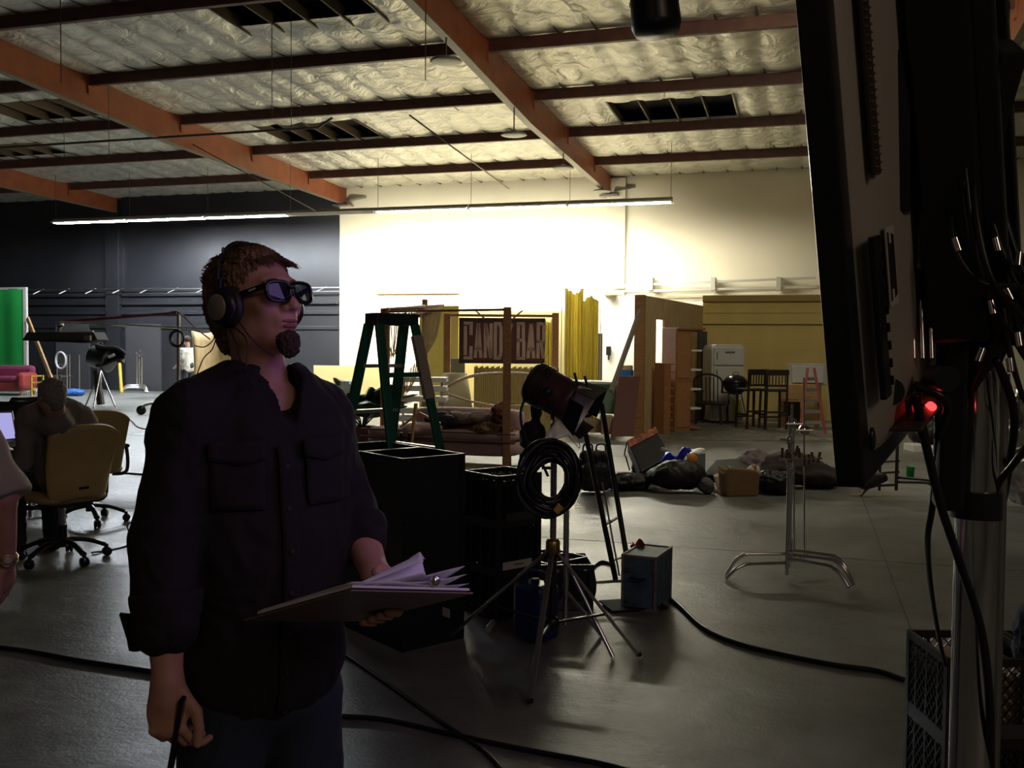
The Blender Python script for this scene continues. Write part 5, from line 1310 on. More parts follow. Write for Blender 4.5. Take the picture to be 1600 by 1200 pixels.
    MB(True).lathe((c.x, c.y, z0), [(.30, 0), (.20, (z1 - z0)), (.19, (z1 - z0) - .01), (.29, .01)], n=28).build('lamp_shade', mat('cream fabric', (.55, .48, .30), .8), t); MB(True).tube((c.x, c.y, .02), (c.x, c.y, z0 + .2), .02, n=10).build('pole', M_w2, t); MB(True).lathe((c.x, c.y, 0), [(.16, 0), (.16, .02), (.03, .05)], n=20).build('base', M_w2, t)
    # white shelving / tables
    t = thing('folding_table', 'white slatted table stack behind the lower rails of the stepladder', 'table', P(660, 660, 15.2)); t.location.z = 0
    for k, y in enumerate((592, 606, 622, 640, 652)):
        a, b = P(625, y, 15.2), P(697, y + 1, 15.0); z = a.z; MB(True).box((*(((a + b) / 2).xy), z), ((b - a).length, .5, .07), Matrix.Rotation(YAW, 3, 'Z')).build('slab', M_wht, t, bevel=.004)
    for x in (630, 690):
        a = P(x, 640, 15.25); MB(True).tube((a.x, a.y, 0), (a.x, a.y, P(x, 590, 15.2).z), .02, n=8).build('leg', M_steel, t)
    pa_, pb_ = PY(588, 459, 25.44), PY(718, 452, 25.44); setp(MB(True).box((pa_ + pb_) / 2, (pb_.x - pa_.x, .12, .13)).build('timber_plank', M_w1, None, bevel=.002, origin=(pa_ + pb_) / 2), 'long tan board fixed high on the white back wall', 'board')
    # bent cane hoop
    pts = [P(700, 604, 13.8), P(718, 594, 13.8), P(745, 586, 13.9), P(790, 583, 14), P(830, 585, 14.2), P(868, 594, 14.4)]
    o = MB(True).path(pts, .022, 8, 6).build('cane_pole', mat('pale cane', (.55, .38, .22), .4), None, origin=pts[0]); setp(o, 'long pale cane bent in an arc below the maroon sign', 'cane')
    pts = [P(700, 616, 13.9), P(740, 628, 13.9), P(780, 634, 14), P(830, 632, 14.2), P(866, 626, 14.4)]
    o = MB(True).path(pts, .016, 8, 6).build('cane_pole', mat('pale cane', (.55, .38, .22), .4), None, origin=pts[0]); setp(o, 'thin cane sagging below the bent arc cane', 'cane')
    # mauve couch
    L0, R0 = P(566, 716, 12.9), P(806, 722, 12.2); L0.z = R0.z = 0; dx = (R0 - L0).normalized(); ny = Vector((-dx.y, dx.x, 0)); Lc = (R0 - L0).length; M = Matrix((dx, ny, Vector((0, 0, 1)))).transposed()
    mm = mat('mauve upholstery', (.46, .30, .31), .75, var=.12, vscale=5, bump=.3, bscale=60); mpi = mat('dark mauve piping', (.12, .06, .06), .7)
    t = thing('couch', 'long mauve padded couch heaped with cloth behind the crates', 'couch', (L0 + R0) / 2)
    W_ = lambda u, v, z: L0 + dx * u + ny * v + Vector((0, 0, z))
    def pad(u0, u1, v0, v1, z0, z1, nm='cushion', m_=None, rd=.07):
        c = W_((u0 + u1) / 2, (v0 + v1) / 2, (z0 + z1) / 2); hh = ((u1 - u0) / 2, (v1 - v0) / 2, (z1 - z0) / 2)
        s = MB(True)
        def fn(u, v):
            th_, ph = 2 * math.pi * u, math.pi * (v - .5); f = lambda x: math.copysign(abs(x) ** .35, x)
            return c + M @ Vector((hh[0] * f(math.cos(ph)) * f(math.cos(th_)), hh[1] * f(math.cos(ph)) * f(math.sin(th_)), hh[2] * f(math.sin(ph))))
        s.sheet(fn, 32, 16); return s.build(nm, m_ or mm, t)
    pad(0, Lc, 0, .7, .13, .34, 'base'); pad(.02, Lc - .02, -.03, .7, .33, .46, 'seat')
    pad(.55, Lc - .1, .45, .75, .42, .72, 'backrest'); 
    MB(True).path([W_(0, -.04, .335), W_(Lc / 2, -.045, .33), W_(Lc, -.04, .335)], .018, 8, 6).build('piping', mpi, t)
    MB(True).path([W_(0, -.035, .44), W_(Lc / 2, -.04, .44), W_(Lc, -.035, .44)], .010, 8, 6).build('piping', mpi, t)
    for u in (.12, Lc - .12):
        for v in (.08, .6): MB(True).tube(W_(u, v, 0), W_(u, v, .16), .03, n=10).build('leg', M_dkw, t)
    rnd = random.Random(12)
    def heap(lab, cat, nm, x, y, D, r, m, seed, hz=.6, n=5, wr_=.03, grp=None, flo=False):
        c = P(x, y, D); 
        if flo: c.z = r[2] * .8
        r_ = random.Random(seed); blobs = [((c + CF(r_.uniform(-.6, .6) * r[0], r_.uniform(-.4, .4) * r[1], r_.uniform(-.3, .3) * r[2])), [r[0] * r_.uniform(.35, .6), r[1] * r_.uniform(.5, .8), r[2] * r_.uniform(.4, .75)]) for _ in range(n)]
        blobs.append((c, [r[0] * .8, r[1] * .8, r[2] * .6])); Mr = npv(Matrix.Rotation(YAW, 3, 'Z'))
        def fn(Q):
            d_ = None
            for cc, rr in blobs: e = sd_ell(Q, npv(cc), rr, Mr); d_ = e if d_ is None else smin(d_, e, .05)
            if flo: d_ = np.maximum(d_, .004 - Q[:, 2])
            return d_
        lo, hi = npv(c) - np.array([max(r[0], r[1]) * 1.7] * 2 + [r[2] * 1.9]), npv(c) + np.array([max(r[0], r[1]) * 1.7] * 2 + [r[2] * 1.9])
        if flo: lo[2] = -.02
        h = max(r) * 3.4 / 46
        o = blob(nm, fn, lo, hi, h, m, None, origin=Vector((c.x, c.y, 0 if flo else c.z - r[2] * .6)), disp=wrinkle(wr_, 3.2 / max(r) * 1.0, seed)); return setp(o, lab, cat, grp)
    globals()['heap'] = heap
    heap('grey rolled blanket heaped on the mauve couch', 'blanket', 'blanket', 738, 652, 12.8, (.42, .22, .10), mat('grey brown blanket', (.22, .17, .15), .9), 1)
    heap('dark bundled cloth at the left end of the heap on the couch', 'cloth', 'cloth_bundle', 690, 655, 12.7, (.28, .22, .12), mat('near black cloth', (.03, .03, .045), .9), 2)
    heap('tan rope and netting bundle on the couch', 'netting', 'rope_bundle', 770, 672, 12.5, (.30, .22, .10), mat('brown netting', (.20, .11, .05), .9, var=.5, vscale=30), 3, wr_=.05)
    heap('mauve pillow lying in the middle of the heaped couch', 'pillow', 'pillow', 660, 668, 12.6, (.28, .22, .09), mm, 4, wr_=.012)
    heap('reddish brown bundle standing upright by the near canopy post', 'cloth', 'cloth_bundle', 783, 650, 12.5, (.12, .12, .22), mat('red brown cloth', (.14, .05, .03), .8), 5)
    for k, (p, q) in enumerate((((625, 668), (655, 645)), ((655, 645), (688, 662)), ((638, 733), (650, 630)))):
        o = MB(True).bar(P(*p, 12.0), P(*q, 12.0), .05, .03).build('timber_stick', M_w1, None, origin=P(*p, 12.0)); setp(o, ['pale stick rising to the right before the mauve couch', 'pale stick falling to the right before the mauve couch', 'pale upright stick among the ladder rails'][k], 'stick')
    # wire rack bits in front of the couch
    t = thing('wire_rack', 'thin dark wire rack standing behind the black bins', 'rack', P(632, 715, 6.8)); t.location.z = 0
    for x in (627, 640): MB(True).tube(P(x, 676, 6.8), Vector((*P(x, 700, 6.8).xy, 0)), .010, n=8).build('upright', M_blackpl, t)
    for y in (690, 714): MB(True).tube(P(560, y + 14, 6.6), P(700, y - 8, 6.9), .006, n=6).build('rail', M_blackpl, t) if y > 700 else MB(True).tube(P(625, y, 6.8), P(642, y, 6.8), .006, n=6).build('rail', M_blackpl, t)
    # palm in a pot
    c = F(566, 700); t = thing('potted_palm', 'dark green potted palm between the person and the stepladder', 'plant', c)
    MB(True).lathe(c, [(.16, 0), (.20, .28), (.22, .29), (.22, .33), (.19, .32), (.18, .30), (0, .30)], n=24).build('pot', mat('terracotta', (.22, .08, .04), .7), t)
    mlf = mat('palm leaf', (.015, .06, .022), .45, var=.4, vscale=6); rnd = random.Random(8)
    for k in range(26):
        a = rnd.uniform(0, 6.28); L = rnd.uniform(.6, 1.05); el = rnd.uniform(.5, 1.35); d = Vector((math.cos(a) * math.cos(el), math.sin(a) * math.cos(el), math.sin(el))); s0 = c + Vector((0, 0, .30))
        pts = [s0, s0 + d * L * .45, s0 + d * L * .8 + Vector((0, 0, -.03)), s0 + d * L * 1.1 + Vector((math.cos(a) * .15, math.sin(a) * .15, -.22 * L))]
        fr_ = MB(True); fr_.path(pts, lambda u: .009 * (1 - .7 * u), 6, 4)
        for i in range(26):
            f = .25 + .75 * i / 25; seg_ = min(2, int(f * 3)); g = f * 3 - seg_; p = pts[seg_].lerp(pts[seg_ + 1], g); dr = (pts[seg_ + 1] - pts[seg_]).normalized(); sd = dr.cross(Vector((0, 0, 1))).normalized()
            for s_ in (-1, 1):
                ll = .26 * math.sin(math.pi * min(1, f * .9 + .1)) + .05; tip = p + (sd * s_ * .8 + dr * .55 + Vector((0, 0, -.25))).normalized() * ll; w2 = dr * .022
                mdp = p.lerp(tip, .45); fr_.add([p - w2 * .4, p + w2 * .4, mdp + w2 + Vector((0, 0, .01)), tip, mdp - w2 + Vector((0, 0, .01))], [(0, 1, 2, 3, 4)])
        fr_.build('frond', mlf, t)
    # ---- right side furniture ----
    c = P(1036, 675, 17.3); c.z = 0; M = Matrix.Rotation(YAW + rad(28), 3, 'Z'); X, Yv = M @ Vector((1, 0, 0)), M @ Vector((0, 1, 0)); hh = P(1036, 567, 17.3).z
    t = thing('narrow_rack', 'narrow brown slotted wooden rack standing before the tall cabinet', 'rack', c)
    MB(True).box(c + X * -.03 + Vector((0, 0, hh / 2)), (.14, .30, hh), M).build('body', M_cab, t)
    for k in range(9): MB(True).box(c + X * .075 + Vector((0, 0, .1 + k * (hh - .12) / 8)), (.07, .30, .022), M).build('shelf', M_cab, t)
    c = P(1062, 672, 17.9); c.z = 0; hh = P(1062, 514, 17.9).z
    t = thing('tall_cabinet', 'tall honey brown wooden cabinet with open side shelves', 'cabinet', c)
    MB(True).box(c + X * -.10 + Vector((0, 0, hh / 2)), (.36, .42, hh), M).build('body', M_cab, t, bevel=.005)
    for z0_, z1_ in ((.08, hh * .47), (hh * .52, hh - .1)): MB(True).box(c + X * -.10 - Yv * .215 + Vector((0, 0, (z0_ + z1_) / 2)), (.30, .02, z1_ - z0_), M).build('door', wood('honey door panel', (.28, .13, .05), (.40, .20, .085), .5), t, bevel=.008)
    MB(True).box(c + X * .06 + Vector((0, 0, hh)), (.62, .50, .05), M).build('cornice', M_cab, t, bevel=.01)
    for k in range(6): MB(True).box(c + X * .20 + Vector((0, 0, .06 + k * (hh - .1) / 5)), (.26, .40, .035), M).build('shelf', M_wht if 0 < k < 5 else M_cab, t)  # middle shelves coloured white in place of light on their edges
    MB(True).box(c + X * .20 + Yv * .2 + Vector((0, 0, hh / 2)), (.28, .02, hh), M).build('back_panel', M_cab, t)
    # refrigerator
    c = P(1129, 668, 20.0); c.z = 0; Mr = Matrix.Rotation(YAW + rad(6), 3, 'Z'); hh = P(1129, 538, 20.0).z; W2 = 52 * 20 / 1500
    t = thing('refrigerator', 'old round-shouldered white refrigerator against the mustard set wall', 'refrigerator', c); m_f = mat('old white enamel', (.62, .64, .60), .3)
    def fr_pts(sc, y):
        o = []; hw = W2 / 2 * sc
        for (u, v) in ((-1, .04), (1, .04)): o.append((u * hw, v))
        for k in range(9): a = k / 8 * math.pi / 2; o.append((hw - .12 + .12 * math.cos(a), hh - .12 + .12 * math.sin(a) * sc))
        for k in range(9): a = math.pi / 2 + k / 8 * math.pi / 2; o.append((-hw + .12 + .12 * math.cos(a), hh - .12 + .12 * math.sin(a) * sc))
        return [c + Mr @ Vector((u, y, v)) for u, v in o]
    MB(True).prism(fr_pts(1, -.28), Mr @ Vector((0, .62, 0))).build('body', m_f, t, bevel=.015)
    for z0_, z1_ in ((.12, hh * .72), (hh * .735, hh - .06)): MB(True).box(c + Mr @ Vector((0, -.31, (z0_ + z1_) / 2)), (W2 - .06, .05, z1_ - z0_), Mr).build('door', m_f, t, bevel=.02)
    for z in (hh * .64, hh * .86): MB(True).bar(c + Mr @ Vector((-W2 / 2 + .09, -.36, z - .07)), c + Mr @ Vector((-W2 / 2 + .09, -.36, z + .07)), .025, .025).build('handle', M_steel, t, bevel=.004)
    MB(True).box(c + Mr @ Vector((.02, -.34, hh * .90)), (.20, .01, .035), Mr).build('badge', M_steel, t)
    bx('leaning_plank', 'dark wooden panel leaning between the cabinet and the refrigerator', 'panel', 1090, 1104, 518, 657, 20.4, .1, M_dkw)
    # chairs
    def bar_chair(x, D, rz, lab):
        c = P(x, 672, D); c.z = 0; t = thing('bar_chair', lab, 'chair', c, rz); hw = .20
        for a in (-1, 1):
            MB().bar((a * hw, -.19, 0), (a * (hw - .015), -.17, .74), .04, .04).build('leg', M_dkw, t, bevel=.004); MB().bar((a * hw, .19, 0), (a * (hw - .01), .22, 1.12), .04, .035).build('leg', M_dkw, t, bevel=.004)
            MB().bar((a * hw, -.19, .28), (a * hw, .19, .28), .022, .035).build('stretcher', M_dkw, t)
        for y in (-.19, .19): MB().bar((-hw, y, .22 if y < 0 else .34), (hw, y, .22 if y < 0 else .34), .022, .035).build('stretcher', M_dkw, t)
        MB().box((0, 0, .75), (.44, .42, .05)).build('seat', M_dkw, t, bevel=.015)
        MB().box((0, .225, 1.09), (.44, .03, .11)).build('top_rail', M_dkw, t, bevel=.008); MB().box((0, .21, .84), (.40, .025, .04)).build('lower_rail', M_dkw, t)
        for k in range(6): MB().bar((-.15 + .06 * k, .212, .85), (-.15 + .06 * k, .222, 1.05), .026, .012).build('slat', M_dkw, t)
    bar_chair(1172, 18.5, YAW + rad(200), 'dark slat-back bar chair nearer the grill'); bar_chair(1207, 18.3, YAW + rad(184), 'dark slat-back bar chair at the right of the pair')
    # rocking chair
    c = P(1112, 660, 19.4); c.z = 0; t = thing('armchair', 'dark spindle armchair between the cabinet and the grill', 'chair', c, YAW + rad(150))
    for a in (-1, 1):
        for y in (-.22, .22): MB().bar((a * .26, y, 0), (a * .24, y, .42), .045, .045).build('leg', M_dkw, t)
        MB().bar((a * .28, -.26, .64), (a * .28, .24, .66), .05, .03).build('armrest', M_dkw, t, bevel=.005); MB().bar((a * .28, -.2, .4), (a * .28, -.2, .64), .03, .03).build('arm_post', M_dkw, t)
    MB().box((0, 0, .43), (.56, .52, .06)).build('seat', M_dkw, t, bevel=.02)
    MB().path([(-.28, .24, .66), (-.27, .28, .92), (0, .30, 1.02), (.27, .28, .92), (.28, .24, .66)], .022, 8, 6).build('back_hoop', M_dkw, t)
    for k in range(6): MB().bar((-.2 + .08 * k, .25, .45), (-.2 + .08 * k, .29, .96), .018, .018).build('spindle', M_dkw, t)
    # kettle grill
    c = P(1148, 668, 18.9); c.z = 0; zb = P(1148, 600, 18.9).z; t = thing('kettle_grill', 'black kettle grill on tripod legs before the refrigerator', 'grill', c)
    m_k = mat('black enamel', (.012, .014, .016), .22)
    MB(True).lathe((c.x, c.y, zb), [(0, -.22), (.12, -.19), (.21, -.10), (.245, 0), (.24, .01)], n=28).build('bowl', m_k, t); MB(True).lathe((c.x, c.y, zb + .01), [(.25, 0), (.235, .06), (.16, .14), (.06, .175), (0, .18)], n=28).build('lid', m_k, t)
    MB(True).path([(c.x - .05, c.y, zb + .18), (c.x - .04, c.y, zb + .23), (c.x + .04, c.y, zb + .23), (c.x + .05, c.y, zb + .18)], .01, 8, 4).build('lid_handle', M_w2, t)
    for k in range(3): a = 2.1 * k + .6; MB(True).tube((c.x + .12 * math.cos(a), c.y + .12 * math.sin(a), zb - .15), (c.x + .30 * math.cos(a), c.y + .30 * math.sin(a), .02), .013, n=8).build('leg', M_steel, t)
    bx('storage_bag', 'small bright yellow bag on the floor beneath the kettle grill', 'bag', 1146, 1158, 624, 652, 19.6, .2, mat('bright yellow', (.6, .55, .05), .6), .02)
    # rug
    o = MB(True).prism([F(1062, 664), F(1232, 666), F(1300, 690), F(1040, 688)], (0, 0, .012)).build('rug', mat('patterned grey rug', (.14, .13, .10), .95, var=.6, vscale=7), None, origin=F(1150, 678)); setp(o, 'flat grey patterned rug under the bar chairs', 'rug')
    # tray, dresser, red ladder on the right
    t = thing('framed_board', 'white framed board with rounded corners left of the monitor edge', 'board', P(1262, 600, 19.5)); 
    MB(True).box((P(1232, 603, 19.1) + P(1292, 567, 19.1)) / 2, (60 * 19.5 / 1500, .04, 33 * 19.5 / 1500), Matrix.Rotation(YAW, 3, 'Z')).build('frame', mat('dull white frame', (.5, .5, .44), .6), t, bevel=.03)
    MB(True).box((P(1238, 599, 19.05) + P(1286, 571, 19.05)) / 2 + CF(0, -.02), (48 * 19.4 / 1500, .03, 26 * 19.4 / 1500), Matrix.Rotation(YAW, 3, 'Z')).build('panel', mat('grey white panel', (.6, .63, .62), .5), t, bevel=.012)
    c0 = P(1250, 668, 19.0); c0.z = 0; t = thing('dresser', 'pale wooden dresser left of the monitor edge', 'dresser', c0); zt = P(1250, 600, 19).z; Md = Matrix.Rotation(YAW - rad(25), 3, 'Z')
    MB(True).box(c0 + Vector((0, 0, zt * .8)), (.72, .45, zt * .4), Md).build('body', M_w1, t, bevel=.006); 
    for k in (-1, 1):
        MB(True).box(c0 + Md @ Vector((k * .17, -.235, zt * .80)), (.30, .02, zt * .3), Md).build('drawer', M_w1, t, bevel=.006)
        for j in (-1, 1): MB(True).box(c0 + Md @ Vector((k * .32, j * .18, zt * .3)), (.05, .05, zt * .6), Md).build('leg', M_cab, t)
    bx('box_stack', 'dark box on the floor beneath the pale dresser', 'box', 1226, 1250, 628, 662, 19.6, .3, M_dkw)
    t = thing('small_ladder', 'thin red stepladder in front of the pale dresser', 'ladder', P(1266, 680, 17.8)); t.location.z = 0
    mr = mat('red paint', (.35, .04, .03), .5)
    for (x0, x1) in ((1262, 1250), (1272, 1290)): a = P(x0, 575, 17.8); b = P(x1, 680, 17.6); MB(True).bar(Vector((b.x, b.y, 0)), a, .03, .05).build('rail', mr, t)
    for k in range(5): y = 592 + 17 * k; MB(True).bar(P(1260 - 2 * k, y, 17.8), P(1274 + 3 * k, y, 17.7), .02, .06).build('step', M_alu, t)
    # seen between monitor and right edge
    bx('paper_box', 'white crumpled paper box on the far floor right of the green cup', 'box', 1428, 1452, 696, 712, 14.6, .4, M_wht, .01)
    bx('paper_box', 'white low box on the far floor just left of the chrome stand', 'box', 1456, 1482, 700, 714, 14.4, .4, M_wht, .01)
    heap('black bag on the far floor below the small red lamp', 'bag', 'bag', 1452, 676, 15.2, (.35, .25, .28), M_leather, 21, flo=True)
    heap('tall silvery foil bundle at the right edge of the picture', 'foil', 'foil_bundle', 1578, 640, 9.5, (.22, .22, .72), mat('crumpled foil', (.6, .6, .58), .25, metal=1), 22, wr_=.08, flo=True)
    c = F(1588, 745); t = thing('office_chair', 'brown office chair at the right edge behind the chrome stand', 'chair', c)
    MB(True).box(c + Vector((.12, 0, .72)), (.10, .44, .50), Matrix.Rotation(.3, 3, 'Z')).build('backrest', mat('brown fabric', (.22, .16, .12), .8), t, bevel=.03)
    MB(True).box(c + Vector((.30, 0, .46)), (.44, .44, .08)).build('seat', mat('brown fabric', (.22, .16, .12), .8), t, bevel=.03); MB(True).tube(c + Vector((.25, 0, .06)), c + Vector((.25, 0, .44)), .03).build('column', M_steel, t)
    for k in range(5): a = k * 1.257; MB(True).bar(c + Vector((.25, 0, .10)), c + Vector((.25 + .28 * math.cos(a), .28 * math.sin(a), .05)), .04, .03).build('leg', M_blackpl, t)
    # rails on the back wall
    def wall_rail(x0, x1, ya, yb, Y, lab, m, nr):
        t = thing('cable_ladder', lab, 'ladder', PY((x0 + x1) / 2, yb[0], Y)); 
        for y in (ya, yb): MB(True).bar(PY(x0, y[0], Y), PY(x1, y[1], Y), .045, .03).build('side_rail', m, t)
        for k in range(nr): f = (k + .4) / nr; a = PY(x0, ya[0], Y).lerp(PY(x1, ya[1], Y), f); b = PY(x0, yb[0], Y).lerp(PY(x1, yb[1], Y), f); MB(True).bar(b + Vector((-.10, -.12, 0)), a + Vector((.10, .12, .03)), .018, .018).build('rung', m, t)
    wall_rail(44, 532, (453, 449), (460, 455), 25.3, 'long bright aluminium ladder rail running along the black wall', M_alu, 11)
    t = thing('wall_rack', 'grey pipe rack running along the white wall above the mustard set', 'rack', PY(1110, 447, 25.0))
    for y0, y1 in ((447, 434), (456, 448)): MB(True).bar(PY(950, y0, 25.1), PY(1275, y1, 25.1), .07, .06).build('pipe', mat('dull grey steel', (.40, .38, .33), .5, metal=.3), t)
    for x in (1018, 1115, 1217): MB(True).box((PY(x, 444, 25.2)), (.12, .4, .34)).build('bracket', mat('dull grey steel', (.40, .38, .33), .5, metal=.3), t, bevel=.006)
sets()
# ================= bags on the floor =================
def bags():
    bk = mat('black nylon', (.012, .012, .014), .55, bump=.2, bscale=120)
    # backpack
    c = F(930, 772); t = thing('backpack', 'black wheeled backpack standing upright behind the hand truck', 'bag', c)
    def bp(Q):
        M = npv(Matrix.Rotation(YAW, 3, 'Z')); d = sd_box(Q, npv(c + CF(0, .12, .24)), (.17, .12, .22), .07, M); d = smin(d, sd_box(Q, npv(c + CF(-.01, -.02, .18)), (.14, .07, .14), .05, M), .03)
        return np.maximum(d, .004 - Q[:, 2])
    lo, hi = bounds([c + CF(0, .1, .24)], .36); lo[2] = -.02
    blob('body', bp, lo, hi, .014, bk, t, disp=wrinkle(.012, 9, 2))
    for dx in (-.08, .06): MB(True).path([c + CF(dx - .05, .08, .44), c + CF(dx - .04, .06, .52), c + CF(dx + .04, .06, .52), c + CF(dx + .05, .08, .44)], .010, 8, 5).build('handle', M_leather, t)
    MB(True).path([c + CF(-.16, .0, .38), c + CF(-.24, -.04, .25), c + CF(-.18, -.04, .08)], .012, 8, 5, flat=.4).build('strap', M_leather, t)
    heap('flat black bag lying right of the upright backpack', 'bag', 'bag', 980, 765, 10.6, (.26, .2, .12), bk, 31, flo=True)
    heap('round black helmet-like bag behind the duffel', 'bag', 'bag', 1010, 742, 11.2, (.16, .16, .18), bk, 32, flo=True)
    heap('large black duffel bag in the middle of the bags on the floor', 'bag', 'duffel_bag', 1050, 762, 10.5, (.36, .24, .20), bk, 33, flo=True, wr_=.02)
    heap('small grey pouch left of the tan paper bag', 'pouch', 'pouch', 1103, 762, 10.35, (.09, .09, .10), mat('grey pouch cloth', (.16, .15, .16), .8), 34, flo=True, wr_=.01)
    heap('grey crumpled jacket behind the tan paper bag', 'jacket', 'jacket', 1178, 742, 11.1, (.30, .24, .24), mat('grey mauve cloth', (.20, .17, .18), .9), 35, flo=True)
    heap('dark heap of coats at the right end of the bags', 'coat', 'coat_heap', 1245, 762, 10.9, (.46, .30, .22), mat('dark brown coat cloth', (.05, .035, .035), .9), 36, flo=True)
    heap('black soft bag between the paper bag and the coats', 'bag', 'bag', 1205, 768, 10.4, (.22, .18, .15), bk, 37, flo=True)
    # open suitcase tilted with red lining
    t = thing('suitcase', 'black open suitcase tilted up with red patterned trim', 'suitcase', Vector((*P(1015, 735, 11.0).xy, 0)))
    q = [P(980, 690, 11.3), P(1024, 668, 11.5), P(1048, 712, 11.0), P(1000, 738, 10.8)]
    nv = (q[1] - q[0]).cross(q[3] - q[0]).normalized()
    if nv.dot(CF(0, 1)) < 0: nv = -nv
    MB(True).prism(q, nv * .16).build('shell', bk, t, bevel=.02)
    MB(True).prism([q[0] - nv * .004, q[0].lerp(q[1], 1) - nv * .004, q[1].lerp(q[2], .22) - nv * .004, q[0].lerp(q[3], .22) - nv * .004], -nv * .01).build('trim', mat('red brown pattern', (.40, .13, .07), .7, var=.7, vscale=18), t, label='red brown patterned trim')
    MB(True).path([q[0], q[0] + CF(-.03, 0, -.15), P(978, 715, 11.2), P(984, 735, 11.2)], .008, 8, 5).build('strap', M_leather, t)
    # shiny blue bag, paper, orange disc, box
    o = MB(True).sheet(lambda u, v: P(1036 + 42 * u, 716 - 14 * u + 12 * v * (1 - .3 * u) - 4 * math.sin(9 * u), 10.7 + .3 * v * 0 + .05 * math.sin(12 * u + 5 * v)), 14, 8, th=.03).build('shiny_bag', mat('shiny royal blue', (.02, .03, .85), .2, metal=0), None, origin=P(1056, 716, 10.8)); setp(o, 'shiny royal blue bag lying on top of the black duffel', 'bag')
    o = MB(True).sheet(lambda u, v: P(1074 + 28 * u - 10 * v, 700 + 3 * u + 8 * v + 2 * math.sin(6 * u), 10.8 + .3 * (1 - v)), 6, 4, th=.006).build('paper_sheet', M_wht, None, origin=P(1085, 705, 10.9)); setp(o, 'white paper sheet lying beside the shiny blue bag', 'paper')
    o = MB(True).sheet(lambda u, v: P(1034 + 14 * u - 2 * v, 698 + 5 * u + 6 * v, 10.9), 3, 3, th=.006).build('paper_sheet', M_wht, None, origin=P(1040, 702, 10.9)); setp(o, 'small white paper scrap left of the shiny blue bag', 'paper')
    o = MB(True).lathe(P(1082, 716, 10.5), [(0, 0), (.055, .0), (.06, .006), (.055, .014), (0, .016)], CF(.3, -1, .5), 22).build('disc', mat('orange plastic', (.75, .25, .03), .5), None, origin=P(1082, 722, 10.5)); setp(o, 'small orange disc under the white paper sheet', 'disc')
    c = F(1087, 752); o = MB(True).box((c.x, c.y, .17), (.13, .2, .34), Matrix.Rotation(YAW + .4, 3, 'Z')).build('carton', mat('blue grey carton', (.22, .28, .30), .6), None, bevel=.006, origin=c); setp(o, 'blue grey upright carton behind the black duffel bag', 'box')
    q = [P(1098, 742, 10.7), P(1118, 718, 11.1), P(1176, 714, 11.1), P(1172, 738, 10.7)]
    o = MB(True).prism(q, (0, 0, -.10)).build('instrument_case', bk, None, bevel=.015, origin=Vector((*P(1135, 745, 10.9).xy, 0))); setp(o, 'black flat case tilted behind the tan paper bag', 'case')
    # paper bag
    c = F(1162, 776); t = thing('paper_bag', 'tan paper bag with crumpled open top among the bags', 'bag', c); M = Matrix.Rotation(YAW + rad(12), 3, 'Z'); mt = mat('tan kraft paper', (.42, .27, .13), .75, var=.12, vscale=8)
    hw, hd, H = .19, .11, .28; n = 40
    def pbf(u, v):
        a = 2 * math.pi * u; f = lambda x: math.copysign(abs(x) ** .28, x); fl_ = 1 + .10 * v * v
        return c + M @ Vector((hw * f(math.cos(a)) * fl_, .12 + hd * f(math.sin(a)) * fl_ * (1 + .04 * math.sin(5 * a)), H * v + .035 * v * v * math.sin(3 * a + 1)))
    MB(True).sheet(pbf, n, 10, th=.004).build('bag_body', mt, t)
    MB(True).box(c + M @ Vector((0, .12, .01)), (hw * 1.8, hd * 1.8, .01), M).build('bottom', mt, t)
    MB(True).sheet(lambda u, v: c + M @ Vector((-.12 + .26 * u, .03 + .1 * v, .27 - .07 * math.sin(3.14 * u) + .05 * v)), 8, 4, th=.004).build('tissue', mat('cream tissue', (.6, .5, .36), .8), t)
    q = F(1130, 775); o = MB(True).prism([q + CF(-.02, 0, .0), P(1118, 745, 10.5), P(1140, 738, 10.5), P(1142, 765, 10.4)], CF(0, .15)).build('paper_bag', mt, None, bevel=.01, origin=q); setp(o, 'collapsed brown paper bag behind the grey pouch', 'bag')
bags()
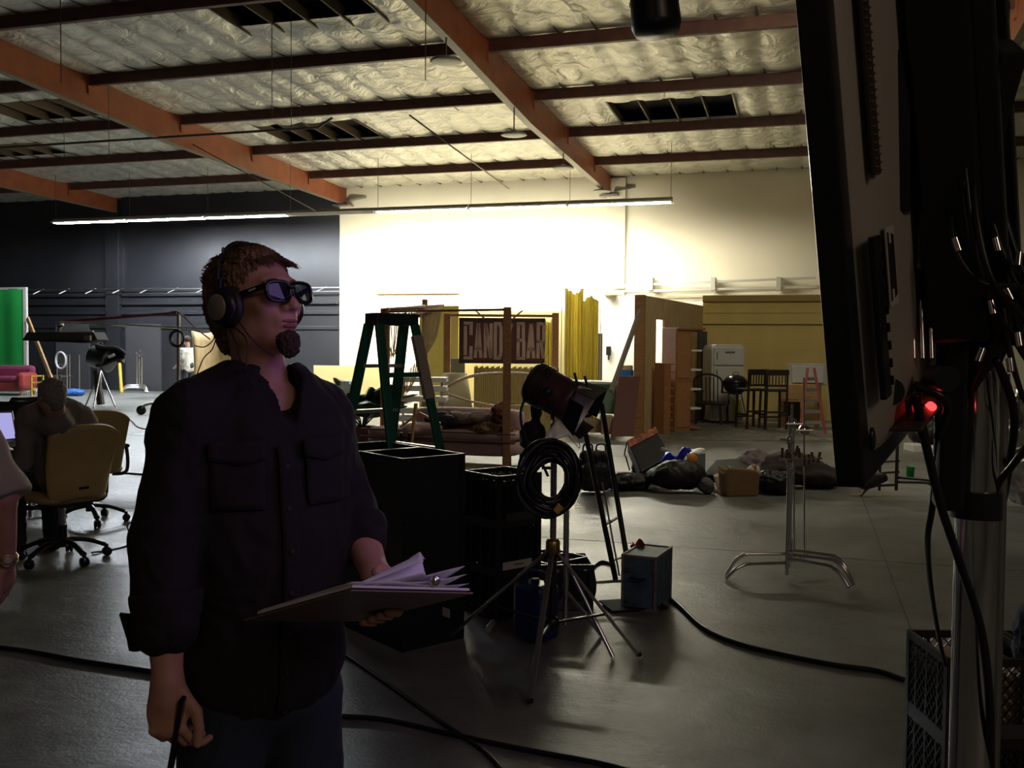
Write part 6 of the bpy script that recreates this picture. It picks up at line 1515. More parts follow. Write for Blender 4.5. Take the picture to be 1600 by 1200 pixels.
# ================= far left: green screen, sofa, lights =================
def far_left():
    Yg = 23.6
    a, b = PY(-70, 600, Yg), PY(43, 600, Yg); zt = PY(40, 449, Yg).z; zb = PY(40, 572, Yg).z
    t = thing('green_screen', 'bright green chroma screen on a white frame behind the sofa', 'screen', (b.x, Yg, 0))
    MB(True).sheet(lambda u, v: Vector((a.x + (b.x - .1 - a.x) * u, Yg - .03 + .02 * math.sin(20 * u), zb - .9 + (zt - .04 - zb + .9) * v)), 30, 6, th=.01).build('cloth', mat('chroma green cloth', (.01, .36, .06), .8), t)
    MB(True).box((b.x - .04, Yg, zt / 2), (.13, .08, zt)).build('post', M_wht, t, bevel=.01); MB(True).box(((a.x + b.x) / 2, Yg, zt - .03), (b.x - a.x, .07, .07)).build('top_rail', M_wht, t); MB(True).box((b.x, Yg, .05), (.6, .7, .10)).build('base', M_wht, t, bevel=.01)
    MB(True).bar(PY(43, 497, Yg - .1), Vector((*PY(82, 590, Yg - .6).xy, .35)), .05, .14).build('brace', M_w1, t)
    # sofa
    c = F(-8, 618); c.z = 0; t = thing('sofa', 'dark red leather sofa in front of the green screen', 'sofa', c, rad(16)); mr = mat('dark red leather', (.26, .035, .035), .4, var=.15, vscale=4); mv = mat('plum leather', (.17, .03, .07), .42)
    S = lambda nm, cc, sz, m, bv=.06: MB().box(cc, sz).build(nm, m, t, bevel=bv)
    S('base', (-.1, .35, .26), (1.7, .75, .28), mr); S('seat_cushion', (-.45, .28, .46), (.78, .62, .16), mv); S('seat_cushion', (.25, .28, .46), (.60, .62, .16), mv); S('backrest', (-.1, .72, .58), (1.75, .24, .52), mv, .1)
    for x in (-.98, .76): S('armrest', (x, .30, .42), (.24, .85, .46), mr, .1)
    for x in (-.9, .75):
        for y in (0, .7): S('leg', (x, y, .06), (.06, .06, .12), M_w2, .005)
    # steel hand cart with hose
    c = F(94, 615); c.z = 0; t = thing('utility_cart', 'grey tubular steel cart with a coiled hose by the black wall', 'cart', c)
    for x in (-.42, -.1, .25):
        for y in (0, .5): MB(True).tube(c + Vector((x, y, 0)), c + Vector((x, y, 1.15 if x > -.4 else .55)), .022, n=8).build('upright', M_steel, t)
    for z in (.35, .6, .85, 1.12): MB(True).bar(c + Vector((-.1, 0, z)), c + Vector((.25, 0, z)), .03, .03).build('rung', M_steel, t)
    MB(True).box(c + Vector((-.35, .25, .5)), (.75, .5, .04)).build('deck', M_steel, t); MB(True).path([c + Vector((.07 + .18 * math.cos(a), -.04, .98 + .24 * math.sin(a))) for a in [k * math.pi / 5 for k in range(10)]], .03, 8, 4, closed=True).build('hose', mat('pale grey hose', (.5, .5, .5), .5), t)
    heap('bright blue folded tarp on the floor beside the grey steel cart', 'tarp', 'tarp', 113, 611, 27.2, (.40, .3, .12), mat('blue tarp', (.03, .13, .45), .5), 41, flo=True)
    t = thing('sawhorse', 'small yellow step frame between the sofa and the steel cart', 'step frame', F(56, 612)); my = mat('yellow paint', (.6, .42, .04), .5)
    for y in (588, 598, 607): MB(True).bar(P(49, y, 26.5), P(67, y - 1, 26.6), .05, .04).build('rung', my, t)
    for x in (49, 67): MB(True).bar(P(x, 586, 26.5), Vector((*P(x, 600, 26.5).xy, 0)), .04, .04).build('leg', my, t)
    # yellow pole, grip stands, person, board
    a = PY(187, 568, 24.6); b = PY(190, 615, 24.3); o = MB(True).tube(Vector((b.x, b.y, 0)), a, .05, n=10).build('bollard', my, None, origin=(b.x, b.y, 0)); setp(o, 'slim yellow post before the black wall right of the flagged lamp', 'post')
    c = F(218, 613); c.z = 0; t = thing('grip_stand', 'cluster of nested chrome grip stands parked by the black wall', 'stand', c)
    mch = mat('bright chrome', (.9, .9, .9), .25, metal=1)
    for k, dx in enumerate((-.09, .0, .09)):
        MB(True).tube(c + Vector((dx, 0, .1)), c + Vector((dx, 0, 1.25 - .06 * k)), .025, n=8).build('column', mch, t); MB(True).bar(c + Vector((dx - .08, -.03, 1.2 - .07 * k)), c + Vector((dx + .14, -.03, 1.27 - .07 * k)), .05, .05).build('grip_head', mch, t)
        for sx in (-1, 1): MB(True).path([c + Vector((0, 0, .14 + .04 * k)), c + Vector((sx * (.26 + .03 * k), -.15, .14 + .04 * k)), c + Vector((sx * (.36 + .04 * k), -.22, .10)), c + Vector((sx * (.44 + .04 * k), -.26, .02))], .024, 8, 4).build('leg', mch, t)
    # flagged lamp on tripod
    c = F(158, 634); c.z = 0; t = thing('light_stand', 'far tripod light stand with a black weighted column', 'light stand', c)
    for (x, y) in ((134, 634), (146, 638), (180, 636)): MB(True).tube(c + Vector((0, 0, .85)), Vector((*F(x, y).xy, .01)), .02, n=8).build('leg', M_steel, t)
    MB(True).tube(c + Vector((0, 0, .55)), c + Vector((0, 0, 1.35)), .022, n=8).build('column', M_steel, t); MB(True).tube(c + Vector((-.10, -.05, .85)), c + Vector((.08, -.1, .04)), .085, .09, n=12).build('sandbag', M_leather, t)
    D = 22.9
    t = thing('flagged_lamp', 'big black lamp with a draped flag and white tag on the far tripod', 'lamp', P(165, 580, D))
    MB(True).sheet(lambda u, v: P(150 + 48 * u * (1 - .10 * v) , 536 + 17 * u * u + 38 * v * (1 - .55 * u) + 3 * math.sin(6 * u), D - .3 + .5 * math.sin(3.1 * v)), 14, 12, th=.04).build('flag', M_leather, t)
    MB(True).lathe(P(160, 560, D), [(.16, -.3), (.26, -.26), (.28, .1), (.30, .2), (.26, .22)], CF(.8, -.2, -.2), 20).build('housing', M_blackpl, t)
    MB(True).prism([P(168, 556, D - .55), P(178, 552, D - .55), P(180, 556, D - .55), P(170, 560, D - .55)], CF(0, .01)).build('tag', M_wht, t, label='white tag')
    MB(True).tube(P(148, 540, D), P(160, 536, D), .03, n=8).build('arm', M_blackpl, t)
    # soft light bank on a boom
    D = 15.8
    t = thing('light_bank', 'long black light bank hung from a chrome boom before the green screen', 'light bank', P(92, 535, D))
    MB(True).prism([P(42, 519, D), P(146, 519, D), P(152, 531, D - .3), P(130, 536, D - .3), P(34, 532, D - .3)], CF(0, .45)).build('hood', mat('matt black cloth', (.008, .008, .01), .9), t, bevel=.01)
    MB(True).bar(P(92, 517.5, D + .05), P(146, 517.8, D + .05), .04, .02).build('top_panel', M_wht, t, label='pale top panel'); MB(True).tube(P(92, 519, D + .1), P(94, 506, D + .1), .03, n=10).build('hanger', M_steel, t)
    MB(True).lathe(P(96, 507, D), [(0, 0), (.05, .01), (.05, .06), (0, .07)], CF(0, -1), 14).build('clamp', mch, t)
    MB(True).box(P(137, 528, D - .32), (.12, .04, .08)).build('control_box', M_grey, t)
    st = Vector((*P(278, 560, D + .1).xy, 0)); t = thing('light_stand', 'tall thin stand carrying the two booms left of the standing person', 'light stand', st)
    MB(True).tube(st + Vector((0, 0, .3)), P(279, 489, D + .1), .028, n=10).build('column', M_steel, t)
    for k in range(3): aa = k * 2.09 + .4; MB(True).tube(st + Vector((0, 0, .6)), st + Vector((.5 * math.cos(aa), .5 * math.sin(aa), .01)), .016, n=8).build('leg', M_steel, t)
    o = MB(True).tube(P(94, 503, D), P(338, 515, D + .1), .020, n=10).build('boom_pole', mch, None, origin=P(279, 512, D)); setp(o, 'long chrome boom pole crossing behind the standing person to the light bank', 'boom pole')
    o = MB(True).tube(P(100, 503, D + .6), P(276, 489, D + .1), .030, .022, n=10).build('boom_pole', mat('dark red pole', (.14, .02, .03), .45), None, origin=P(279, 489, D)); setp(o, 'dark red boom pole rising to the right above the chrome one', 'boom pole')
    o = MB(True).path([P(262, 490, D + .1), P(275, 487, D + .1), P(290, 497, D + .1), P(305, 512, D + .2), P(328, 530, D + .3)], .012, 6, 6).build('boom_cable', mat('dark red pole', (.14, .02, .03), .45), None, origin=P(328, 530, D)); setp(o, 'thin dark red cable drooping from the boom top to the right', 'cable')
    cc = P(277, 529, D - .05); o = MB(True)
    for k in range(4): o.path([cc + CF((.10 + .008 * k) * math.cos(a), -.01 * k, (.115 + .008 * k) * math.sin(a)) for a in [i * math.pi / 6 for i in range(12)]], .010, 6, 3, closed=True)
    o = o.build('cable_coil', M_blackpl, None, origin=cc); setp(o, 'ring of black cable hung on the thin stand left of the standing person', 'cable coil')
    # bowed tan board
    D = 24.5; t = MB(True).sheet(lambda u, v: P(299 + 60 * u + 4 * math.sin(3 * v), 517 + 111 * v + 4 * math.sin(5 * u), D + .5 * math.sin(2.2 * u)), 12, 8, th=.05).build('tan_board', M_ply, None, origin=Vector((*P(325, 600, D).xy, 0)))
    t.name = 'bowed_panel'; setp(t, 'large tan bowed sheet standing behind the standing person\'s shoulder', 'panel')
    for k, pts in enumerate((((340, 520), (332, 545), (318, 560), (306, 590), (298, 612)), ((344, 512), (334, 530), (320, 542), (304, 540)))):
        o = MB(True).path([P(x, y, 15.5) for x, y in pts], .010, 6, 5).build('hanging_cable', M_blackpl, None, origin=P(*pts[-1], 15.5)); setp(o, ['black cable falling across the tan sheet to the shoulder', 'short black cable looping across the top of the tan sheet'][k], 'cable')
    # dolly wheel
    c = F(221, 648); t = thing('dolly', 'dark caster dolly arm just left of the standing person\'s arm', 'dolly', c)
    MB(True).lathe(c + Vector((0, 0, .10)) - CF(0, -.02), [(.04, 0), (.10, 0), (.10, .05), (.04, .05)], CF(0, -1), 18).build('wheel', M_blackpl, t); MB(True).path([c + Vector((0, 0, .12)), c + CF(.12, 0, .22), c + CF(.5, .1, .26), c + CF(1.1, .1, .26)], .03, 8, 4).build('arm', M_steel, t)
    MB(True).lathe(c + CF(1.1, .1, .10), [(.04, 0), (.10, 0), (.10, .05), (.04, .05)], CF(0, -1), 18).build('wheel', M_blackpl, t); MB(True).tube(c + CF(1.1, .1, .10), c + CF(1.1, .1, .27), .02).build('caster_post', M_steel, t)
    # distant person in a white tee
    D = 26.0; c = P(291, 600, D); c.z = 0
    hc = P(292, 532, D); fr = CF(-.9, .4).normalized(); HM = basis(fr + Vector((0, 0, -.35)), (0, 0, 1)); body = MB(True)
    nk = hc + Vector((0, 0, -.16)) - fr * .03; lo, hi = bounds([hc, nk], .15); blob('', head_fn(HM, hc, 1, neck_to=nk), lo, hi, .012, None, join=body)
    lf = fr.cross(Vector((0, 0, 1))).normalized(); zs = nk.z - .10; sh = {s_: Vector((nk.x, nk.y, zs)) + lf * s_ * .19 for s_ in (-1, 1)}; el = {s_: sh[s_] + Vector((0, 0, -.28)) + fr * .05 for s_ in (-1, 1)}; wr_ = {s_: el[s_] + Vector((0, 0, -.16)) + fr * .18 for s_ in (-1, 1)}
    def bd(Q):
        d_ = sd_ell(Q, (nk.x, nk.y, zs - .25), (.13, .10, .3))
        for s_ in (-1, 1):
            d_ = np.minimum(d_, smin(sd_cap(Q, npv(sh[s_]), npv(el[s_]), .045, .038), sd_cap(Q, npv(el[s_]), npv(wr_[s_]), .037, .028), .02)); d_ = np.minimum(d_, sd_cap(Q, npv(wr_[s_]), npv(wr_[s_] + fr * .10 - Vector((0, 0, .06))), .034, .022))
        return d_
    lo, hi = bounds([c, nk, *sh.values(), *wr_.values()], .15); lo[2] = .6; blob('', bd, lo, hi, .02, None, join=body)
    man = body.build('person', M_skin, None, origin=c); setp(man, 'distant person in a white t-shirt turned away beside the tan sheet', 'person')
    def tee(Q):
        d_ = sd_box(Q, (nk.x, nk.y, zs - .27), (.19, .14, .33), .12, npv(Matrix((lf, fr, Vector((0, 0, 1)))).transposed()))
        for s_ in (-1, 1): d_ = smin(d_, sd_cap(Q, npv(sh[s_]), npv(sh[s_].lerp(el[s_], .7)), .07, .075), .03)
        return d_
    lo, hi = bounds([sh[-1], sh[1], Vector((nk.x, nk.y, zs - .6))], .2); blob('t_shirt', tee, lo, hi, .02, M_wht, man, disp=wrinkle(.012, 7, 1))
    def pan(Q):
        d_ = sd_ell(Q, (nk.x, nk.y, .92), (.17, .14, .14))
        for s_ in (-1, 1): d_ = smin(d_, sd_cap(Q, npv(Vector((nk.x, nk.y, .85)) + lf * s_ * .09), npv(c + lf * s_ * .11 + Vector((0, 0, .06))), .09, .065), .03)
        return np.maximum(d_, .01 - Q[:, 2])
    lo, hi = bounds([c, Vector((nk.x, nk.y, 1.0))], .25); lo[2] = -.02; blob('trousers', pan, lo, hi, .022, M_jeans, man)
    blob('hair', lambda Q: np.maximum(sd_ell(Q, npv(hc - fr * .02 + Vector((0, 0, .04))), (.095, .105, .10)), -sd_ell(Q, npv(hc + fr * .13 - Vector((0, 0, .05))), (.08, .08, .08))), *bounds([hc], .16), .012, mat('dark hair', (.03, .02, .015), .8), man)
far_left()

# ================= seated man and office chairs =================
M_tanv = mat('tan upholstery', (.46, .34, .13), .6, var=.08, vscale=6, bump=.15, bscale=150)
def office_chair(c, rz, lab):
    t = thing('office_chair', lab, 'chair', c, rz)                 # faces -y
    for k in range(5):
        a = 1.257 * k + .3; d = Vector((math.cos(a), math.sin(a), 0))
        lg = MB().path([d * .02 + Vector((0, 0, .15)), d * .16 + Vector((0, 0, .135)), d * .29 + Vector((0, 0, .085))], .024, 8, 5, flat=.7).build('leg', M_blackpl, t)
        s_ = d.cross(Vector((0, 0, 1))); MB().lathe(d * .30 + Vector((0, 0, .033)) - s_ * .025, [(.012, 0), (.032, .002), (.032, .020), (.020, .022), (.020, .028), (.032, .030), (.032, .048), (.012, .05)], s_, 18).build('caster', M_blackpl, lg)
        MB().tube(d * .30 + Vector((0, 0, .05)), d * .295 + Vector((0, 0, .085)), .014).build('caster_stem', M_blackpl, lg)
    MB().tube((0, 0, .10), (0, 0, .26), .032, n=16).build('column', M_blackpl, t); MB().tube((0, 0, .25), (0, 0, .42), .020, n=14).build('piston', M_steel, t)
    MB().box((0, .03, .425), (.20, .28, .035)).build('mechanism', M_blackpl, t, bevel=.006)
    def seat(u, v):
        th_, ph = 2 * math.pi * u, math.pi * (v - .5); f = lambda x, e=.45: math.copysign(abs(x) ** e, x); return Vector((.25 * f(math.cos(ph)) * f(math.cos(th_)), .245 * f(math.cos(ph)) * f(math.sin(th_)), .475 + .042 * f(math.sin(ph), .8)))
    MB().sheet(seat, 32, 14).build('seat', M_tanv, t)
    def back(u, v):                                             # a curved shell, wider at the top
        x = (u - .5) * 2; w_ = (.175 + .085 * v ** .7) * (1 if v > .06 else .8 + 3.3 * v); e = 1 - .10 * (abs(x) ** 4) * (1 if v > .5 else .4)
        return Vector((x * w_, .25 - .075 * x * x * (1 - .3 * v) + .10 * v - .03 * math.sin(math.pi * v), .47 + .52 * v * e + .02 * (1 - x * x)))
    MB().sheet(back, 24, 20, th=.045).build('backrest', M_tanv, t)
    MB().bar((0, .12, .41), (0, .30, .56), .07, .016).build('back_bracket', M_blackpl, t)
    for s_ in (-1, 1): MB().path([(s_ * .18, .05, .42), (s_ * .30, .05, .44), (s_ * .305, .03, .64), (s_ * .29, -.10, .67), (s_ * .29, .14, .67)], .016, 8, 5).build('armrest', M_blackpl, t)
    return t
def seated():
    c = P(98, 845, 6.95); c.z = 0
    ang = rad(17 + 138)
    # chair faces away from the camera and to the left
    fd = CF(-.80, .60).normalized(); rz = math.atan2(fd.y, fd.x) + math.pi / 2
    ch = office_chair(c, rz, 'tan office chair nearest the camera, seat of the grey-haired person')
    c2 = P(140, 797, 8.4); c2.z = 0; ch2 = dup(ch, c2, rz - .3, 'tan office chair just behind the occupied one'); 
    D = 7.25; body = MB(True); fr = fd; lf = Vector((-fr.y, fr.x, 0)); up = Vector((0, 0, 1))
    hip = c + fr * -.02 + up * .57; chest = P(88, 670, 6.80); hc = P(80, 619, 6.50); nk = P(88, 644, 6.60)
    HM = basis(fr + up * -.45, up + fr * .4); lo, hi = bounds([hc, nk], .14)
    blob('', head_fn(HM, hc, 1, neck_to=nk), lo, hi, .007, None, join=body)
    sh = {-1: P(126, 652, 6.98 + .12), 1: P(48, 655, 7.45)}
    if False: pass
    sh = {1: P(44, 655, 6.62), -1: P(134, 657, 6.90)}
    el = {1: P(36, 726, 6.55), -1: P(118, 716, 7.2)}; wr_ = {1: P(14, 706, 6.85), -1: P(60, 706, 7.4)}
    kn = {s_: hip + fr * .44 + lf * s_ * .13 + up * -.02 for s_ in (-1, 1)}; ft = {s_: Vector((*(kn[s_] + fr * -.02).xy, .0)) for s_ in (-1, 1)}
    def limb(Q, pts, rs, k=.02):
        d_ = None
        for a, b, ra, rb in zip(pts[:-1], pts[1:], rs[:-1], rs[1:]): e = sd_cap(Q, npv(a), npv(b), ra, rb); d_ = e if d_ is None else smin(d_, e, k)
        return d_
    def bd(Q):
        d_ = limb(Q, [hip, chest, nk], [.12, .12, .055], .05)
        for s_ in (-1, 1):
            hd = wr_[s_] + (wr_[s_] - el[s_]).normalized() * .09
            d_ = smin(d_, limb(Q, [sh[s_], el[s_], wr_[s_]], [.045, .038, .027]), .03); d_ = smin(d_, sd_ell(Q, npv(wr_[s_].lerp(hd, .6)), (.045, .045, .022)), .02)
            for j in range(4):
                o_ = lf * (j - 1.5) * .018; d_ = smin(d_, limb(Q, [hd + o_ * .9, hd + o_ + (hd - wr_[s_]) * .5 + up * .01, hd + o_ + (hd - wr_[s_]) * .8 + up * -.015], [.010, .009, .008], .004), .005)
            d_ = smin(d_, limb(Q, [hip + lf * s_ * .08, kn[s_], ft[s_] + up * .08], [.07, .055, .04]), .03)
        return d_
    lo, hi = bounds([hip, nk, *sh.values(), *wr_.values(), *kn.values(), *ft.values()], .14); blob('', bd, lo, hi, .013, None, join=body)
    man = body.build('person', M_skin, None, origin=c + fr * .1); setp(man, 'grey-haired person in a dim grey shirt seated with their back to the camera', 'person')
    def shirt(Q):
        M = npv(Matrix((lf, fr, up)).transposed())
        d_ = sd_ell(Q, npv(chest + up * .02), (.235, .15, .21), M); d_ = smin(d_, sd_ell(Q, npv(hip.lerp(chest, .45) - fr * .02), (.19, .15, .22), M), .07); d_ = smin(d_, sd_ell(Q, npv(hip + up * .05), (.19, .15, .13), M), .05)
        d_ = smin(d_, sd_cap(Q, npv(sh[-1].lerp(nk, .1)), npv(sh[1].lerp(nk, .1)), .088, .088), .09)
        for s_ in (-1, 1): d_ = smin(d_, limb(Q, [sh[s_], el[s_], el[s_].lerp(wr_[s_], .6)], [.072, .058, .048]), .03)
        d_ = smin(d_, sd_cap(Q, npv(nk - up * .07), npv(nk - up * .01), .11, .07), .09)
        return np.maximum(d_, -sd_cap(Q, npv(nk + up * .02), npv(hc), .058, .06))
    lo, hi = bounds([hip, nk, *sh.values(), *el.values(), *wr_.values()], .2); o = blob('shirt', shirt, lo, hi, .012, mat('dim grey shirt', (.17, .15, .13), .85, bump=.2, bscale=200), man, disp=wrinkle(.009, 8, 4)); o['label'] = 'dim grey brown shirt'
    def jn(Q):
        d_ = sd_ell(Q, npv(hip - up * .01), (.17, .17, .10), npv(Matrix((lf, fr, up)).transposed()))
        for s_ in (-1, 1): d_ = smin(d_, limb(Q, [hip + lf * s_ * .09, kn[s_], ft[s_] + up * .07], [.088, .072, .062]), .03)
        return d_
    lo, hi = bounds([hip, *kn.values(), *ft.values()], .16); lo[2] = .03; blob('jeans', jn, lo, hi, .013, M_jeans, man, disp=wrinkle(.006, 9, 4))
    for s_ in (-1, 1): 
        f = ft[s_]; lo, hi = bounds([f, f + fr * .2], .09); lo[2] = -.02; blob('shoe', lambda Q: np.maximum(sd_cap(Q, npv(f + up * .045 - fr * .04), npv(f + up * .035 + fr * .16), .045, .036), .002 - Q[:, 2]), lo, hi, .012, M_leather, man)
    blob('hair', lambda Q: np.maximum(smin(sd_ell(Q, npv(hc + up * .035 - fr * .015), (.090, .090, .092)), sd_ell(Q, npv(hc - fr * .055 - up * .02), (.07, .06, .08)), .03), -sd_ell(Q, npv(hc + fr * .13 - up * .03), (.10, .09, .09))), *bounds([hc], .15), .006, mat('short grey hair', (.22, .20, .18), .8, var=.4, vscale=80, bump=.5, bscale=200), man, disp=lambda q: .005 * noise.noise(q * 60))
    # laptop and the dark table it stands on, leather chairs beyond
    tb = P(10, 700, 7.6); t = thing('folding_table', 'dark folding table under the glowing laptop at the left edge', 'table', Vector((tb.x - .25, tb.y + .2, 0))); zt = .70; c_ = Vector((tb.x - .55, tb.y + .25, 0))
    M = Matrix.Rotation(rz, 3, 'Z'); MB(True).box(c_ + up * zt, (1.3, .70, .03), M).build('tabletop', mat('dark laminate', (.04, .035, .03), .5), t, bevel=.004)
    for a in (-.58, .58):
        for b in (-.3, .3): MB(True).tube(c_ + M @ Vector((a, b, 0)), c_ + M @ Vector((a, b, zt)), .014).build('leg', M_steel, t)
    l0 = P(26, 690, 7.70); lt = thing('laptop', 'open laptop with a glowing lilac screen at the left edge', 'laptop', Vector((l0.x, l0.y, zt + .016)))
    q = [P(-10, 643, 7.85), P(19, 642, 7.8), P(27, 687, 7.70), P(-2, 690, 7.75)]; MB(True).prism(q, CF(0, .012)).build('lid', M_grey, lt)
    MB(True).prism([v + CF(0, -.004) for v in (q[0].lerp(q[2], .06), q[1].lerp(q[3], .06), q[2].lerp(q[0], .06), q[3].lerp(q[1], .06))], CF(0, .003)).build('screen', mat('laptop picture', (.1, .1, .12), .3, emit=(.50, .48, .95), estr=.9), lt, label='glowing lilac screen')
    MB(True).prism([q[3], q[2], q[2] + CF(-.05, -.22, -.01), q[3] + CF(-.05, -.22, -.01)], (0, 0, -.018)).build('keyboard_deck', M_grey, lt)
    for (x, y, D_, lab, sd) in ((30, 672, 8.9, 'dark leather chair back beyond the laptop at the left edge', 1), (52, 668, 9.6, 'second dark leather chair back just left of the seated person\'s head', 2)):
        cc = P(x, 650, D_); cc.z = 0; t = thing('leather_chair', lab, 'chair', cc, rad(30 * sd))
        MB().sheet(lambda u, v: Vector(((u - .5) * .5 * (1 - .25 * abs(2 * v - 1) ** 3), .06 * (2 * u - 1) ** 2 - .02, .52 + .50 * v)), 16, 14, th=.09).build('backrest', M_leather, t)
        MB().box((0, -.22, .47), (.50, .48, .11)).build('seat', M_leather, t, bevel=.04); MB().tube((0, -.22, .08), (0, -.22, .43), .03).build('column', M_blackpl, t)
        for k in range(5): a = k * 1.257; MB().bar((0, -.22, .10), (.30 * math.cos(a), -.22 + .30 * math.sin(a), .04), .04, .03).build('leg', M_blackpl, t)
    o = MB(True).path([c + CF(.12, .2, .012), c + CF(.28, .5, .012), c + CF(.22, .62, .14), c + CF(.32, .55, .16), c + CF(.36, .4, .012)], .007, 8, 6).build('charger_cable', M_grey, None, origin=c + CF(.12, .2)); setp(o, 'pale looped cable standing up between the two office chair bases', 'cable')
seated()

# ================= person cut by the left edge =================
def edge_person():
    D = 3.15; c = P(-165, 800, D + .12); c.z = 0; body = MB(True); fr = CF(.25, .97); up = Vector((0, 0, 1)); lf = Vector((-fr.y, fr.x, 0))
    if lf.dot(CF(1, 0)) > 0: pass
    nk = c + up * 1.50; sR = P(-62, 645, D - .02); eR = P(4, 776, D - .05); wR_ = P(10, 880, D + .03); hd = P(4, 940, D + .07)
    hc = nk + up * .16; HM = basis(fr, up); lo, hi = bounds([hc, nk], .14); blob('', head_fn(HM, hc, 1, neck_to=nk), lo, hi, .008, None, join=body)
    sL = nk - (Vector((sR.x, sR.y, nk.z)) - nk) * 1.0; sL.z = sR.z; eL = sL + up * -.28; wL_ = eL + up * -.24 + fr * .06
    def arm(Q):
        d_ = smin(sd_cap(Q, npv(sR), npv(eR), .05, .043), sd_cap(Q, npv(eR), npv(wR_), .044, .029), .02)
        ax = (hd - wR_).normalized(); sd_ = CF(0, 1)
        d_ = smin(d_, sd_ell(Q, npv(wR_ + ax * .05), (.022, .042, .055)), .02)
        for j in range(4):
            b0 = wR_ + ax * .095 + sd_ * (j - 1.5) * .020; L = (.078, .085, .08, .062)[j]
            d_ = smin(d_, sd_cap(Q, npv(b0), npv(b0 + ax * L * .5 + CF(-.006, 0)), .0105, .0095), .006); d_ = smin(d_, sd_cap(Q, npv(b0 + ax * L * .5 + CF(-.006, 0)), npv(b0 + ax * L + CF(-.028, 0)), .0095, .008), .004)
        d_ = smin(d_, sd_cap(Q, npv(wR_ + ax * .03 - sd_ * .03), npv(wR_ + ax * .10 - sd_ * .05 + CF(.01, 0)), .013, .010), .012)
        return d_
    lo, hi = bounds([sR, eR, wR_, hd], .10); blob('', arm, lo, hi, .0052, None, join=body)
    def core(Q):
        d_ = sd_cap(Q, npv(nk), npv(c + up * .95), .07, .12)
        d_ = smin(d_, sd_cap(Q, npv(sL), npv(eL), .045, .038), .03); d_ = smin(d_, sd_cap(Q, npv(eL), npv(wL_), .036, .027), .02); d_ = smin(d_, sd_cap(Q, npv(wL_), npv(wL_ - up * .15), .034, .016), .02)
        d_ = smin(d_, sd_cap(Q, npv(nk - up * .1), npv(sR), .07, .05), .03)
        for s_ in (-1, 1): d_ = smin(d_, sd_cap(Q, npv(c + up * .88 + lf * s_ * .09), npv(c + up * .07 + lf * s_ * .12), .08, .04), .03)
        return d_
    lo, hi = bounds([c, nk, sL, sR, wL_], .2); blob('', core, lo, hi, .02, None, join=body)
    man = body.build('person', M_skin, None, origin=c); setp(man, 'person in a beige shirt with a wrist watch cut off by the left edge', 'person')
    m_b = mat('beige shirt cloth', (.42, .36, .28), .85, bump=.25, bscale=200)
    def sh(Q):
        M = npv(Matrix((lf, fr, up)).transposed()); d_ = sd_ell(Q, npv(c + up * 1.30), (.23, .15, .26), M); d_ = smin(d_, sd_ell(Q, npv(c + up * 1.02), (.21, .16, .22), M), .08)
        e_ = eR + (eR - sR).normalized() * .01
        d_ = smin(d_, sd_cap(Q, npv(sR), npv(e_), .075, .088), .05); d_ = smin(d_, sd_cap(Q, npv(sL), npv(eL), .08, .08), .05)
        ax = npv((eR - sR).normalized()); cut = (Q - npv(e_)) @ ax - .01; near = np.linalg.norm(Q - npv(e_), axis=1) < .16
        d_ = np.where(near, np.maximum(d_, cut), d_); d_ = np.maximum(d_, c.z + .86 - Q[:, 2]); return np.maximum(d_, -sd_cap(Q, npv(nk - up * .02), npv(hc), .06, .07))
    lo, hi = bounds([c + up * .9, nk, sL, sR, eR, eL], .2); blob('shirt', sh, lo, hi, .012, m_b, man, disp=wrinkle(.009, 7, 6), smooth=2)
    def pn(Q):
        d_ = sd_ell(Q, npv(c + up * .93), (.18, .16, .14))
        for s_ in (-1, 1): d_ = smin(d_, sd_cap(Q, npv(c + up * .88 + lf * s_ * .10), npv(c + up * .08 + lf * s_ * .12), .10, .07), .03)
        return np.maximum(d_, .03 - Q[:, 2])
    lo, hi = bounds([c, c + up], .28); lo[2] = 0; blob('trousers', pn, lo, hi, .016, mat('dark trousers', (.03, .025, .022), .85), man)
    for s_ in (-1, 1):
        f = c + lf * s_ * .12; lo, hi = bounds([f, f + fr * .2], .1); lo[2] = -.02; blob('shoe', lambda Q: np.maximum(sd_cap(Q, npv(f + up * .045 - fr * .05), npv(f + up * .035 + fr * .16), .048, .038), .002 - Q[:, 2]), lo, hi, .012, M_leather, man)
    blob('hair', lambda Q: np.maximum(sd_ell(Q, npv(hc + up * .035 - fr * .015), (.088, .088, .092)), -sd_ell(Q, npv(hc + fr * .13 - up * .03), (.10, .09, .09))), *bounds([hc], .15), .008, M_hair, man)
    w_ = eR.lerp(wR_, .93); ax = (wR_ - eR).normalized(); t = thing('wrist_watch', 'gold wrist watch with a pale dial on the wrist at the left edge', 'watch', w_)
    gold = mat('brushed gold', (.75, .55, .25), .25, metal=1)
    MB(True).lathe(w_, [(.034, -.009), (.037, -.008), (.037, .008), (.034, .009)], ax, 26).build('strap', gold, t)
    fc = (CF(.55, -.83)).normalized(); MB(True).lathe(w_ + fc * .033, [(.0195, 0), (.0205, .002), (.0205, .008), (.0170, .010), (.0165, .008)], fc, 28).build('case', gold, t); MB(True).lathe(w_ + fc * .042, [(.0165, 0), (0, .0006)], fc, 26).build('dial', mat('cream dial', (.75, .70, .55), .3), t)
    for a, L in ((.6, .012), (2.4, .009)): x, y, z = frame_z(fc); d = x * math.cos(a) + y * math.sin(a); MB(True).bar(w_ + fc * .0435, w_ + fc * .0435 + d * L, .0012, .0008).build('hand', M_leather, t)
edge_person()

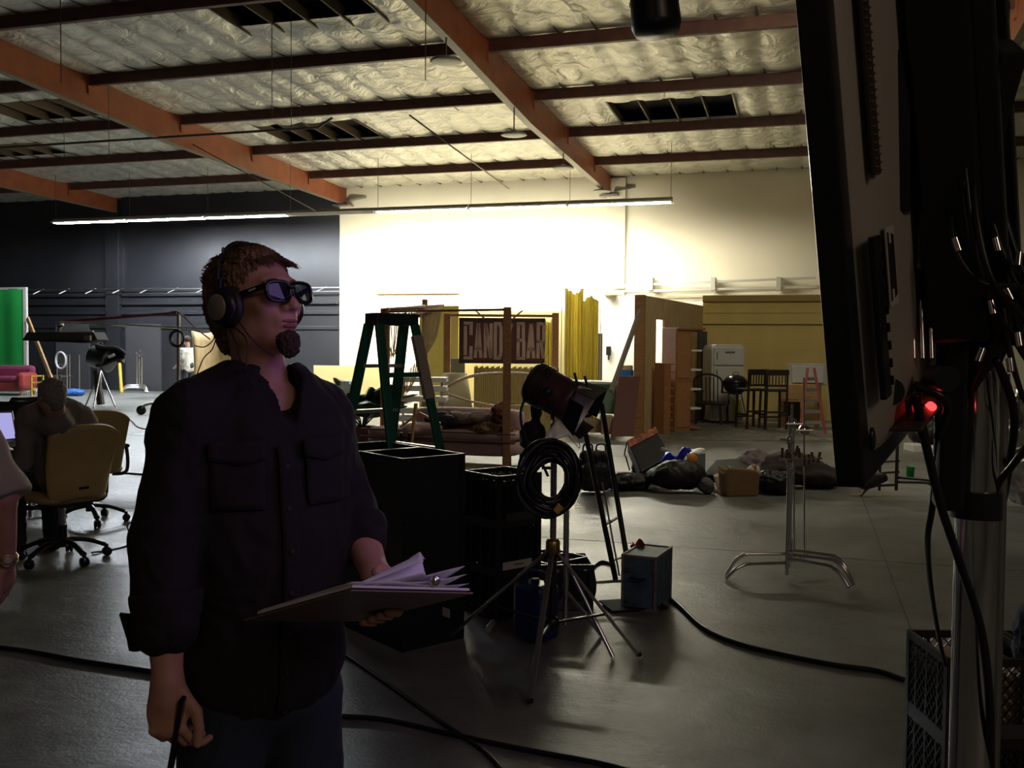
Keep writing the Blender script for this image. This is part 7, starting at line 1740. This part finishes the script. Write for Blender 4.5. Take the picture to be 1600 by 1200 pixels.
# ================= things hung under the roof =================
def roof_things():
    md = mat('lamp disc', (.25, .24, .21), .5, metal=.3)
    for k, (x, y) in enumerate(((697, 96), (803, 211), (880, 263), (941, 299))):
        lab = ['nearest, largest', 'second', 'third', 'farthest, smallest'][k]
        # solve for the beam plane X
        r = ray(x, y); s_ = (-5.07 - 0) / r.x; p = CO + r * s_
        t = thing('pendant_disc', 'round flat disc lamp hung under the middle roof beam, %s of the four' % lab, 'lamp', p)
        MB(True).lathe(p, [(0, -.015), (.20, -.012), (.235, 0), (.21, .03), (.06, .06), (.03, .09), (0, .09)], n=28).build('shade', md, t); MB(True).tube(p + Vector((0, 0, .08)), Vector((p.x, p.y, zr(p.y) - .55)), .012, n=8).build('stem', M_wire, t)
    # big dark cylinder at the top
    c = P(1022, 0, 5.2); t = thing('hanging_duct', 'big dark round canister hanging from above at the top of the picture', 'canister', c)
    ax = CF(.10, -.05, -1).normalized(); MB(True).lathe(c, [(.10, -.45), (.125, -.40), (.13, .0), (.135, .14), (.12, .18), (0, .19)], ax, 30, M=None).build('body', M_blackpl, t); MB(True).tube(c - ax * .4, c - ax * (zr(5) - c.z + .0), .014, n=8).build('stem', M_wire, t)
    for k in range(4): MB(True).lathe(c + ax * (-.3 + .1 * k), [(.128, 0), (.136, .006), (.136, .016), (.128, .022)], ax, 30).build('rib', M_leather, t)
    # sprinkler / conduit runs
    def pipe(lab, pts, r, n='conduit_pipe'):
        o = MB(True).path(pts, r, 8, 1).build(n, mat('dark pipe', (.07, .055, .045), .5, metal=.4), None, origin=pts[0]); setp(o, lab, 'pipe')
    z = lambda Y, d: zr(Y) - d
    pipe('thin dark pipe running across under the purlins at the left', [Vector((-27, 17, z(17, .62))), Vector((-9.2, 17, z(17, .62))), Vector((-8.9, 17, z(17, .45)))], .025)
    pipe('thin steel rod slanting down from the purlins toward the strip lights', [P(640, 180, 17.0), P(795, 295, 23.0)], .015)
    pipe('dark rod slanting from the roof down toward the left end of the strip lights', [Vector((-13.2, 17.65, zr(17.65) - .27)), P(494, 330, 23)], .012)
    for k, (x, y, D) in enumerate(((95, 60, 11), (425, 130, 14), (455, 150, 14.5), (100, 205, 17.8), (170, 205, 17.8), (665, 60, 11.6))):
        a = P(x, y, D); b = Vector((a.x, a.y, zr(a.y))); a = a - Vector((0, 0, .5)); o = MB(True).tube(a, b, .006, n=6).build('hanger_wire', M_wire, None, origin=a); setp(o, 'thin wire hanging loose from the roof', 'wire', 'loose hanger wires under the roof')
    a = PY(549, 300, 25.2); 
    for k, (X, nm) in enumerate(((-12.9, 'left'), (-5.07, 'middle'))):
        c = Vector((X, WY - .30, zr(WY) - .47)); t = thing('beam_seat', 'pale steel bracket where the %s roof beam meets the back wall' % nm, 'bracket', c)
        MB(True).prism([c + Vector((.15, .28, .3)), c + Vector((.65, .28, .25)), c + Vector((.65, .28, .18)), c + Vector((.15, -.05, .05))], (0, -.06, 0)).build('gusset', M_steel, t); MB(True).box(c + Vector((0, .12, -.03)), (.5, .36, .05)).build('plate', M_steel, t)
roof_things()
